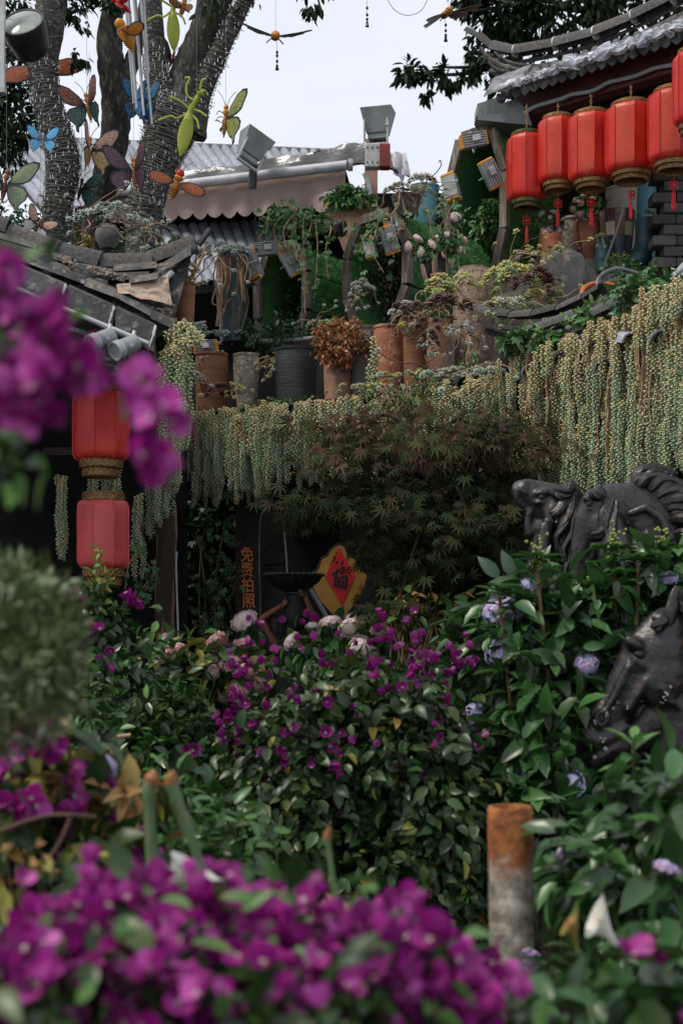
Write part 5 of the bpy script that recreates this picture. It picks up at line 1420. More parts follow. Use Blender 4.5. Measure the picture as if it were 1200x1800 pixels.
row = [('clay_pot', 'tall ribbed brown clay cylinder pot at the left end of the row', 372, 58, 624, .38, 'terracotta_brown', CYL, .02),
       ('stone_vase', 'pale lichen spotted stone vase with a pinched waist', 433, 46, 625, .36, 'pot_stone', [(.8, 0), (.82, .12), (.72, .32), (.95, .62), (1, .85), (.96, 1)], 0),
       ('glazed_pot', 'large charcoal glazed cylinder pot in the left row', 520, 74, 616, .40, 'pot_dark', CYL, .012),
       ('clay_pot', 'pinkish terracotta cylinder pot topped by the orange bush', 596, 54, 630, .36, 'terracotta_pale', CYL, 0),
       ('clay_pot', 'grey stoneware pot draped with a pale burro tail strand', 643, 52, 578, .42, 'pot_grey', CYL, 0),
       ('clay_pot', 'smooth warm terracotta pot between grey pot and snaking stems', 684, 56, 576, .40, 'terracotta', CYL, .008),
       ('clay_pot', 'dull brown tall pot behind the snaking succulent stems', 730, 44, 560, .40, 'terracotta_brown', CYL, 0),
       ('clay_pot', 'narrow weathered brick coloured pot beside the maroon rosettes', 770, 42, 566, .40, 'terracotta_pale', CYL, 0),
       ('stoneware_jar', 'big pale rust speckled jar under the tallest alcove', 832, 72, 474, .70, 'pot_speckle', [(.78, 0), (.9, .25), (1, .6), (1, .85), (.86, .97), (.7, 1)], 0)]
PT = {}
for i, (nm, lab, px, w, yt, bk, mat, pr, rg) in enumerate(row):
    d = edgeD(px) + bk; PT[i] = pot(nm, lab, px, w, yt, d, ZT, mat, pr, rings=rg, group='pots along the terrace edge')
zr = 3.62
PT['jar'] = pot('stoneware_jar', 'round shouldered grey brown stoneware jar beside the orange hose', 988, 78, 446, 7.85, 3.42, 'pot_grey', [(.6, 0), (.72, .12), (.9, .5), (1, .8), (.9, .95), (.6, 1)], 'pot_grey')
PT['rib'] = pot('clay_pot', 'squat ribbed red clay pot behind the grey jar', 972, 54, 400, 9.75, 4.1, 'terracotta', [(.7, 0), (.95, .4), (1, .7), (.85, 1)], rings=.05)
PT['wv'] = pot('white_vase', 'weathered white and grey vase under the second tassel', 1006, 40, 384, 9.65, 4.1, 'pot_stone', VAS, 'white_dirty')
PT['amp'] = pot('amphora', 'terracotta amphora with two handles holding pale blossoms', 1034, 46, 372, 9.55, 4.1, 'terracotta', AMP)
o_, tp_, r_ = PT['amp']
for sd in (-1, 1):
    mb = MB(); mb.tube(catmull([tp_ + Vector((sd * r_ * .5, -.02, -.05)), tp_ + Vector((sd * r_ * 1.05, -.03, -.09)), tp_ + Vector((sd * r_ * 1.0, -.02, -.2)), tp_ + Vector((sd * r_ * .7, -.02, -.26))], 5), .014, 8); mb.build('handle', 'terracotta', o_)
# patchwork pot: three glazed bands
x0, d0 = (1084 - CX) * 9.4 / F, 9.4
pp_ = thing('patchwork_pot', 'patchwork pot with maroon, cream and ochre glazed squares', 'pot', (x0, d0, 4.1)); R = TRS((x0, d0, 4.1))
for (z0_, z1_), ms in (((0, .17), ('pot_dark', 'pot_teal')), ((.172, .26), ('pot_cream', 'pot_ochre')), ((.262, .345), ('pot_maroon', 'pot_stone'))):
    for k in range(10):
        mb = MB(); a0, a1 = k * .628, (k + 1) * .628 - .02
        r0, r1 = .085 + .035 * z0_ / .35, .085 + .035 * z1_ / .35
        mb.strip([[R @ Vector((q * math.cos(a), q * math.sin(a), z)) for a in np.linspace(a0, a1, 4)] for q, z in ((r0, z0_), (r1, z1_))]); mb.build('tile', ms[k % 2], pp_)
mb = MB(); mb.lathe([(.082, 0), (.116, .345), (.10, .35), (.09, .3)], 20, R); mb.build('body', 'pot_dark', pp_); mb = MB(); mb.lathe([(.1, .33), (0, .34)], 12, R); mb.build('soil', 'soil', pp_)
PT['cream'] = pot('bowl_pot', 'plain cream ceramic pot behind the lanterns', 1092, 56, 334, 10.0, 4.1, 'pot_cream', BOW)
PT['bl'] = pot('blue_pot', 'turquoise blue washed pot in shade near the brick pillar', 1132, 40, 326, 10.0, 4.1, 'pot_blue', TUB)
PT['teal'] = pot('glazed_pot', 'slim teal glazed pot hung with thin trailing strands', 1058, 26, 418, 9.2, 4.0, 'pot_teal', CYL)
# boot shaped planter
bt = thing('boot_planter', 'green boot shaped planter with a tuft of succulents', 'planter', P(1128, 470, 9.2))
mb = MB(); pth = [(1134, 386, 20), (1134, 410, 18), (1132, 432, 17), (1124, 452, 19), (1112, 462, 17), (1100, 464, 12)]
mb.tube(catmull([P(x, y, 9.2) for x, y, r in pth], 4), [r * 9.2 / F for r in np.interp(np.linspace(0, 5, 21), range(6), [q[2] for q in pth])], 14); mb.build('shaft', 'pot_teal', bt)
mb = MB(); mb.box(P(1118, 474, 9.2), (.15, .10, .025), None, .005); mb.build('sole', 'pot_dark', bt)
# pinkish slatted tub and small pink urn left of the tallest alcove
sb_ = thing('slatted_tub', 'pinkish wooden slatted tub with a black stripe', 'planter', P(770, 500, 8.6)); c = P(768, 500, 8.6)
for k in range(14):
    a = k * 2 * math.pi / 14; mb = MB(); u_ = Vector((math.cos(a), math.sin(a), 0)); v_ = Vector((-u_.y, u_.x, 0)); rows = []
    for z, r in ((0, .062), (.06, .088), (.12, .096), (.19, .094)): rows.append([c + u_ * r - v_ * r * .2 + Vector((0, 0, z)), c + u_ * (r + .006) + Vector((0, 0, z)), c + u_ * r + v_ * r * .2 + Vector((0, 0, z))])
    mb.strip(rows); mb.build('slat', 'pot_pinkwood' if k not in (9, 11) else 'metal_black', sb_)
mb = MB(); mb.lathe([(.058, .002), (.09, .12), (.086, .18), (0, .175)], 14, Matrix.Translation(c)); mb.build('soil', 'soil', sb_)
PT['urn'] = pot('clay_urn', 'small dusty pink urn with a frilled rim by the slatted tub', 770, 34, 484, 8.25, 3.62, 'terracotta_pale', VAS, n=24)
PT['bowl'] = pot('clay_bowl', 'rough grey bowl on the middle alcove spilling tangled stems', 714, 50, 347, 9.0, 4.30, 'pot_grey', BOW)
PT['bb'] = pot('blue_pot', 'pale blue glazed pot lying behind the tangled bowl', 746, 50, 330, 9.6, 4.42, 'pot_blue', BOW)
PT['lp'] = pot('clay_pot', 'small brown barrel pot behind the left roof corner', 326, 34, 500, 7.6, 3.28, 'terracotta_brown', TUB)
PT['teal2'] = pot('glazed_pot', 'tall dark teal ribbed pot left of the ivy alcove', 410, 54, 448, 9.15, 3.53, 'pot_teal', CYL, rings=.02)
PT['vs'] = pot('clay_pot', 'dark round pot full of succulents between the trees', 190, 44, 398, 8.3, 3.9, 'pot_grey', JAR)
bx = thing('terracotta_box', 'weathered pink terracotta box planter above the turf alcoves', 'planter', P(616, 440, 9.9))
mb = MB(); a = [P(572, 362, 9.9), P(660, 358, 9.7), P(654, 442, 9.7), P(604, 442, 9.9)]; mb.slab(a, (.05, .35, 0)); mb.build('body', 'terracotta_pale', bx, ang=20)
mb = MB(); mb.slab([P(570, 358, 9.88), P(662, 354, 9.68), P(662, 363, 9.68), P(570, 367, 9.88)], (.05, .37, 0)); mb.build('rim', 'terracotta_pale', bx, ang=20)
lg = thing('log_planter', 'dark bark log planter lying beside the pink terracotta box', 'planter', P(582, 400, 9.5))
mb = MB(); mb.tube([P(548, 398, 9.55), P(602, 402, 9.4)], .055, 14, True, None, .05, rr); mb.build('bark', 'bark', lg); mb = MB(); mb.tube([P(602, 402, 9.4), P(603.5, 402, 9.4)], .05, 14); mb.build('cut_end', 'wood_old', lg)
# hoses
def hose(label, turns, cx, cy, d, r, mat, seed, rad=.013):
    rq = random.Random(seed); pts = []
    for i in range(turns * 14):
        a = i * 2 * math.pi / 14; q = r * rq.uniform(.9, 1.05); pts.append(P(cx, cy, d) + Vector((q * math.cos(a), .05 * math.sin(a) + .012 * i / 14, q * .72 * math.sin(a) + .01 * math.sin(i * .23))))
    c = catmull(pts, 2); mb = MB(); mb.tube(c, rad, 8); o = mb.build('hose_coil', mat); return tag(o, label, 'hose')
hose('coiled orange garden hose on the terrace by the grey jar', 3, 1058, 520, 7.15, .10, 'hose_orange', 1)
hose('loose loop of grey hose behind the orange coil', 2, 1100, 508, 7.1, .15, 'hose_grey', 2, .010)
mb = MB(); mb.tube(catmull([P(1060, 512, 7.2), P(1100, 502, 7.1), P(1140, 508, 7.0), P(1165, 500, 6.9)], 6), .016, 8); mb.tube(catmull([P(1060, 505, 7.2), P(1078, 498, 7.2), P(1100, 500, 7.2)], 4), .012, 8)
tag(mb.build('black_pipe', 'metal_black'), 'black pipe lying across the tiles beside the hoses', 'pipe')
mb = MB(); mb.tube(catmull([P(1105, 330, 8.0), P(1085, 400, 7.8), P(1060, 470, 7.4), P(1050, 520, 7.2)], 5), .006, 6)
tag(mb.build('hanging_cable', 'wire_dark'), 'thin black cable running down from the largest lantern to the hose', 'cable')

# ================================================================== doorway: sign board, diamond sign, statue, conduits
DS = 8.6
sbd = thing('sign_post', 'dark upright board with a column of carved orange Chinese characters', 'sign', P(436, 1500, DS))
mb = MB(); mb.box((P(436, 0, DS).x, DS + .04, 1.38), (.155, .06, 2.76)); mb.build('board', 'wood_dark', sbd)
def glyph(ch, c, size, mat, parent, name='character', depth=.006, sx=1, sz=1, off=.006):
    cu = bpy.data.curves.new('glyph', 'FONT'); cu.body = ch; cu.size = size; cu.extrude = depth; cu.offset = off; cu.align_x = 'CENTER'; cu.align_y = 'CENTER'
    tmp = bpy.data.objects.new('tmp', cu); COL.objects.link(tmp)
    dg = bpy.context.evaluated_depsgraph_get(); me = bpy.data.meshes.new_from_object(tmp.evaluated_get(dg)); bpy.data.objects.remove(tmp)
    me.name = name; me.materials.clear(); me.materials.append(MATS[mat])
    co = np.array([tuple(v.co) for v in me.vertices]); mid = (co.min(0) + co.max(0)) / 2
    M = TRS(c, (math.pi / 2, 0, 0)) @ Matrix.Diagonal((sx, sz, 1, 1)) @ Matrix.Translation(-Vector(mid))
    return part(name, me, parent, M)
for ch, px, py in (('\u514d', 434, 974), ('\u8d39', 434, 1001), ('\u62cd', 435, 1028), ('\u7167', 437, 1056)):
    glyph(ch, P(px, py, DS), .088, 'char_orange', sbd, sx=.92, sz=1.08, off=.0009)
# fragment of a fifth character just above the blossoms
mb = MB(); mb.box(P(433, 1076, DS), (.010, .012, .022)); mb.box(P(433, 1088, DS), (.07, .012, .010)); mb.build('character', 'char_orange', sbd)

fs = thing('fortune_sign', 'ornate gold sign with red diamond and black brushed good fortune character', 'sign', P(596, 1180, 8.0)); dF = 8.0
half = [(598, 956), (606, 960), (612, 974), (617, 978), (626, 983), (631, 996), (636, 1004), (645, 1008), (646, 1016), (640, 1034), (634, 1046), (624, 1062), (612, 1076), (600, 1092)]
half2 = [(588, 960), (580, 968), (577, 976), (566, 980), (562, 990), (558, 1000), (546, 1009), (543, 1016), (550, 1036), (562, 1058), (578, 1076), (592, 1090)]
ol = half + half2[::-1]
def toloc(pts, d, c0=(596, 1020)): return [((x - c0[0]) * d / F, (c0[1] - y) * d / F) for x, y in pts]
Rf = TRS(P(596, 1020, dF), (0, -.02, .0))
mb = MB(); mb.prism(toloc(ol, dF)[::-1], .03, Rf); mb.build('gold_board', 'sign_gold', fs, ang=25)
mb = MB(); e = [Rf @ Vector((x, -.014, z)) for x, z in toloc(ol, dF)]; mb.tube(e + [e[0]], .007, 6); mb.build('edge_moulding', 'sign_edge', fs)
dm = [(597, 963), (624, 1013), (600, 1064), (572, 1013)]
mb = MB(); mb.prism(toloc(dm, dF)[::-1], .012, Rf @ Matrix.Translation((0, -.02, 0))); mb.build('red_diamond', 'sign_red', fs, ang=20)
# the character in brush strokes: (photo x, y, half width) along each stroke
stk = [[(590, 986, .8), (592.5, 989, 2.6), (594.5, 991.5, 1.2)], [(604, 986.5, .8), (602, 990.5, 2.4), (599, 994, 1.2)],
       [(583, 1011, 1.2), (588, 1008.5, 2.6), (594, 1003.5, 2.4), (597, 1001, 1.2)], [(594, 1000, 1.5), (592.5, 1006, 2.6), (590, 1014, 2.2), (585, 1018, .8)], [(590.5, 1010, 2.4), (589.5, 1020, 2.5), (588, 1031.5, 2.4)], [(593, 1012, 1), (594.5, 1020, 1.2), (591, 1035, .9)],
       [(597, 1003, 1), (602, 998.5, 1.9), (606, 997.5, 1.2)], [(605.5, 998, 1.6), (602.5, 1003, 1.5), (598.5, 1008, 1.2)], [(598, 1005, 1.2), (599.5, 1008, 1.5), (601, 1010, .9)], [(599, 1010, .9), (603, 1007, 1.2)],
       [(597, 1016, 1.2), (596.5, 1024, 2.2), (597.5, 1033, 2.2)], [(597, 1016, 1.1), (604, 1014, 2), (610, 1015.5, 2.6)], [(609.5, 1015, 2.4), (608.5, 1025, 2.5), (606, 1038, 2.2)], [(598, 1024, 1), (606, 1022, 1.5)], [(602.5, 1016, 1), (602.5, 1031, 1.5)], [(597, 1033, 1.4), (603, 1032, 2), (607, 1033.5, 2)]]
mb = MB()
for ks, st in enumerate(stk):
    pts = catmull([Vector((x, 0, y)) for x, y, w in st], 4); ws = np.interp(np.linspace(0, len(st) - 1, len(pts)), range(len(st)), [w for *_, w in st]); Lr = []; Rr = []
    for i, p in enumerate(pts):
        t_ = (pts[min(i + 1, len(pts) - 1)] - pts[max(i - 1, 0)]).normalized(); nn = Vector((-t_.z, 0, t_.x))
        Lr.append(p + nn * ws[i]); Rr.append(p - nn * ws[i])
    def cv_(p, y): 
        (x, z), = toloc([(p.x, p.z)], dF); return Rf @ Vector((x, y, z))
    y1 = -.0292 - .0002 * ks
    mb.strip([[cv_(p, y1) for p in Lr], [cv_(p, y1) for p in Rr]]); mb.strip([[cv_(p, -.026) for p in Lr], [cv_(p, y1) for p in Lr]]); mb.strip([[cv_(p, y1) for p in Rr], [cv_(p, -.026) for p in Rr]])
mb.build('character', 'ink', fs, smooth=False)
mb = MB(); mb.tube([P(597, 1092, 8.02), P(597, 1560, 8.02)], .02, 8); mb.build('post', 'wood_dark', fs)

def conduit(label, pts, d, r, mat='white_pipe'):
    mb = MB(); mb.tube(catmull([P(x, y, d) for x, y in pts], 6), r, 7); return tag(mb.build('cable_conduit', mat), label, 'conduit')
conduit('long pale conduit arching over the dark doorway beside the orange characters', [(462, 1240), (459, 1110), (456, 1000), (457, 920), (466, 890), (488, 869), (530, 864), (570, 866)], 8.55, .006, 'pot_grey')
conduit('short pale conduit curving behind the scalloped basin', [(506, 1100), (504, 1000), (500, 940), (500, 916), (508, 904), (525, 900)], 8.9, .006)
conduit('slanting bare metal pipe at the lower left of the gold sign', [(545, 1036), (556, 1054), (570, 1078), (585, 1105)], 7.6, .012)
gb = thing('meter_box', 'plain dark grey box in the doorway behind the basin', 'box', P(484, 1100, 9.0)); mb = MB(); mb.box(P(486, 1042, 9.0), (.155, .12, .36), None, .01); mb.build('box_body', 'pot_dark', gb, ang=20); mb = MB(); mb.box(P(486, 1042, 8.93), (.12, .012, .30), None, .004); mb.build('lid', 'pot_dark', gb, ang=20)
# ================================================================== sculpted figures: sphere sweeps fused into one skin
def fuse(name, mb, mat, parent, voxel, smooth=6, lam=.5):
    me0 = mb.mesh(name, mat); o = bpy.data.objects.new(name, me0); COL.objects.link(o)
    r = o.modifiers.new('r', 'REMESH'); r.mode = 'VOXEL'; r.voxel_size = voxel; r.use_smooth_shade = True
    s = o.modifiers.new('s', 'SMOOTH'); s.iterations = smooth; s.factor = lam
    dg = bpy.context.evaluated_depsgraph_get(); me = bpy.data.meshes.new_from_object(o.evaluated_get(dg)); bpy.data.objects.remove(o); bpy.data.meshes.remove(me0)
    me.name = name; me.transform(WM[parent].inverted())
    if not me.materials: me.materials.append(MATS[mat])
    me.polygons.foreach_set('use_smooth', [True] * len(me.polygons))
    q = bpy.data.objects.new(name, me); COL.objects.link(q); q.parent = parent; WM[q] = WM[parent].copy(); return q
def sweep(mb, pts, d, ys=.65, step=.3):
    """pts: photo x, y, radius in pixels, depth offset in pixels (negative is nearer)"""
    S = d / F
    for a, b in zip(pts, pts[1:]):
        L = math.dist(a[:2], b[:2]); n = max(2, int(L / (max(3, min(a[2], b[2])) * (step if b[2] < 70 else .1))))
        for k in range(n + 1):
            u = k / n; x, y, r, dy = [a[i] + (b[i] - a[i]) * u for i in range(4)]
            mb.ell(P(x, y, d) + Vector((0, dy * S, 0)), (r * S, r * S * ys, r * S), None, 12, 8)
def bl(mb, x, y, d, dy, rx, rz, ry, ang=0):
    S = d / F; mb.ell((0, 0, 0), (rx * S, ry * S, rz * S), TRS(P(x, y, d) + Vector((0, dy * S, 0)), (0, ang, 0)), 14, 10)
def locks(mb, roots, d, seed, n=3, r0=4.5, wave=5, spread=5):
    """wavy hair locks: each root is a list of photo (x, y, depth offset px)"""
    S = d / F; rq = random.Random(seed)
    for pts in roots:
        for k in range(n):
            ph = rq.uniform(0, 6.28); ox, oy, od = rq.uniform(-spread, spread), rq.uniform(-spread, spread), rq.uniform(-spread, spread)
            c = catmull([P(x + ox, y + oy, d) + Vector((0, (dy + od) * S, 0)) for x, y, dy in pts], 7); m = len(c)
            q = [p + Vector((math.sin(i * .55 + ph), .4 * math.cos(i * .5 + ph), math.cos(i * .6 + ph) * .5)) * wave * S * (i / m) for i, p in enumerate(c)]
            mb.tube(q, [r0 * S * (.35 + .95 * math.sin(math.pi * min(1, .18 + .82 * i / m))) for i in range(m)], 7)

# ------------------------------------------------------------------ near horse head
D1 = 4.6
h1 = thing('horse_statue', 'near dark bronze horse head lowered at the right edge above the leaves', 'horse statue', P(1220, 2000, D1) * 1, 'dark horse statues')
mb = MB()
sweep(mb, [(1178, 1122, 58, 0), (1142, 1158, 56, 0), (1112, 1196, 44, 0), (1084, 1236, 33, 0), (1062, 1268, 32, 0), (1052, 1286, 30, 0)], D1, .62)
bl(mb, 1166, 1190, D1, -22, 44, 58, 24, .35)                       # cheek
bl(mb, 1170, 1150, D1, -10, 52, 60, 34)
bl(mb, 1108, 1132, D1, -28, 22, 12, 12, .6)                       # brow
bl(mb, 1119, 1166, D1, -29, 20, 8, 8, .7)                         # lower lid
sweep(mb, [(1100, 1170, 7, -24), (1075, 1222, 6, -21), (1058, 1252, 6, -20)], D1, 1)   # nasal ridge
sweep(mb, [(1128, 1196, 6, -34), (1100, 1246, 7, -24)], D1, 1)      # facial crest
for k in range(10):
    a = k * .628; bl(mb, 1052 + 10 * math.cos(a), 1262 + 13 * math.sin(a), D1, -22, 4.5, 4.5, 6)      # nostril rim
sweep(mb, [(1036, 1290, 13, -6), (1046, 1304, 14, -10), (1074, 1292, 13, -12), (1096, 1276, 8, -14)], D1, .9)   # upper lip
sweep(mb, [(1044, 1338, 12, -4), (1060, 1322, 17, -4), (1090, 1308, 22, 0), (1130, 1288, 30, 0), (1166, 1252, 40, 0)], D1, .7)   # lower jaw
sweep(mb, [(1040, 1344, 8, -6), (1054, 1328, 7, -14), (1080, 1312, 6, -15)], D1, .9)
sweep(mb, [(1190, 1130, 66, 12), (1226, 1200, 92, 22), (1262, 1330, 125, 28), (1290, 1520, 150, 30), (1330, 1800, 170, 30)], D1, .7)
sweep(mb, [(1152, 1208, 5, -42), (1166, 1232, 5, -40), (1184, 1240, 6, -34)], D1, 1)
sweep(mb, [(1330, 1760, 170, 30), (1360, 2300, 165, 30)], D1, .8)
hd = fuse('body', mb, 'horse_worn', h1, .0075, 7)
for px, dy, px2 in ((1168, -26, 1180), (1208, 26, 1214)):
    mb = MB(); S = D1 / F; rows = []
    for i in range(8):
        t = i / 7; w = 19 * math.sin(math.pi * (.18 + .80 * (1 - t) ** 1.2 * .75)) * (1 - t * .35) * (1 if t < 1 else .1); rows.append([P(px + (px2 - px) * t + w * .75 * math.cos(a), 1102 - 72 * t, D1) + Vector((0, (dy + w * .55 * math.sin(a)) * S, 0)) for a in np.linspace(-.9 + math.pi * .5 - 3.6, 1.6, 11)])
    mb.strip(rows); mb.strip([[p + Vector((.004, .006, 0)) for p in r_] for r_ in rows][::-1]); mb.build('ear', 'horse_worn', h1)
mb = MB(); bl(mb, 1117, 1150, D1, -30, 11, 9, 8, .5); mb.build('eye', 'statue_dark', h1)
mb = MB(); bl(mb, 1052, 1262, D1, -20, 7, 10, 5); mb.build('nostril', 'statue_dark', h1)
mb = MB(); locks(mb, [[(1176, 1078, 0), (1160, 1090, -28), (1146, 1106, -34)], [(1196, 1060, 0), (1210, 1090, -45), (1230, 1140, -62), (1240, 1230, -80)], [(1205, 1055, 0), (1236, 1090, -55), (1262, 1180, -75), (1270, 1300, -95)], [(1190, 1056, 10), (1222, 1040, -20), (1262, 1080, -60)]], D1, 4, 4, 8, 8, 8); mb.build('mane', 'horse_black', h1)
mb = MB(); rq = random.Random(6)
for x, y, s in [(1045, 1270, 5), (1040, 1280, 4), (1076, 1246, 3), (1085, 1234, 3), (1058, 1302, 5), (1066, 1256, 3.5), (1128, 1232, 2.5), (1101, 1244, 3), (1170, 1218, 4), (1168, 1228, 4), (1162, 1236, 3.5), (1176, 1206, 3), (1030, 1276, 4), (1048, 1330, 6), (1062, 1316, 5), (1036, 1262, 3.5), (1128, 1120, 2.5), (1144, 1112, 2)]:
    best = None
    S = D1 / F; o0 = P(x, y, D1)
    ok, loc, nor, fi = hd.ray_cast(WM[h1].inverted() @ Vector((0, 0, CZ)), (P(x, y, D1) - Vector((0, 0, CZ))).normalized())
    if ok:
        p = WM[h1] @ loc
        for k in range(4): mb.ell((0, 0, 0), (s * S * rq.uniform(.3, .8), .0016, s * S * rq.uniform(.2, .6)), TRS(p + Vector((rq.uniform(-s, s) * S * .9, -.0005, rq.uniform(-s, s) * S * .9))) @ nor.to_track_quat('Y', 'Z').to_matrix().to_4x4(), 6, 4)
mb.build('paint_chip', 'chip_pale', h1)

# ------------------------------------------------------------------ two horses behind, heads thrown up and down
D2 = 5.55
h2 = thing('horse_statue', 'black horse statue with head raised and mouth open, farthest left of the group', 'horse statue', P(985, 1850, D2), 'dark horse statues')
mb = MB()
sweep(mb, [(992, 888, 34, 0), (966, 884, 36, 0), (944, 872, 28, 0), (926, 864, 23, 0), (915, 862, 19, 0)], D2, .62)
bl(mb, 978, 902, D2, -16, 26, 30, 14, .3); bl(mb, 950, 868, D2, -20, 14, 7, 7, -.2); bl(mb, 946, 884, D2, -19, 12, 5, 5, -.2)
sweep(mb, [(920, 852, 9, -6), (907, 864, 8, -6), (908, 880, 7, -4), (916, 892, 5, -3)], D2, .9)
for k in range(8):
    a = k * .785; bl(mb, 918 + 5 * math.cos(a), 862 + 6 * math.sin(a), D2, -15, 3, 3, 4)
sweep(mb, [(988, 912, 26, 2), (962, 922, 20, 2), (940, 928, 14, 2), (929, 936, 11, 1), (926, 928, 7, 0)], D2, .7)
sweep(mb, [(930, 900, 8, -4), (926, 920, 7, -3), (928, 938, 8, -2)], D2, .9)
sweep(mb, [(995, 885, 36, 6), (985, 930, 42, 6), (968, 980, 44, 8), (962, 1040, 52, 8), (975, 1120, 78, 12), (1010, 1260, 120, 20)], D2, .7)
sweep(mb, [(956, 930, 14, -22), (950, 980, 15, -24), (946, 1040, 16, -26)], D2, .8)
sweep(mb, [(1010, 1260, 120, 20), (1020, 1800, 110, 20)], D2, .8)
fuse('body', mb, 'horse_black', h2, .0075, 5)
mb = MB(); sweep(mb, [(998, 876, 11, -10), (1001, 858, 9, -12), (1000, 842, 2.5, -12)], D2, .6); sweep(mb, [(1012, 876, 10, 14), (1014, 858, 8, 14), (1011, 846, 2.5, 12)], D2, .6); fuse('ear', mb, 'horse_black', h2, .005, 3)
mb = MB(); bl(mb, 949, 876, D2, -21, 6.5, 5, 5); mb.build('eye', 'statue_dark', h2)
mb = MB(); locks(mb, [[(1000, 862, -4), (985, 872, -24), (968, 868, -28)], [(1002, 866, -6), (984, 892, -34), (972, 915, -38)], [(1004, 872, -8), (992, 915, -40), (978, 950, -44), (986, 985, -44)], [(1006, 880, -6), (1000, 930, -40), (984, 970, -46), (996, 1020, -50)], [(1006, 890, 0), (1010, 950, -36), (992, 1000, -48), (1000, 1045, -54)], [(1008, 900, 4), (1016, 960, -30), (1004, 1030, -46), (1016, 1062, -50)]], D2, 5, 5, 5.5, 6, 6); mb.build('mane', 'horse_black', h2)

D3 = 5.3
h3 = thing('horse_statue', 'black horse statue with arched neck and chin tucked in, beside the plant curtain', 'horse statue', P(1130, 1900, D3), 'dark horse statues')
mb = MB()
sweep(mb, [(1046, 886, 28, 0), (1032, 916, 27, 0), (1022, 956, 21, 0), (1015, 996, 17, 0), (1012, 1030, 17, 0)], D3, .66)
bl(mb, 1052, 922, D3, -14, 20, 32, 12, .2); bl(mb, 1030, 880, D3, -18, 12, 6, 6, .5); bl(mb, 1034, 896, D3, -17, 10, 4, 4, .5)
sweep(mb, [(1052, 940, 20, 0), (1040, 980, 13, 0), (1030, 1016, 11, 0)], D3, .7)
sweep(mb, [(1004, 1024, 8, -8), (1014, 1040, 9, -9)], D3, .9)
sweep(mb, [(1050, 882, 26, 4), (1076, 878, 30, 8), (1106, 886, 40, 10), (1136, 906, 50, 12), (1156, 940, 58, 14), (1164, 990, 70, 14), (1166, 1060, 88, 16), (1176, 1180, 120, 20), (1190, 1300, 130, 24)], D3, .7)
sweep(mb, [(1074, 902, 16, -6), (1082, 934, 18, -16), (1090, 980, 24, -26), (1096, 1030, 30, -30)], D3, .8)
sweep(mb, [(1100, 906, 7, -32), (1126, 896, 9, -38), (1152, 914, 9, -42), (1166, 950, 8, -46)], D3, .9)
sweep(mb, [(1190, 1300, 130, 24), (1190, 1800, 120, 24)], D3, .8)
fuse('body', mb, 'horse_black', h3, .0075, 5)
mb = MB(); sweep(mb, [(1056, 882, 10, -12), (1054, 868, 9, -14), (1050, 852, 2.5, -14)], D3, .6); sweep(mb, [(1066, 876, 9, 12), (1066, 862, 7, 12), (1062, 850, 2.5, 12)], D3, .6); fuse('ear', mb, 'horse_black', h3, .005, 3)
mb = MB(); bl(mb, 1032, 888, D3, -19, 6, 5, 5); mb.build('eye', 'statue_dark', h3)
mb = MB(); locks(mb, [[(1060, 872, 0), (1044, 876, -20), (1036, 868, -24)], [(1070, 868, 0), (1058, 900, -24), (1050, 930, -28), (1040, 944, -30)], [(1078, 870, 0), (1064, 910, -26), (1058, 950, -30), (1036, 965, -32)], [(1080, 880, -4), (1070, 930, -30), (1056, 980, -34), (1060, 1020, -36)]], D3, 6, 4, 5, 5, 5); mb.build('forelock', 'horse_black', h3)
mb = MB(); locks(mb, [[(1104, 884, 30), (1108, 862, 18), (1130, 840, 10), (1160, 838, 6)], [(1116, 882, 30), (1124, 858, 10), (1150, 842, 4), (1186, 846, 0)], [(1128, 886, 26), (1144, 862, 0), (1174, 850, -6), (1206, 864, -8)], [(1140, 892, 20), (1160, 872, -6), (1188, 866, -14), (1216, 884, -18)], [(1152, 902, 16), (1176, 886, -14), (1204, 888, -24), (1230, 910, -26)], [(1164, 920, 10), (1188, 908, -20), (1212, 918, -30), (1236, 944, -30)], [(1178, 950, 4), (1196, 945, -30), (1206, 975, -40), (1230, 990, -40)], [(1108, 876, 34), (1116, 850, 24), (1146, 828, 20), (1190, 832, 16)]], D3, 8, 5, 7.5, 8, 7); mb.build('mane', 'horse_black', h3)

# ------------------------------------------------------------------ statue of a water carrier holding a jar, scalloped basin on top
D4 = 7.4
st = thing('carrier_statue', 'brown armed statue of a water carrier lifting a dark jar', 'statue', P(516, 1670, D4))
mb = MB()
sweep(mb, [(516, 1120, 16, 4), (512, 1150, 26, 4), (512, 1190, 34, 4), (512, 1240, 30, 4), (512, 1330, 36, 4), (514, 1500, 44, 4), (516, 1660, 48, 4)], D4, .6)
sweep(mb, [(486, 1140, 15, 2), (512, 1138, 16, 2), (544, 1140, 15, 2)], D4, .9)
fuse('robe', mb, 'statue_dark', st, .01, 4)
mb = MB()
sweep(mb, [(488, 1138, 8, 0), (476, 1118, 7, -4), (463, 1096, 6.6, -6), (459, 1090, 6.4, -6), (466, 1083, 6, -6), (480, 1074, 5.2, -8), (492, 1067, 4.2, -10)], D4, 1)
sweep(mb, [(546, 1140, 8, 0), (549, 1120, 7, -4), (553, 1096, 6.6, -6), (552, 1088, 6.4, -6), (546, 1074, 5.6, -8), (540, 1058, 4.8, -9), (536, 1048, 4.2, -10)], D4, 1)
fuse('arms', mb, 'statue_skin', st, .0042, 3)
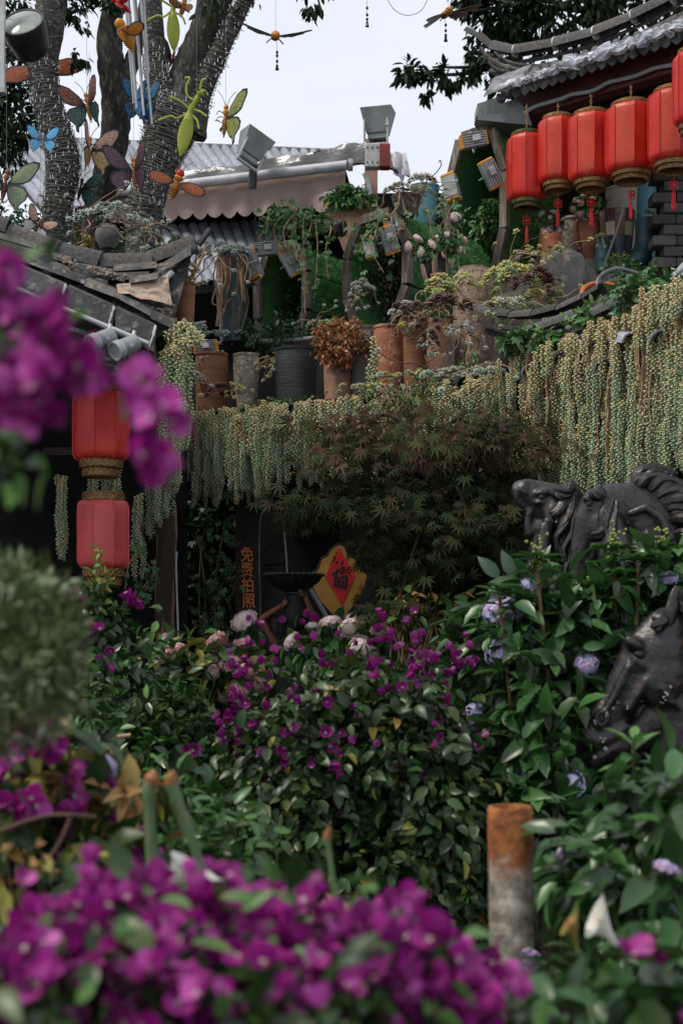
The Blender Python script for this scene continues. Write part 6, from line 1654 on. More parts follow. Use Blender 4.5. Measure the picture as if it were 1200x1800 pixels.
for sd, (wx, wy), tips in ((-1, (494, 1066), ((503, 1052), (506, 1056), (506, 1060), (504, 1064), (499, 1068))), (1, (536, 1046), ((527, 1034), (525, 1038), (524, 1042), (525, 1046), (530, 1049)))):
    mb = MB(); bl(mb, wx, wy - 1, D4, -11, 4.8, 5, 3)
    for k, (tx, ty) in enumerate(tips):
        sweep(mb, [(wx, wy, 2.2, -12), ((wx + tx) / 2 - sd * .5, (wy + ty) / 2 - 1, 1.9, -16), (tx, ty, 1.4, -17)], D4, 1)
    fuse('hand', mb, 'statue_skin', st, .0022, 2)
mb = MB(); sweep(mb, [(484, 1088, 9, 8), (482, 1110, 11, 8), (478, 1140, 9, 6)], D4, .8); mb.build('hair', 'hair_dark', st)
jr = thing('water_jar', 'dark clay jar held up by the brown arms', 'jar', P(520, 1108, D4)); S = D4 / F
mb = MB(); mb.lathe([(8 * S, 0), (18 * S, 4 * S), (24 * S, 18 * S), (25 * S, 30 * S), (21 * S, 42 * S), (17 * S, 50 * S), (16 * S, 62 * S), (18 * S, 66 * S)], 26, TRS(P(520, 1108, D4) + Vector((0, .0, 0)))); mb.build('body', 'statue_dark', jr)
mb = MB(); mb.lathe([(17 * S, 62 * S), (19.5 * S, 64 * S), (19.5 * S, 67 * S), (16 * S, 67.5 * S)], 26, TRS(P(520, 1108, D4))); mb.build('rim', 'hair_dark', jr)
bs = thing('basin', 'wide dark scalloped basin resting on top of the jar', 'basin', P(516, 1040, D4))
mb = MB(); mb.lathe([(14 * S, -2 * S), (22 * S, 2 * S), (34 * S, 8 * S), (44 * S, 17 * S), (50 * S, 28 * S), (48 * S, 28.5 * S), (40 * S, 20 * S), (0, 12 * S)], 64, TRS(P(516, 1039, D4)), rfun=lambda a, i: 1 + (.035 * math.cos(a * 16) * min(1, i / 3) if i < 6 else 0)); mb.build('bowl', 'statue_dark', bs)
mb = MB()
for k in range(32):
    a = k * math.pi / 16; mb.ell(P(516, 1039, D4) + Vector((50 * S * math.cos(a), 50 * S * math.sin(a), 28 * S)), (.016, .016, .009), None, 8, 6)
mb.build('scalloped_rim', 'pot_dark', bs)

# ================================================================== rusty pole in the foreground
DP = 3.0
pl = thing('rusty_pole', 'stubby rust topped pole standing in the foreground flowers', 'pole', (P(908, 0, DP).x, DP, 0)); x = P(905, 0, DP).x; S = DP / F
ztop = P(0, 1417, DP).z; zb = P(0, 1522, DP).z; rq = random.Random(2)
Rp = TRS((x + .004, DP, 0), (0, -.012, 0))
mb = MB(); n_ = 40; rows = [[], []]
pf_ = [(.047 + rq.uniform(-.0006, .0006), z_) for z_ in np.linspace(0, ztop - .004, 40)] + [(.0445, ztop), (.040, ztop - .001), (.038, ztop - .05)]
mb.lathe(pf_, n_, Rp, rfun=lambda a, i: 1 + .010 * math.sin(3 * a + i * .1) + .006 * math.sin(7 * a + i)); mb.build('shaft', 'pole_bare', pl)
mb = MB(); mb.lathe([(.0385, ztop - .03), (0, ztop - .028)], n_, Rp); mb.build('core', 'rust', pl)
# ================================================================== trailing burro's tail curtains
TL = {k: [tailT(L, kd, sd, r) for L, kd, sd, r in v] for k, v in {
    'full': [(.16, 'full', 1, .014), (.24, 'full', 2, .015), (.34, 'full', 3, .0145), (.45, 'full', 4, .014)],
    'mid': [(.40, 'mid', 5, .014), (.52, 'mid', 6, .0145), (.60, 'mid', 7, .014)],
    'long': [(.62, 'long', 8, .0145), (.78, 'long', 9, .0145), (.88, 'long', 10, .014)],
    'pale': [(.10, 'pale', 11, .016), (.16, 'pale', 12, .016), (.22, 'pale', 13, .015)]}.items()}
def strand(o, kind, p, k, rz, sx=1, tilt=0):
    part('strand', TL[kind][k].me(), o, TRS(p, (tilt, 0, rz), (sx * 1.22, sx * 1.22, 1)))
rq = random.Random(77)
sed = thing('burros_tail', 'curtain of burro tail succulents hanging from the left roof edge over the doorway', 'trailing plant', E_(460), 'hanging burro tail curtains')
nS = 0; clump = []
for i in range(74):
    px = rq.uniform(312, 640); c = E_(px, -.10, ZT + .02)
    dens = 1 if px < 600 else .6
    for k in range(rq.choice((3, 3, 4, 4))):
        if nS >= 292: break
        off = Vector((rq.gauss(0, .026), rq.uniform(-.07, .04), rq.uniform(-.10, .03)))
        r_ = rq.random()
        if r_ < .30: kd, ix = 'full', rq.choice((0, 1, 1, 2))
        elif r_ < .55: kd, ix = 'full', rq.choice((2, 3))
        elif r_ < .80: kd, ix = 'mid', rq.choice((0, 0, 1))
        else: kd, ix = 'pale', rq.randrange(3)
        if px > 560 and ix > 0 and kd != 'pale': ix -= 1
        if kd == 'full' and rq.random() < .4: off.z -= rq.uniform(.05, .22)
        bt_ = off.z + TL[kd][ix].v[:, 2].min(); lim_ = -(.50 if px < 480 else .44) - rq.uniform(-.05, .05)
        if bt_ < lim_: off.z += lim_ - bt_
        if off.z > .05: kd, ix, off.z = 'full', 1, -.12
        strand(sed, kd, c + off, ix, rq.uniform(0, 6.28), rq.uniform(.85, 1.15)); nS += 1
sx_ = []
for i in range(150):
    px = rq.uniform(312, 640); p = E_(px, rq.uniform(-.17, -.05), ZT + rq.uniform(-.10, .06)); sx_.append(np.array(TRS(p, (0, 0, rq.uniform(0, 6.28)), 1.2)))
scatter('strand_mass', TL['pale'][1], np.array(sx_[:75]), sed, kind='stuff'); scatter('strand_mass', TL['full'][0], np.array(sx_[75:]), sed, kind='stuff')
sed2 = thing('burros_tail', 'short fringe of burro tail succulents half hidden behind the maple top', 'trailing plant', E_(760), 'hanging burro tail curtains')
for i in range(230):
    px = rq.uniform(625, 890); c = E_(px, rq.uniform(-.16, -.02), ZT + rq.uniform(-.08, .06))
    kd, ix = rq.choice((('full', 0), ('full', 1), ('pale', 0), ('pale', 1), ('pale', 2), ('full', 1), ('mid', 0)))
    strand(sed2, kd, c, ix, rq.uniform(0, 6.28), rq.uniform(.85, 1.2))
sed3 = thing('burros_tail', 'broad dense curtain of burro tail succulents covering the right wall above the horses', 'trailing plant', E_(1060), 'hanging burro tail curtains')
zt3 = lambda px: ZT + .06 + .10 * min(1.1, max(0, (px - 900) / 300))
mass = {}
cand = []
def add3(kd, ix, px, back, z, s):
    p = E_(px, back, z); cand.append((p.y, kd, ix, p, rq.uniform(0, 6.28), s))
px = 884.0
while px < 1430:
    z0 = zt3(px) + rq.uniform(-.03, .04); full = .36 + .50 * min(1, max(0, px - 884) / 75) + rq.uniform(-.10, .05); bk = rq.uniform(-.12, -.02); sp = rq.uniform(3, 6)
    for k in range(rq.choice((2, 3, 3))): add3('pale', rq.randrange(3), px + rq.gauss(0, sp + 2), bk - rq.uniform(.0, .09), z0 + rq.uniform(-.16, .03), rq.uniform(.8, 1.05))
    for k in range(rq.choice((1, 2, 2, 3))):
        ix = rq.randrange(3); L = TL['long'][ix].v[:, 2].min(); add3('long', ix, px + rq.gauss(0, sp), bk + rq.uniform(-.03, .03), max(z0, z0 - full - L - .03), rq.uniform(.85, 1.1)) if -L < full + .1 else None
    z = z0 - rq.uniform(.16, .34)
    while z > z0 - full + .12:
        for k in range(rq.choice((1, 2, 2, 3))):
            ix = rq.choice((0, 1, 1, 2, 2, 3)); L = -TL['full'][ix].v[:, 2].min(); zz = z + rq.uniform(-.04, .04)
            if zz - L < z0 - full: zz = z0 - full + L
            add3('full', ix, px + rq.gauss(0, sp), bk + rq.uniform(-.06, .04), min(zz, z0 - .08), rq.uniform(.8, 1.15))
        z -= rq.uniform(.12, .24)
    if rq.random() < .5:
        L = TL['mid'][1].v[:, 2].min(); add3('mid', 1, px + rq.gauss(0, sp), bk, z0, 1)
    px += rq.uniform(6.5, 12.5)
cand.sort(key=lambda c: (CX + F * c[3].x / c[3].y > 1212, c[0]))
for j, (y, kd, ix, p, rz, s) in enumerate(cand):
    if j < 300: strand(sed3, kd, p, ix, rz, s)
    else: mass.setdefault((kd, ix), []).append(np.array(TRS(p, (0, 0, rz), (s, s, 1))))
for k, v in mass.items():
    if k[0] == 'pale' or rq.random() < 2: scatter('strand_mass', TL[k[0]][k[1]], np.array(v)[:70], sed3, kind='stuff')
sed4 = thing('burros_tail', 'cluster of thick green burro tails hanging from the left pavilion corner', 'trailing plant', P(308, 585, 6.0), 'hanging burro tail curtains')
for i in range(38):
    px = 311 + rq.gauss(0, 10); kd, ix = rq.choice((('full', 2), ('full', 3), ('full', 1), ('full', 3), ('pale', 1)))
    strand(sed4, kd, P(px, 572 + rq.uniform(-8, 30) + abs(px - 311) * 1.2, 6.0 + rq.uniform(-.05, .1)), ix, rq.uniform(0, 6.28), 1.15, rq.uniform(-.05, .05))
for i in range(5): strand(sed4, 'pale', P(318 + 6 * i, 565 + 5 * i, 6.0), 0, rq.uniform(0, 6), 1.2, -1.0)
sed5 = thing('burros_tail', 'scattered burro tails dangling in shade behind the two faded lanterns', 'trailing plant', P(200, 800, 7.6), 'hanging burro tail curtains')
for x0, x1, y0, n_ in ((255, 310, 790, 16), (140, 215, 815, 10), (98, 118, 840, 6), (240, 250, 880, 3), (290, 312, 760, 8)):
    for i in range(n_):
        kd, ix = rq.choice((('full', 2), ('full', 1), ('full', 3), ('mid', 0)))
        strand(sed5, kd, P(rq.uniform(x0, x1), y0 + rq.uniform(-20, 30), 7.5 + rq.uniform(-.1, .2)), ix, rq.uniform(0, 6.28))
mb = MB(); mb.box((P(200, 0, 7.6).x, 7.62, P(0, 800, 7.6).z + .02), (.75, .05, .04)); tag(mb.build('hanging_rail', 'wood_dark'), 'dark rail under the left pavilion carrying the dangling tails', 'rail')

# ================================================================== succulents, vines, small bushes on the terrace
def succulents(label, c, rad, n, tm, size, seed, stems=0, flat=.5, hang=0, group='succulent clumps on the terrace', stem_mat='stem_tan', reach=1.6):
    """rosettes heaped over a mound, and snaking bare stems"""
    rr_ = random.Random(seed); o = thing('succulent', label, 'succulent', c, group); c = Vector(c)
    for i in range(n):
        a = rr_.uniform(0, 6.28); q = math.sqrt(rr_.random()); up = math.sqrt(max(0, 1 - q * q))
        p = c + Vector((rad[0] * q * math.cos(a), rad[1] * q * math.sin(a), rad[2] * up * rr_.uniform(.75, 1.1)))
        nrm = Vector((q * math.cos(a) * 1.0, q * math.sin(a) - .35, .55 + up * .5)).normalized()
        M = nrm.to_track_quat('Z', 'Y').to_matrix().to_4x4(); M.translation = p
        part('rosette', rr_.choice(tm).me(), o, M @ Matrix.Rotation(rr_.uniform(0, 6.28), 4, 'Z') @ Matrix.Diagonal([size * rr_.uniform(.65, 1.25)] * 3 + [1]))
    if stems:
        for i in range(stems):
            mb = MB(); a = rr_.uniform(-2.9, .1); d = Vector((math.cos(a), math.sin(a) * .5, 0)); R_ = max(rad[0], .05) * reach
            p = c + Vector((rr_.uniform(-.8, .8) * rad[0], -rad[1] * rr_.uniform(.1, .9), rr_.uniform(-.2, .6) * rad[2])); pl_ = [p]; dv = d.copy()
            for q in range(rr_.choice((3, 4, 4, 5))):
                dv = (dv + Vector((rr_.uniform(-.9, .9), rr_.uniform(-.35, .15), rr_.uniform(-.75, .55) - hang * 1.6))).normalized(); p = p + dv * R_ * rr_.uniform(.14, .34); pl_.append(p)
            cv = catmull(pl_, 5); r0_ = rr_.uniform(.0026, .0052); mb.tube(cv, [r0_ * (1 - .02 * k) for k in range(len(cv))], 6); mb.build('stem', stem_mat if rr_.random() < .6 else 'stem_brown', o)
            nrm = Vector((d.x * .5, -.7, .6)).normalized(); M = nrm.to_track_quat('Z', 'Y').to_matrix().to_4x4(); M.translation = cv[-1]
            part('rosette', rr_.choice(tm).me(), o, M @ Matrix.Diagonal([size * rr_.uniform(.5, .9)] * 3 + [1]))
    return o
def dE(px, b): return edgeD(px) + b
SC = [
 ('blue grey rosettes on tangled tan stems between the two wrapped trunks', P(190, 398, 8.1), (.19, .08, .12), 42, R_blue, .075, 1, 16),
 ('blue grey rosettes around the foot of the forked tree', P(258, 415, 8.0), (.06, .06, .10), 12, R_blue, .06, 2, 6),
 ('pale blue rosettes heaped above the bare roots left of the ivy alcove', P(395, 452, 9.0), (.17, .08, .07), 34, R_blue + R_pink, .075, 3, 12, .5, .28),
 ('grey green rosettes on the white rail by the roof corner', P(345, 585, 9.0), (.10, .06, .04), 14, R_blue, .06, 4, 0),
 ('low blue grey rosettes along the black shelf', P(400, 596, 9.1), (.20, .07, .04), 26, R_blue, .06, 5, 0),
 ('pale rosettes on curling stems above the brown ribbed pot', P(368, 630, 8.9), (.07, .06, .05), 8, R_pink + R_blue, .055, 6, 9, .5, .1),
 ('pinkish rosettes climbing the left side of the brown ribbed pot', P(348, 690, 8.75), (.04, .05, .12), 12, R_pink + R_blue, .06, 7, 4),
 ('dark maroon rosettes in front of the brown ribbed pot', P(385, 695, 8.6), (.06, .05, .06), 5, R_maroon, .095, 8, 2, .5, 0),
 ('mass of writhing tan stems spilling from between vase and charcoal pot', P(480, 640, 8.65), (.06, .05, .06), 4, R_pink + R_green, .05, 9, 26, .5, .12),
 ('green rosettes beside the pale stone vase', P(415, 690, 8.65), (.03, .04, .06), 7, R_green + R_yellow, .05, 10, 8),
 ('small rosettes and long stems at the foot of the charcoal pot', P(452, 712, 8.5), (.07, .04, .03), 6, R_green, .045, 11, 10),
 ('low green and yellow rosettes in the turf alcove foreground', P(575, 578, 9.0), (.13, .08, .05), 24, R_green + R_blue, .065, 12, 3),
 ('silver rosettes on looping pale stems left of the middle alcove', P(635, 520, 8.9), (.08, .06, .09), 18, R_blue + R_pink, .065, 13, 14, .5, .1),
 ('reddish rosettes and tan stems above the brown pots', P(712, 560, 7.95), (.09, .07, .08), 26, R_pink + [R_maroon[0]], .065, 14, 14, .5, .2),
 ('mossy yellow green cushion plant between the brown pots', P(706, 588, 7.85), (.03, .03, .06), 16, R_yellow, .04, 15, 0),
 ('yellow green rosettes pouring over the tall pots', P(775, 530, 7.75), (.10, .08, .13), 46, R_yellow + R_green, .07, 16, 10, .5, .3),
 ('glossy maroon rosettes in the middle of the tall pots', P(790, 545, 7.6), (.10, .06, .05), 7, R_maroon, .125, 17, 8, .5, .2),
 ('pale pink rosettes trailing below the speckled jar', P(815, 600, 7.55), (.10, .06, .10), 16, R_pink, .06, 18, 12, .5, .25),
 ('big mound of green echeverias in front of the turf wall', P(905, 520, 7.75), (.19, .12, .16), 70, R_green + R_yellow, .085, 19, 8),
 ('second heap of green echeverias and pale rosettes below the turf wall', P(890, 552, 7.62), (.15, .08, .07), 40, R_green + R_pink, .08, 31, 6, .5, .1),
 ('yellowish rosettes spilling over the prow shaped ridge', P(955, 530, 7.6), (.12, .06, .06), 26, R_yellow + R_green, .065, 32, 6, .5, .1),
 ('tall reddish flower stalks and yellow rosettes beside the grey jar', P(925, 470, 7.9), (.12, .08, .10), 26, R_yellow + R_pink, .05, 20, 14),
 ('dark maroon aeoniums leaning on the grey jar', P(940, 505, 7.6), (.10, .06, .07), 9, R_maroon, .11, 21, 4),
 ('small purple rosettes on the shoulder of the grey jar', P(970, 446, 7.7), (.05, .04, .03), 8, R_maroon + R_green, .06, 22, 2),
 ('pale spiky rosettes over the rough grey bowl', P(714, 342, 8.95), (.16, .1, .05), 30, R_green + R_pink, .06, 23, 22, .5, .18),
 ('reddish agave like rosette on the pale blue pot', P(742, 322, 9.55), (.08, .05, .03), 7, R_pink + [R_maroon[0]], .11, 24, 0),
 ('blue rosettes on the pink terracotta box', P(600, 352, 9.7), (.15, .08, .04), 16, R_blue, .075, 25, 0),
 ('green rosettes in the green boot planter', P(1134, 382, 9.15), (.05, .05, .03), 12, R_green, .055, 26, 0),
 ('rosettes behind the upturned left roof tip', P(330, 480, 7.5), (.06, .05, .04), 14, R_green + R_yellow, .06, 27, 7, .5, .1, 'succulent clumps on the terrace', 'stem_brown'),
 ('mixed green rosettes tucked along the base of the middle pots', P(720, 672, 7.6), (.22, .06, .05), 40, R_green + R_blue + R_yellow, .055, 33, 10, .5, .1),
 ('bronze and maroon rosettes between the narrow brick coloured pots', P(752, 620, 7.7), (.05, .05, .12), 18, R_maroon + R_pink, .06, 34, 8, .5, .2),
 ('yellow green rosettes hanging from the speckled jar shoulder', P(815, 500, 7.75), (.05, .05, .05), 14, R_yellow + R_green, .055, 35, 6, .5, .3),
 ('tiny rosettes trailing from the teal pot', P(1058, 418, 9.15), (.03, .03, .02), 6, R_green, .045, 28, 5, .5, .3),
 ('blue rosettes lining the roof edge under the grey pot', P(650, 690, 7.75), (.26, .08, .03), 34, R_blue + R_green, .06, 29, 0),
 ('pale rosettes lining the roof edge behind the maple top', P(830, 668, 7.05), (.26, .08, .05), 40, R_blue + R_pink, .065, 30, 4)]
for a in SC: succulents(*a)
# pale strand on the grey pot
sed6 = thing('burros_tail', 'single pale strand of burro tail draped over the grey pot', 'trailing plant', P(655, 590, 8.2), 'hanging burro tail curtains')
for i in range(5): strand(sed6, 'pale' if i < 3 else 'full', P(655 + rq.gauss(0, 4), 590 + i * 17, 7.98), 1 if i < 3 else 2, rq.uniform(0, 6), 1.3)

def vine(label, paths, n, size, seed, tm=None, name='ivy', group='trailing ivies', spread=.05, r=.0035, nparts=300, cat='vine'):
    rng = np.random.default_rng(seed); rr_ = random.Random(seed); pts = []
    o = thing(name, label, cat, paths[0][0], group); mb = MB()
    for pth in paths:
        c = catmull([p + Vector((rr_.gauss(0, .012), rr_.gauss(0, .012), rr_.gauss(0, .012))) for p in pth], 8); mb.tube(c, r, 5); pts += c
    mb.build('stem', 'stem_tan', o)
    ix = rng.integers(0, len(pts), n); pos = np.array([tuple(pts[i]) for i in ix]) + rng.normal(size=(n, 3)) * spread
    out = norm(rng.normal(size=(n, 3)) * .5 + np.array([[0, -.9, .2]]))
    place('leaf', tm or [L_ivy], leaf_frames(pos, out, rng, size, .7, .5), o, nparts, rng, 'foliage')
    return o
def hangp(x, y, d, L, sway=.05, rr_=random.Random(9)):
    return [P(x, y, d), P(x, y, d) + Vector((rr_.uniform(-sway, sway), -.05, -.04)), P(x, y, d) + Vector((rr_.uniform(-sway, sway), -.08, -L * .5)), P(x, y, d) + Vector((rr_.uniform(-sway, sway), -.07, -L))]
iv = []
for x, y, L in ((478, 372, .2), (495, 370, .3), (510, 365, .35), (525, 370, .3), (538, 380, .55), (548, 384, .62), (556, 388, .42), (576, 398, .34), (530, 375, .40), (470, 380, .15)): iv.append(hangp(x, y, 9.05, L))
vine('thick trailing ivy spilling over the turf alcove with dark bush', iv, 300, .031, 1, spread=.022)
plant('ivy_mound', 'leafy green mound on top of the ivy alcove', 'shrub', P(510, 420, 9.15), [(P(500, 380, 9.15), (.13, .1, .06), 1), (P(548, 390, 9.1), (.09, .1, .07), .8)], [L_ivy, L_bright], 420, .034, 250, 'small shrubs on the terrace', 41, stems=4)
plant('shrub', 'dark shrub in the gap behind the left roof ridge', 'shrub', P(200, 480, 9.7), [(P(205, 432, 9.7), (.26, .12, .10), 1), (P(30, 385, 9.7), (.2, .12, .14), .8), (P(120, 410, 9.7), (.2, .12, .08), .6)], [L_bush], 900, .04, 120, 'small shrubs on the terrace', 42, stems=4)
vine('loose ivy strands over the middle alcove and its floodlights', [hangp(700, 400, 8.7, .2), hangp(662, 400, 8.75, .3), hangp(648, 390, 8.8, .22), hangp(774, 352, 8.8, .35), hangp(784, 350, 8.75, .5)], 110, .034, 2)
vine('fine ivy climbing the wall left of the orange characters', [hangp(350, 900, 8.8, .7), hangp(372, 905, 8.8, .9), hangp(395, 920, 8.8, .8), hangp(412, 910, 8.75, .5), hangp(330, 880, 8.8, .5), hangp(390, 1030, 8.75, .35), hangp(400, 990, 8.75, .4)], 420, .04, 3, [L_ivyd, L_ivy], spread=.06)
vine('ivy strands dangling right of the lower faded lantern', [hangp(236, 960, 7.2, .22), hangp(246, 985, 7.2, .2), hangp(258, 1005, 7.2, .14)], 70, .035, 4, spread=.03)
vine('ivy spilling beside the tallest alcove and slatted tub', [hangp(790, 380, 8.5, .4), hangp(800, 400, 8.5, .3)], 70, .034, 5)
fe = thing('fern', 'dark fern fronds under the eave right of the faded lanterns', 'fern', P(310, 930, 8.0))
for i in range(16):
    a = rq.uniform(-2.8, -.3); d_ = Vector((math.cos(a), math.sin(a) * .6, rq.uniform(-.1, .4))).normalized(); x = d_.cross(Vector((0, 0, 1))).normalized(); z = x.cross(d_); s = rq.uniform(.16, .26)
    part('frond', T_fern.me(), fe, frame(x * s, d_ * s, z * s, P(rq.uniform(285, 345), rq.uniform(905, 945), 8.0)))
TS = 'small shrubs on the terrace'
def sm(label, px, py, d, rx, rz, n, tm, size, seed, nparts=150, ry=None, name='shrub', **k):
    return plant(name, label, 'shrub', P(px, py, d) + Vector((0, 0, -rz * .8)), [(P(px, py, d), (rx, ry or rx * .7, rz), 1)], tm, n, size, nparts, TS, seed, **{**dict(stems=5, stem_r=.005, stem_mat='stem_brown', clump=7), **k})
sm('dark feathery bush filling the ivy alcove', 505, 545, 9.85, .15, .20, 900, [L_bush], .034, 50)
sm('green bush spilling from the base of the ivy alcove', 480, 588, 9.2, .26, .07, 900, [L_bush], .034, 51)
sm('dark bush filling the middle alcove', 676, 500, 9.4, .14, .24, 800, [L_bush, L_bronze], .034, 52)
sm('green bush growing inside the tallest alcove', 862, 395, 9.8, .11, .20, 420, [L_bush, L_bright], .042, 53)
sm('orange and bronze spreading bush on the pinkish cylinder pot', 600, 602, 8.25, .155, .125, 1500, [L_red, L_red, L_bronze], .030, 54, 300)
sm('green plant with small leaves on the pink terracotta box', 616, 348, 9.6, .14, .06, 260, [L_bright, L_ivy], .05, 55)
sm('pale blossoms and foliage in the terracotta amphora', 1030, 362, 9.5, .10, .07, 200, [L_ivy], .04, 56, flowers=[dict(T=H_coral, n=26, size=.042, name='blossom', clump=0, shell=.8)])
sm('dusty pink geranium beside the slatted tub', 740, 440, 8.4, .06, .05, 60, [L_ivy], .05, 57, flowers=[dict(T=H_blush, n=5, size=.055, name='blossom', clump=0)])
sm('coral and cream blossoms above the slatted tub', 792, 420, 8.45, .07, .12, 60, [L_ivy], .045, 58, flowers=[dict(T=H_coral + H_blush, n=18, size=.05, name='blossom', clump=0)])
sm('pale blush blossoms left of the white vase', 962, 392, 9.5, .11, .05, 90, [L_ivy], .035, 59, flowers=[dict(T=H_blush, n=14, size=.045, name='blossom', clump=0)])
sm('fresh green weeds on the tiles above the right plant curtain', 1140, 520, 6.3, .17, .10, 420, [L_bright, L_ivy], .035, 60, ry=.1)
sm('low green weeds along the tiles below the prow shaped ridge', 945, 600, 6.9, .17, .06, 300, [L_bright, L_ivy], .045, 61, ry=.08)
sm('bright green weeds between the grey tiles above the curtain', 1040, 560, 6.6, .12, .06, 160, [L_bright], .04, 62)
sm('small dark shrub at the brick pillar foot', 1090, 470, 8.9, .12, .05, 220, [L_bright, L_bush], .035, 63)
sm('weedy tufts under the charcoal pot along the roof edge', 500, 720, 8.25, .26, .04, 320, [L_bright, L_ivy], .032, 64, ry=.06)
sm('weedy tufts left of the brown pot', 360, 738, 8.5, .14, .03, 160, [L_bright, L_bronze], .032, 65, ry=.06)
sm('bronze leaved weeds along the roof edge behind the maple', 760, 690, 7.45, .34, .05, 420, [L_bronze, L_bright], .034, 66, ry=.08)
sm('green seedlings between the narrow pots', 835, 655, 7.45, .10, .07, 200, [L_bright], .036, 67)
sm('yellow leaved tuft above the left roof ridge', 145, 425, 7.4, .05, .03, 60, [L_yel], .035, 68)
sm('ivy and weeds behind the left roof corner', 300, 440, 8.2, .10, .05, 120, [L_bush], .04, 69)
# thin bare branch plants behind the roof tip
tw = thing('bare_shrub', 'bare pale branches rising from the small barrel pot', 'shrub', P(326, 520, 7.6))
for e in ((345, 440), (362, 430), (350, 470), (338, 425), (322, 450)):
    mb = MB(); mb.tube(catmull([P(328, 505, 7.6), P((328 + e[0]) / 2 + rq.uniform(-6, 6), (505 + e[1]) / 2, 7.6), P(*e, 7.6)], 5), [.010 - .0006 * k for k in range(11)], 6); mb.build('branch', 'stem_tan', tw)
rt = thing('bare_roots', 'curtain of bare brown roots hanging over the dark teal pot', 'roots', P(400, 455, 9.0))
for i in range(15):
    x = rq.uniform(382, 432); mb = MB(); mb.tube(catmull([P(x, 452, 9.0), P(x + rq.uniform(-8, 8), 490, 8.95), P(x + rq.uniform(-10, 10), 530, 8.98), P(x + rq.uniform(-12, 12), 545 + rq.uniform(-25, 55), 9.0)], 5), rq.uniform(.004, .009), 6); mb.build('root', rq.choice(('stem_tan', 'stem_brown')), rt)

# ================================================================== maple before the terrace
mp_ = thing('maple_tree', 'bronze leaved Japanese maple spreading in front of the terrace wall', 'tree', (P(790, 0, 6.6).x, 6.6, 0))
mrng = np.random.default_rng(31); c0 = Vector((P(800, 0, 6.6).x, 6.6, 0)); rr_ = random.Random(31)
mb = MB(); tk = catmull([c0, c0 + Vector((.03, 0, .6)), P(790, 960, 6.6), P(770, 860, 6.6), P(755, 780, 6.6)], 5); mb.tube(tk, [.045 - .0015 * i for i in range(len(tk))], 9); mb.build('trunk', 'bark', mp_)
brp = []; tips = []
ends = [(575, 760), (585, 800), (548, 880), (560, 905), (630, 745), (690, 735), (750, 735), (810, 730), (870, 735), (915, 745), (940, 775), (930, 830), (900, 900), (870, 950), (700, 780), (760, 800), (820, 790), (880, 800), (640, 850), (700, 880), (760, 900), (820, 900), (660, 930), (720, 960), (790, 960), (850, 860), (610, 770), (650, 760), (925, 880), (760, 1000), (820, 1010), (700, 1010), (860, 1020), (655, 800), (760, 1060), (825, 1075), (705, 1045), (740, 770), (830, 770), (905, 760)]
bm2 = MB()
for x, y in ends:
    s = tk[rr_.randrange(9, len(tk))]; dd = 6.6 + rr_.uniform(-.55, .45); e = P(x, y, dd); mid = s.lerp(e, .55) + Vector((0, 0, .08)); c = catmull([s, mid, e, e + (e - mid) * .25 + Vector((0, 0, -.05))], 6)
    bm2.tube(c, [.012 - .0005 * i for i in range(len(c))], 6); tips.append((c, y))
bm2.build('branch', 'stem_dark', mp_)
pos = []; low = []
for c, y in tips:
    for k in range(118 if y > 800 else 88 if y > 745 else 40):
        i = int(len(c) * (1 - rr_.random() ** 1.7 * .75)) - 1; p = c[max(0, i)]
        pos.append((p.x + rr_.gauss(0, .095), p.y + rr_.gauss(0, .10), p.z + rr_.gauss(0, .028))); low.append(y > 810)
pos = np.array(pos); low = np.array(low)
out = norm(np.stack([pos[:, 0] - c0.x, pos[:, 1] - c0.y - .3, np.zeros(len(pos))], 1) + mrng.normal(size=pos.shape) * .35)
Am = leaf_frames(pos, out, mrng, .052, .5, .8, .3)
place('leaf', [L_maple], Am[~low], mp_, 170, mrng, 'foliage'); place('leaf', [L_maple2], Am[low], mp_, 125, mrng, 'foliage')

# ================================================================== garden shrubs, back to front
HG = 'hydrangeas in the garden'
plant('hydrangea', 'pink hydrangea with yellowing leaves left of the statue', 'hydrangea', P(370, 1560, 6.4), [(P(340, 1180, 6.4), (.24, .25, .14), 1), (P(410, 1180, 6.5), (.13, .2, .12), .7)], [L_hyd, L_yel, L_hyd], 420, .08, 260, HG, 101, flowers=[dict(T=H_pink + H_rose, n=26, size=.09, name='flower_head', clump=0, shell=.98, up=.7)])
plant('hydrangea', 'pale pink hydrangea below the gold diamond sign', 'hydrangea', P(600, 1560, 6.4), [(P(590, 1150, 6.4), (.24, .25, .12), 1), (P(690, 1120, 6.4), (.16, .2, .14), .8)], [L_hyd, L_bright], 480, .075, 260, HG, 102, flowers=[dict(T=H_blush, n=26, size=.075, name='flower_head', clump=0, shell=.98, up=.7, blobs=[(P(595, 1140, 6.3), (.20, .25, .11), 1)])])
plant('hydrangea', 'single cream and mauve hydrangea head by the statue arm', 'hydrangea', P(437, 1500, 6.7), [(P(437, 1115, 6.7), (.07, .07, .05), 1)], [L_hyd], 40, .08, 40, HG, 103, flowers=[dict(T=H_blush, n=1, size=.10, name='flower_head', clump=0, front=False, blobs=[(P(434, 1092, 6.65), (.001, .001, .001), 1)], shell=.1, up=3)])
plant('shrub', 'dead twiggy shrub with green shoots right of the gold sign', 'shrub', P(740, 1400, 6.2), [(P(745, 1090, 6.2), (.22, .2, .12), 1)], [L_bright, L_dead], 160, .06, 160, 'broadleaf garden shrubs', 104, stem_mat='stem_tan', stems=22, stem_r=.006)
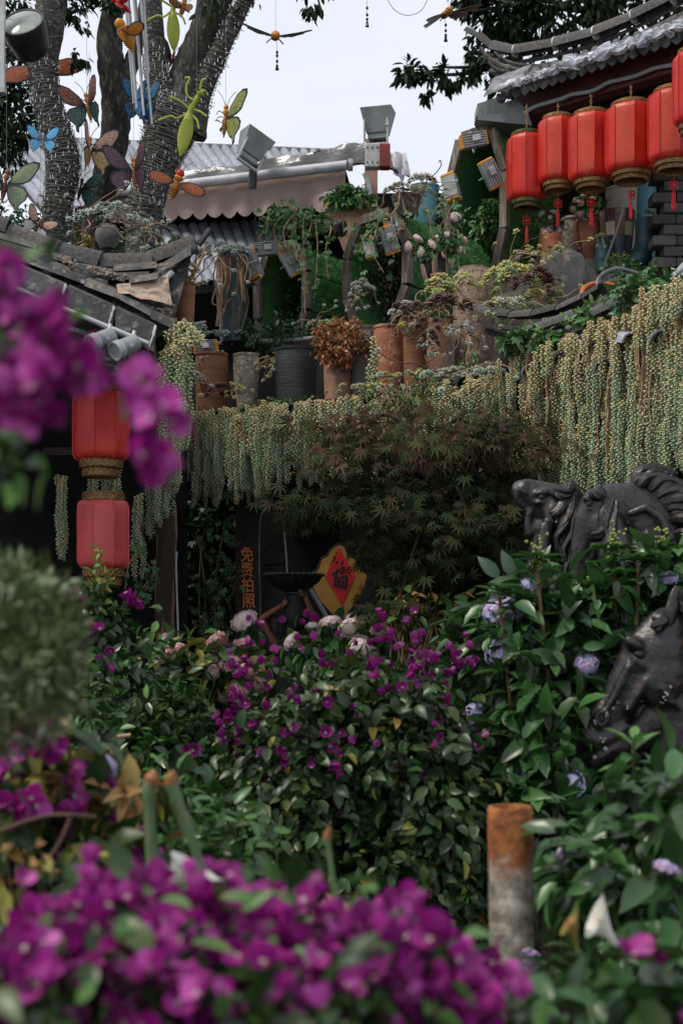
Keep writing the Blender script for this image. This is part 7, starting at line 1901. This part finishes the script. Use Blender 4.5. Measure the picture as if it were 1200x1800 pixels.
plant('hydrangea', 'lilac hydrangea between the central bougainvillea and the horses', 'hydrangea', P(930, 1750, 5.0), [(P(900, 1180, 5.05), (.24, .25, .25), 1), (P(880, 1330, 5.0), (.2, .25, .2), .7)], [L_hydd, L_hyd], 760, .095, 280, HG, 105, flowers=[dict(T=H_lilac, n=30, size=.12, name='flower_head', clump=0, shell=.85)])
HP = 'tall hydrangea paniculata shoots before the horses'
for i, (x, y, x0) in enumerate(((945, 985, 990), (1080, 968, 1085), (1165, 965, 1150), (880, 1040, 915), (1040, 1030, 1050), (965, 1035, 985), (1120, 985, 1110))):
    d = 4.75 + .12 * (i % 3); o = thing('leafy_shoot', ['upright leafy shoot in front of the raised horse head', 'tall shoot with green flower buds before the arched neck', 'tall budding shoot at the right edge before the mane', 'pale leafy shoot at the left end of the green thicket', 'budding shoot in the middle of the green thicket', 'short leafy shoot beside the raised horse shoot', 'leafy shoot between the two tall budding shoots'][i], 'shrub', P(x0, 1900, d), HP)
    c = catmull([P(x0, 1900, d), P((x0 * 2 + x) / 3, 1350, d), P(x, y + 40, d), P(x, y, d)], 8); mb = MB(); mb.tube(c, .0065, 6); mb.build('stem', 'stem_brown', o)
    rng = np.random.default_rng(200 + i); rr_ = random.Random(200 + i); k = 26; fr = []
    for q in range(k):
        p = c[min(len(c) - 1, int(len(c) * (.42 + .58 * q / k)))]; a = (q % 2) * math.pi + (q // 2) * 1.57 + rr_.uniform(-.3, .3)
        tip = Vector((math.cos(a), math.sin(a), .15 + .9 * (q / k) ** 4)); s = rr_.uniform(.085, .125) * (1 - .45 * (q / k) ** 3)
        fr.append(frames(np.array([tuple(p)]), np.array([[math.cos(a) * -.3, math.sin(a) * -.3, 1]]), np.array([tuple(tip)]), [s])[0])
    place('leaf', [L_hyd] * 4 + [L_bright], np.array(fr), o, 60, rng)
    if i in (1, 2, 4, 0):
        bp = rng.normal(size=(46, 3)) * np.array([[.014, .014, .03]]) + np.array([tuple(c[-1] + Vector((0, 0, .02)))])
        bt_ = MB(); bt_.ell((0, 0, 0), (.5, .5, .5), None, 6, 4); tb = T([tuple(v) for v in bt_.v], bt_.f, [0] * len(bt_.f), ['bud_green'], 'bud')
        scatter('flower_buds', tb, frames(bp, rng.normal(size=(46, 3)), rng.normal(size=(46, 3)), rng.uniform(.008, .014, 46)), o, kind='stuff')
plant('shrub', 'broad leaved green thicket in front of the horse statues', 'shrub', P(1030, 1950, 4.9), [(P(960, 1110, 4.95), (.26, .28, .17), 1), (P(1080, 1080, 4.95), (.30, .25, .15), 1), (P(1180, 1030, 4.9), (.18, .2, .12), .5), (P(950, 1260, 4.85), (.22, .3, .26), 1.1), (P(985, 1460, 4.6), (.24, .2, .20), 1), (P(900, 1420, 4.6), (.2, .2, .25), .6)], [L_hydd, L_hyd, L_hydd, L_hyd], 2000, .092, 300, 'broadleaf garden shrubs', 106, stem_mat='stem_brown', stems=14, flowers=[dict(T=H_lilac, n=16, size=.10, name='flower_head', clump=0, shell=.9)])
plant('shrub', 'dark mixed shrub below the faded lanterns', 'shrub', P(270, 1700, 5.0), [(P(205, 1200, 5.0), (.19, .25, .22), 1), (P(275, 1310, 4.9), (.19, .25, .22), 1.1), (P(200, 1350, 4.6), (.2, .2, .2), .8), (P(165, 1090, 5.0), (.07, .12, .13), .4)], [L_shrub, L_boug, L_shrub, L_boug, L_bright], 3600, .050, 300, 'broadleaf garden shrubs', 107, stems=12, flowers=[dict(T=F_boug_dk, n=40, size=.034, clump=5, blobs=[(P(175, 1100, 4.85), (.14, .1, .10), 1), (P(225, 1140, 4.8), (.14, .1, .08), .6)])])
th = thing('shoot', 'single yellowish budding shoot rising in front of the lower faded lantern', 'shrub', P(175, 1200, 5.0))
mb = MB(); mb.tube([P(176, 1120, 5.0), P(174, 1030, 5.0), P(176, 960, 5.0)], [.006, .004, .002], 6); mb.build('stem', 'stem_brown', th)
trng = np.random.default_rng(5); tp = np.array([tuple(P(175 + trng.normal() * (3 + i * .25), 960 + i * 1.9, 5.0 + trng.normal() * .02)) for i in range(46)])
place('leaf', [L_yel, L_bright], leaf_frames(tp, norm(trng.normal(size=tp.shape) + np.array([[0, 0, .4]])), trng, .030, 0, .4), th, 60, trng)
plant('bougainvillea', 'large round bougainvillea bush in the centre of the garden', 'bougainvillea', (P(600, 0, 4.6).x, 4.6, 0), [(P(590, 1330, 4.6), (.31, .34, .27), 3), (P(680, 1290, 4.6), (.25, .3, .25), 2), (P(740, 1420, 4.5), (.19, .3, .32), 2), (P(520, 1440, 4.5), (.25, .3, .27), 2), (P(430, 1360, 4.7), (.12, .2, .20), .9), (P(610, 1570, 4.4), (.34, .3, .23), 2), (P(790, 1570, 4.5), (.16, .25, .2), .8)],
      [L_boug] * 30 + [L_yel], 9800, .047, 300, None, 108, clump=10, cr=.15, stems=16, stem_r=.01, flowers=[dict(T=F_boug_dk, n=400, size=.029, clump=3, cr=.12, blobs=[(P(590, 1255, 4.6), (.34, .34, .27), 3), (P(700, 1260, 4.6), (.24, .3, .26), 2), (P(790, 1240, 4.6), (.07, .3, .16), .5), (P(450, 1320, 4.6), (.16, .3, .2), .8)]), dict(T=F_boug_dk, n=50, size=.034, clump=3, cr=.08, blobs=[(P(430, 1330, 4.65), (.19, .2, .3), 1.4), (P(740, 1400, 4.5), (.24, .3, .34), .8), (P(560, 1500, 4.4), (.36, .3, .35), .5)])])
BG = 'foreground bougainvilleas'
plant('bougainvillea', 'magenta bougainvillea at the left edge with broken twigs', 'bougainvillea', P(80, 2300, 2.75), [(P(70, 1340, 2.75), (.12, .2, .085), 1.2), (P(40, 1430, 2.7), (.11, .2, .10), 1), (P(180, 1440, 2.75), (.10, .18, .09), .9), (P(120, 1520, 2.7), (.2, .2, .08), .9)], [L_boug, L_boug, L_yel], 560, .058, 260, BG, 109, clump=7, stems=10, stem_mat='stem_brown', flowers=[dict(T=F_boug, n=210, size=.030, clump=7, cr=.12, blobs=[(P(75, 1340, 2.72), (.10, .18, .075), 1.5), (P(50, 1400, 2.7), (.11, .2, .09), 1.5), (P(190, 1440, 2.72), (.07, .15, .06), .6), (P(150, 1490, 2.72), (.12, .1, .05), .6)])])
plant('shrub', 'low mixed green foliage behind the cut stalks', 'shrub', P(300, 2200, 3.2), [(P(290, 1470, 3.3), (.16, .2, .13), 1), (P(380, 1500, 3.4), (.16, .2, .15), 1), (P(230, 1530, 3.1), (.14, .2, .08), .7)], [L_boug, L_hyd, L_bright], 900, .05, 200, 'broadleaf garden shrubs', 110)
plant('shrub', 'yellowing and orange leaves above the left magenta bougainvillea', 'shrub', P(150, 2200, 2.7), [(P(150, 1385, 2.7), (.09, .1, .035), 1), (P(210, 1400, 2.7), (.05, .06, .025), .4), (P(20, 1300, 2.6), (.05, .1, .04), .4), (P(10, 1510, 2.2), (.06, .1, .03), .4)], [L_yel, L_yel, L_dead], 90, .058, 110, 'broadleaf garden shrubs', 111, stems=6, flowers=[dict(T=H_mauve, n=2, size=.05, name='flower_head', clump=0, blobs=[(P(160, 1362, 2.68), (.02, .02, .01), 1)], front=False)])
jn = thing('juniper', 'blurred green juniper bush at the left edge with light spots coloured into its needles', 'shrub', P(30, 2400, 1.9)); jr_ = np.random.default_rng(12)
mb = MB()
for e in ((60, 1050), (20, 1120), (100, 1150), (40, 1210)): mb.tube(catmull([P(-120, 2400, 1.9), P(-110, 1500, 1.9), P(-60, 1250, 1.9), P(*e, 1.9)], 6), .006, 6)
mb.build('stem', 'stem_brown', jn)
pj, oj, dj = cloud([(P(35, 1080, 1.93), (.058, .085, .055), 1.2), (P(20, 1160, 1.9), (.08, .1, .065), 1.6), (P(90, 1130, 1.9), (.034, .07, .065), .9), (P(50, 1235, 1.9), (.065, .085, .036), .7), (P(0, 1280, 1.9), (.05, .08, .03), .4), (P(-110, 1260, 1.95), (.06, .09, .09), .8), (P(10, 1020, 1.95), (.034, .055, .027), .4)], 6500, jr_, 22, .16, .35)
place('leaf', [L_needle], leaf_frames(pj, oj, jr_, .023, -.2, .4, .4), jn, 200, jr_, 'needles', dout=dj)
# hydrangea in front of the near horse
plant('hydrangea', 'large leaved hydrangea in the right foreground below the near horse head', 'hydrangea', P(1120, 2500, 2.9), [(P(1170, 1410, 2.95), (.07, .15, .10), 1), (P(1130, 1500, 2.9), (.15, .18, .12), 1.3), (P(1050, 1570, 3.0), (.10, .12, .08), .8), (P(1160, 1620, 2.8), (.12, .15, .14), 1), (P(1010, 1740, 2.75), (.12, .1, .06), .6), (P(1000, 1520, 3.2), (.09, .12, .06), .4)], [L_hydd, L_hyd, L_hydd], 560, .085, 300, HG, 112, clump=5, cr=.22, stems=9, flowers=[dict(T=H_mauve, n=9, size=.042, name='flower_head', clump=0, shell=.8)])
o = thing('leafy_shoot', 'bright green leaf cluster at the tip before the near horse muzzle', 'shrub', P(1120, 2300, 3.3), HP)
mb = MB(); mb.tube(catmull([P(1120, 2300, 3.3), P(1115, 1500, 3.3), P(1112, 1330, 3.3), P(1114, 1300, 3.3)], 6), .005, 6); mb.build('stem', 'stem_green', o)
srng = np.random.default_rng(3); fr = []
for q in range(12):
    a = q * 2.4; fr.append(frames(np.array([tuple(P(1113, 1300 + (11 - q) * 7, 3.3))]), np.array([[-math.cos(a) * .5, -math.sin(a) * .5, 1]]), np.array([[math.cos(a), math.sin(a), .9 if q > 7 else .1]]), [.085 - .03 * (q > 9)])[0])
place('leaf', [L_bright, L_hyd], np.array(fr), o, 20, srng)
# calla lilies
def calla(label, px, py, d, s, rot, wilt=False):
    c = P(px, py, d); o = thing('calla_lily', label, 'calla lily', P(px + 10, py + 320, d), 'calla lilies by the pole'); R = TRS(c, rot, s)
    mb = MB(); rows = []
    for i in range(11):
        t = i / 10; row = []
        for k in range(25):
            a = 2 * math.pi * k / 24; fl_ = (.085 + .40 * t ** 2.4) * (.75 if wilt else 1)
            row.append(R @ Vector((fl_ * math.sin(a), -fl_ * math.cos(a) * .85, t * .95 + t ** 3 * .30 * math.cos(a - 1.4) + (.25 * max(0, math.cos(a - 1.4)) ** 8 * t ** 6))))
        rows.append(row)
    mb.strip(rows); mb.strip([[p + (R.to_3x3() @ Vector((0, .012, 0))) for p in r_] for r_ in rows][::-1]); mb.build('petal', 'pet_calla' if not wilt else 'lf_yellow', o)
    if not wilt:
        mb = MB(); mb.tube([R @ Vector((0, 0, .15)), R @ Vector((0, -.02, .85))], .04 * s, 8); mb.build('spadix', 'bug_orange', o)
    else:
        mb = MB(); mb.tube([R @ Vector((0, 0, .8)), R @ Vector((.05, -.1, 1.0)), R @ Vector((-.1, -.15, .95))], [.22 * s, .15 * s, .04 * s], 9); mb.build('withered_tip', 'stalk_tip', o)
    mb = MB(); b_ = R @ Vector((0, 0, 0)); mb.tube(catmull([b_, b_ + (R.to_3x3() @ Vector((0, 0, -.5))), b_ + Vector((.04, .02, -.2)), P(px + 10, py + 320, d)], 6), .006, 8); mb.build('stalk', 'stalk', o)
calla('white calla lily leaning left of the right foreground leaves', 1082, 1662, 2.3, .066, (.25, -.62, 0))
calla('withered yellowish calla lily with a brown tip beside the pole', 1014, 1672, 2.3, .055, (.2, -.3, .1), True)
calla('blurred white calla lily behind the lower left bougainvillea', 270, 1560, 2.1, .075, (.2, 1.1, 0))
for lab, pts, d, r in (('thick cut agapanthus stalk with brown tip, left of the two', [(268, 1640), (266, 1500), (262, 1400), (266, 1378)], 2.35, .0095), ('leaning cut agapanthus stalk with swollen green tip', [(358, 1640), (345, 1500), (312, 1410), (300, 1378)], 2.35, .0085), ('thin upright stalk before the central bougainvillea', [(592, 1640), (586, 1560), (578, 1500), (574, 1475)], 2.5, .0055)):
    o = thing('cut_stalk', lab, 'plant stalk', P(pts[0][0], 2400, d), 'cut flower stalks')
    c = catmull([P(pts[0][0] + 12, 2400, d)] + [P(x, y, d) for x, y in pts], 6); k = len(c); mb = MB(); mb.tube(c, [r * (1.25 if i > k - 8 and r > .006 else 1) for i in range(k)], 10); mb.build('stem', 'stalk', o)
    mb = MB(); mb.tube([c[-1], c[-1] + Vector((.002, -.003, .012)), c[-1] + Vector((.006, -.004, .022))], [r * 1.2, r * 1.3, r * .4], 8); mb.build('withered_tip', 'stalk_tip', o)
    if r < .006:
        rng = np.random.default_rng(3); p = np.array([tuple(P(594, 1585, d))] * 14) + rng.normal(size=(14, 3)) * .006; place('leaf', [L_dead, L_yel], leaf_frames(p, norm(rng.normal(size=(14, 3))), rng, .03, .3), o, 20, rng)
for lab, pts, d in (('broken brown twig crossing the left magenta bougainvillea', [(-20, 1468), (60, 1440), (110, 1432), (170, 1436)], 2.4), ('second brown twig slanting down to the lower left', [(125, 1436), (100, 1490), (60, 1540), (35, 1570)], 2.4), ('dry forked twig in front of the dark mixed shrub', [(148, 1290), (185, 1297), (230, 1292)], 4.3), ('dry stub hanging below the forked twig', [(195, 1297), (198, 1330), (206, 1360)], 4.3)):
    mb = MB(); c = catmull([P(x, y, d) for x, y in pts], 6); mb.tube(c, [.0045 * d / 2.4 * (1 - .02 * i) for i in range(len(c))], 6); tag(mb.build('dry_twig', 'stem_tan' if d > 3 else 'stem_brown'), lab, 'twig', 'dry twigs')
# low ground cover on the soil between the shrubs
grng = np.random.default_rng(400); ng = 9000
gp = np.stack([grng.uniform(-2.2, 2.4, ng), grng.uniform(1.3, 7.6, ng), grng.uniform(0, 1, ng) ** 2 * .22], 1)
gc = scatter('ground_cover', L_bush, leaf_frames(gp, norm(grng.normal(size=gp.shape) + np.array([[0, 0, 1.0]])), grng, .07, .1, .8), None, kind='stuff')
tag(gc, 'low leafy ground cover on the soil between the garden shrubs', 'ground cover')
# nearest bougainvilleas, out of focus
plant('bougainvillea', 'blurred magenta bougainvillea filling the bottom left foreground', 'bougainvillea', P(380, 3600, 1.65), [(P(140, 1700, 1.62), (.16, .16, .075), 1.3), (P(330, 1710, 1.66), (.13, .16, .08), 1.3), (P(500, 1720, 1.62), (.13, .16, .075), 1.1), (P(680, 1740, 1.66), (.11, .16, .06), 1), (P(790, 1780, 1.7), (.06, .12, .04), .4), (P(60, 1780, 1.5), (.14, .12, .06), .8), (P(400, 1810, 1.5), (.26, .12, .05), 1)], [L_boug, L_boug, L_bright], 900, .042, 220, BG, 113, clump=4, cr=.25, stems=10, shell=.3,
      flowers=[dict(T=F_boug, n=1150, size=.0235, clump=6, cr=.17, shell=.6, front=False, blobs=[(P(150, 1690, 1.62), (.15, .16, .055), 1.3), (P(330, 1668, 1.66), (.09, .14, .062), 1.2), (P(500, 1715, 1.62), (.12, .16, .055), 1.1), (P(680, 1730, 1.66), (.10, .14, .045), 1), (P(770, 1760, 1.7), (.05, .12, .035), .5), (P(120, 1760, 1.5), (.15, .12, .045), .9), (P(420, 1780, 1.5), (.26, .12, .045), 1.2)])])
plant('bougainvillea', 'blurred green and magenta bougainvillea tips at the bottom right', 'bougainvillea', P(1000, 3600, 1.8), [(P(900, 1770, 1.85), (.06, .1, .035), .9), (P(1060, 1760, 1.8), (.10, .12, .05), 1), (P(1180, 1740, 1.8), (.07, .1, .06), .9)], [L_boug, L_boug, L_hyd], 120, .055, 120, BG, 114, clump=4, stems=5, flowers=[dict(T=F_boug, n=12, size=.030, clump=0, shell=.8)])
mb_o = thing('bougainvillea', 'blurred magenta bougainvillea branch hanging in at the upper left', 'bougainvillea', P(-260, 500, 1.25), BG)
brg = np.random.default_rng(115); mb = MB()
for pts in ([(-260, 500), (-60, 470), (60, 520), (130, 600), (200, 660), (270, 720), (275, 800)], [(-260, 560), (-80, 600), (20, 650), (100, 680)], [(-200, 480), (-40, 450), (30, 480)]): mb.tube(catmull([P(x, y, 1.3) for x, y in pts], 6), .0022, 6)
mb.build('stem', 'stem_dark', mb_o)
fl = []
for x, y, r, k in ((15, 480, 26, 7), (70, 540, 34, 10), (104, 548, 22, 5), (40, 650, 42, 13), (95, 645, 36, 10), (122, 625, 24, 7), (150, 655, 12, 3), (70, 710, 36, 8), (10, 670, 30, 8), (254, 672, 16, 4), (272, 730, 24, 7), (298, 735, 14, 3), (264, 800, 20, 5), (280, 830, 16, 3)):
    for q in range(k): fl.append(tuple(P(x + brg.normal() * r * .6, y + brg.normal() * r * .55, 1.28 + brg.normal() * .035)))
fl = np.array(fl); nf = len(fl); nr_ = brg.normal(size=(nf, 3)) * .6 + np.array([[0, -.8, .1]])
place('flower', F_boug, frames(fl, nr_, brg.normal(size=(nf, 3)), .0225 * (1 + brg.uniform(-.25, .3, nf))), mb_o, 300, brg)
lp_ = np.array([tuple(P(x + brg.normal() * 22, y + brg.normal() * 26, 1.32)) for x, y, k in ((50, 455, 6), (45, 590, 8), (10, 740, 8), (20, 800, 8), (12, 830, 6), (140, 560, 2), (215, 700, 3), (10, 600, 5)) for _ in range(k)])
place('leaf', [L_boug, L_bright], leaf_frames(lp_, norm(brg.normal(size=lp_.shape) + np.array([[0, -.5, 0]])), brg, .036, .5), mb_o, 80, brg)
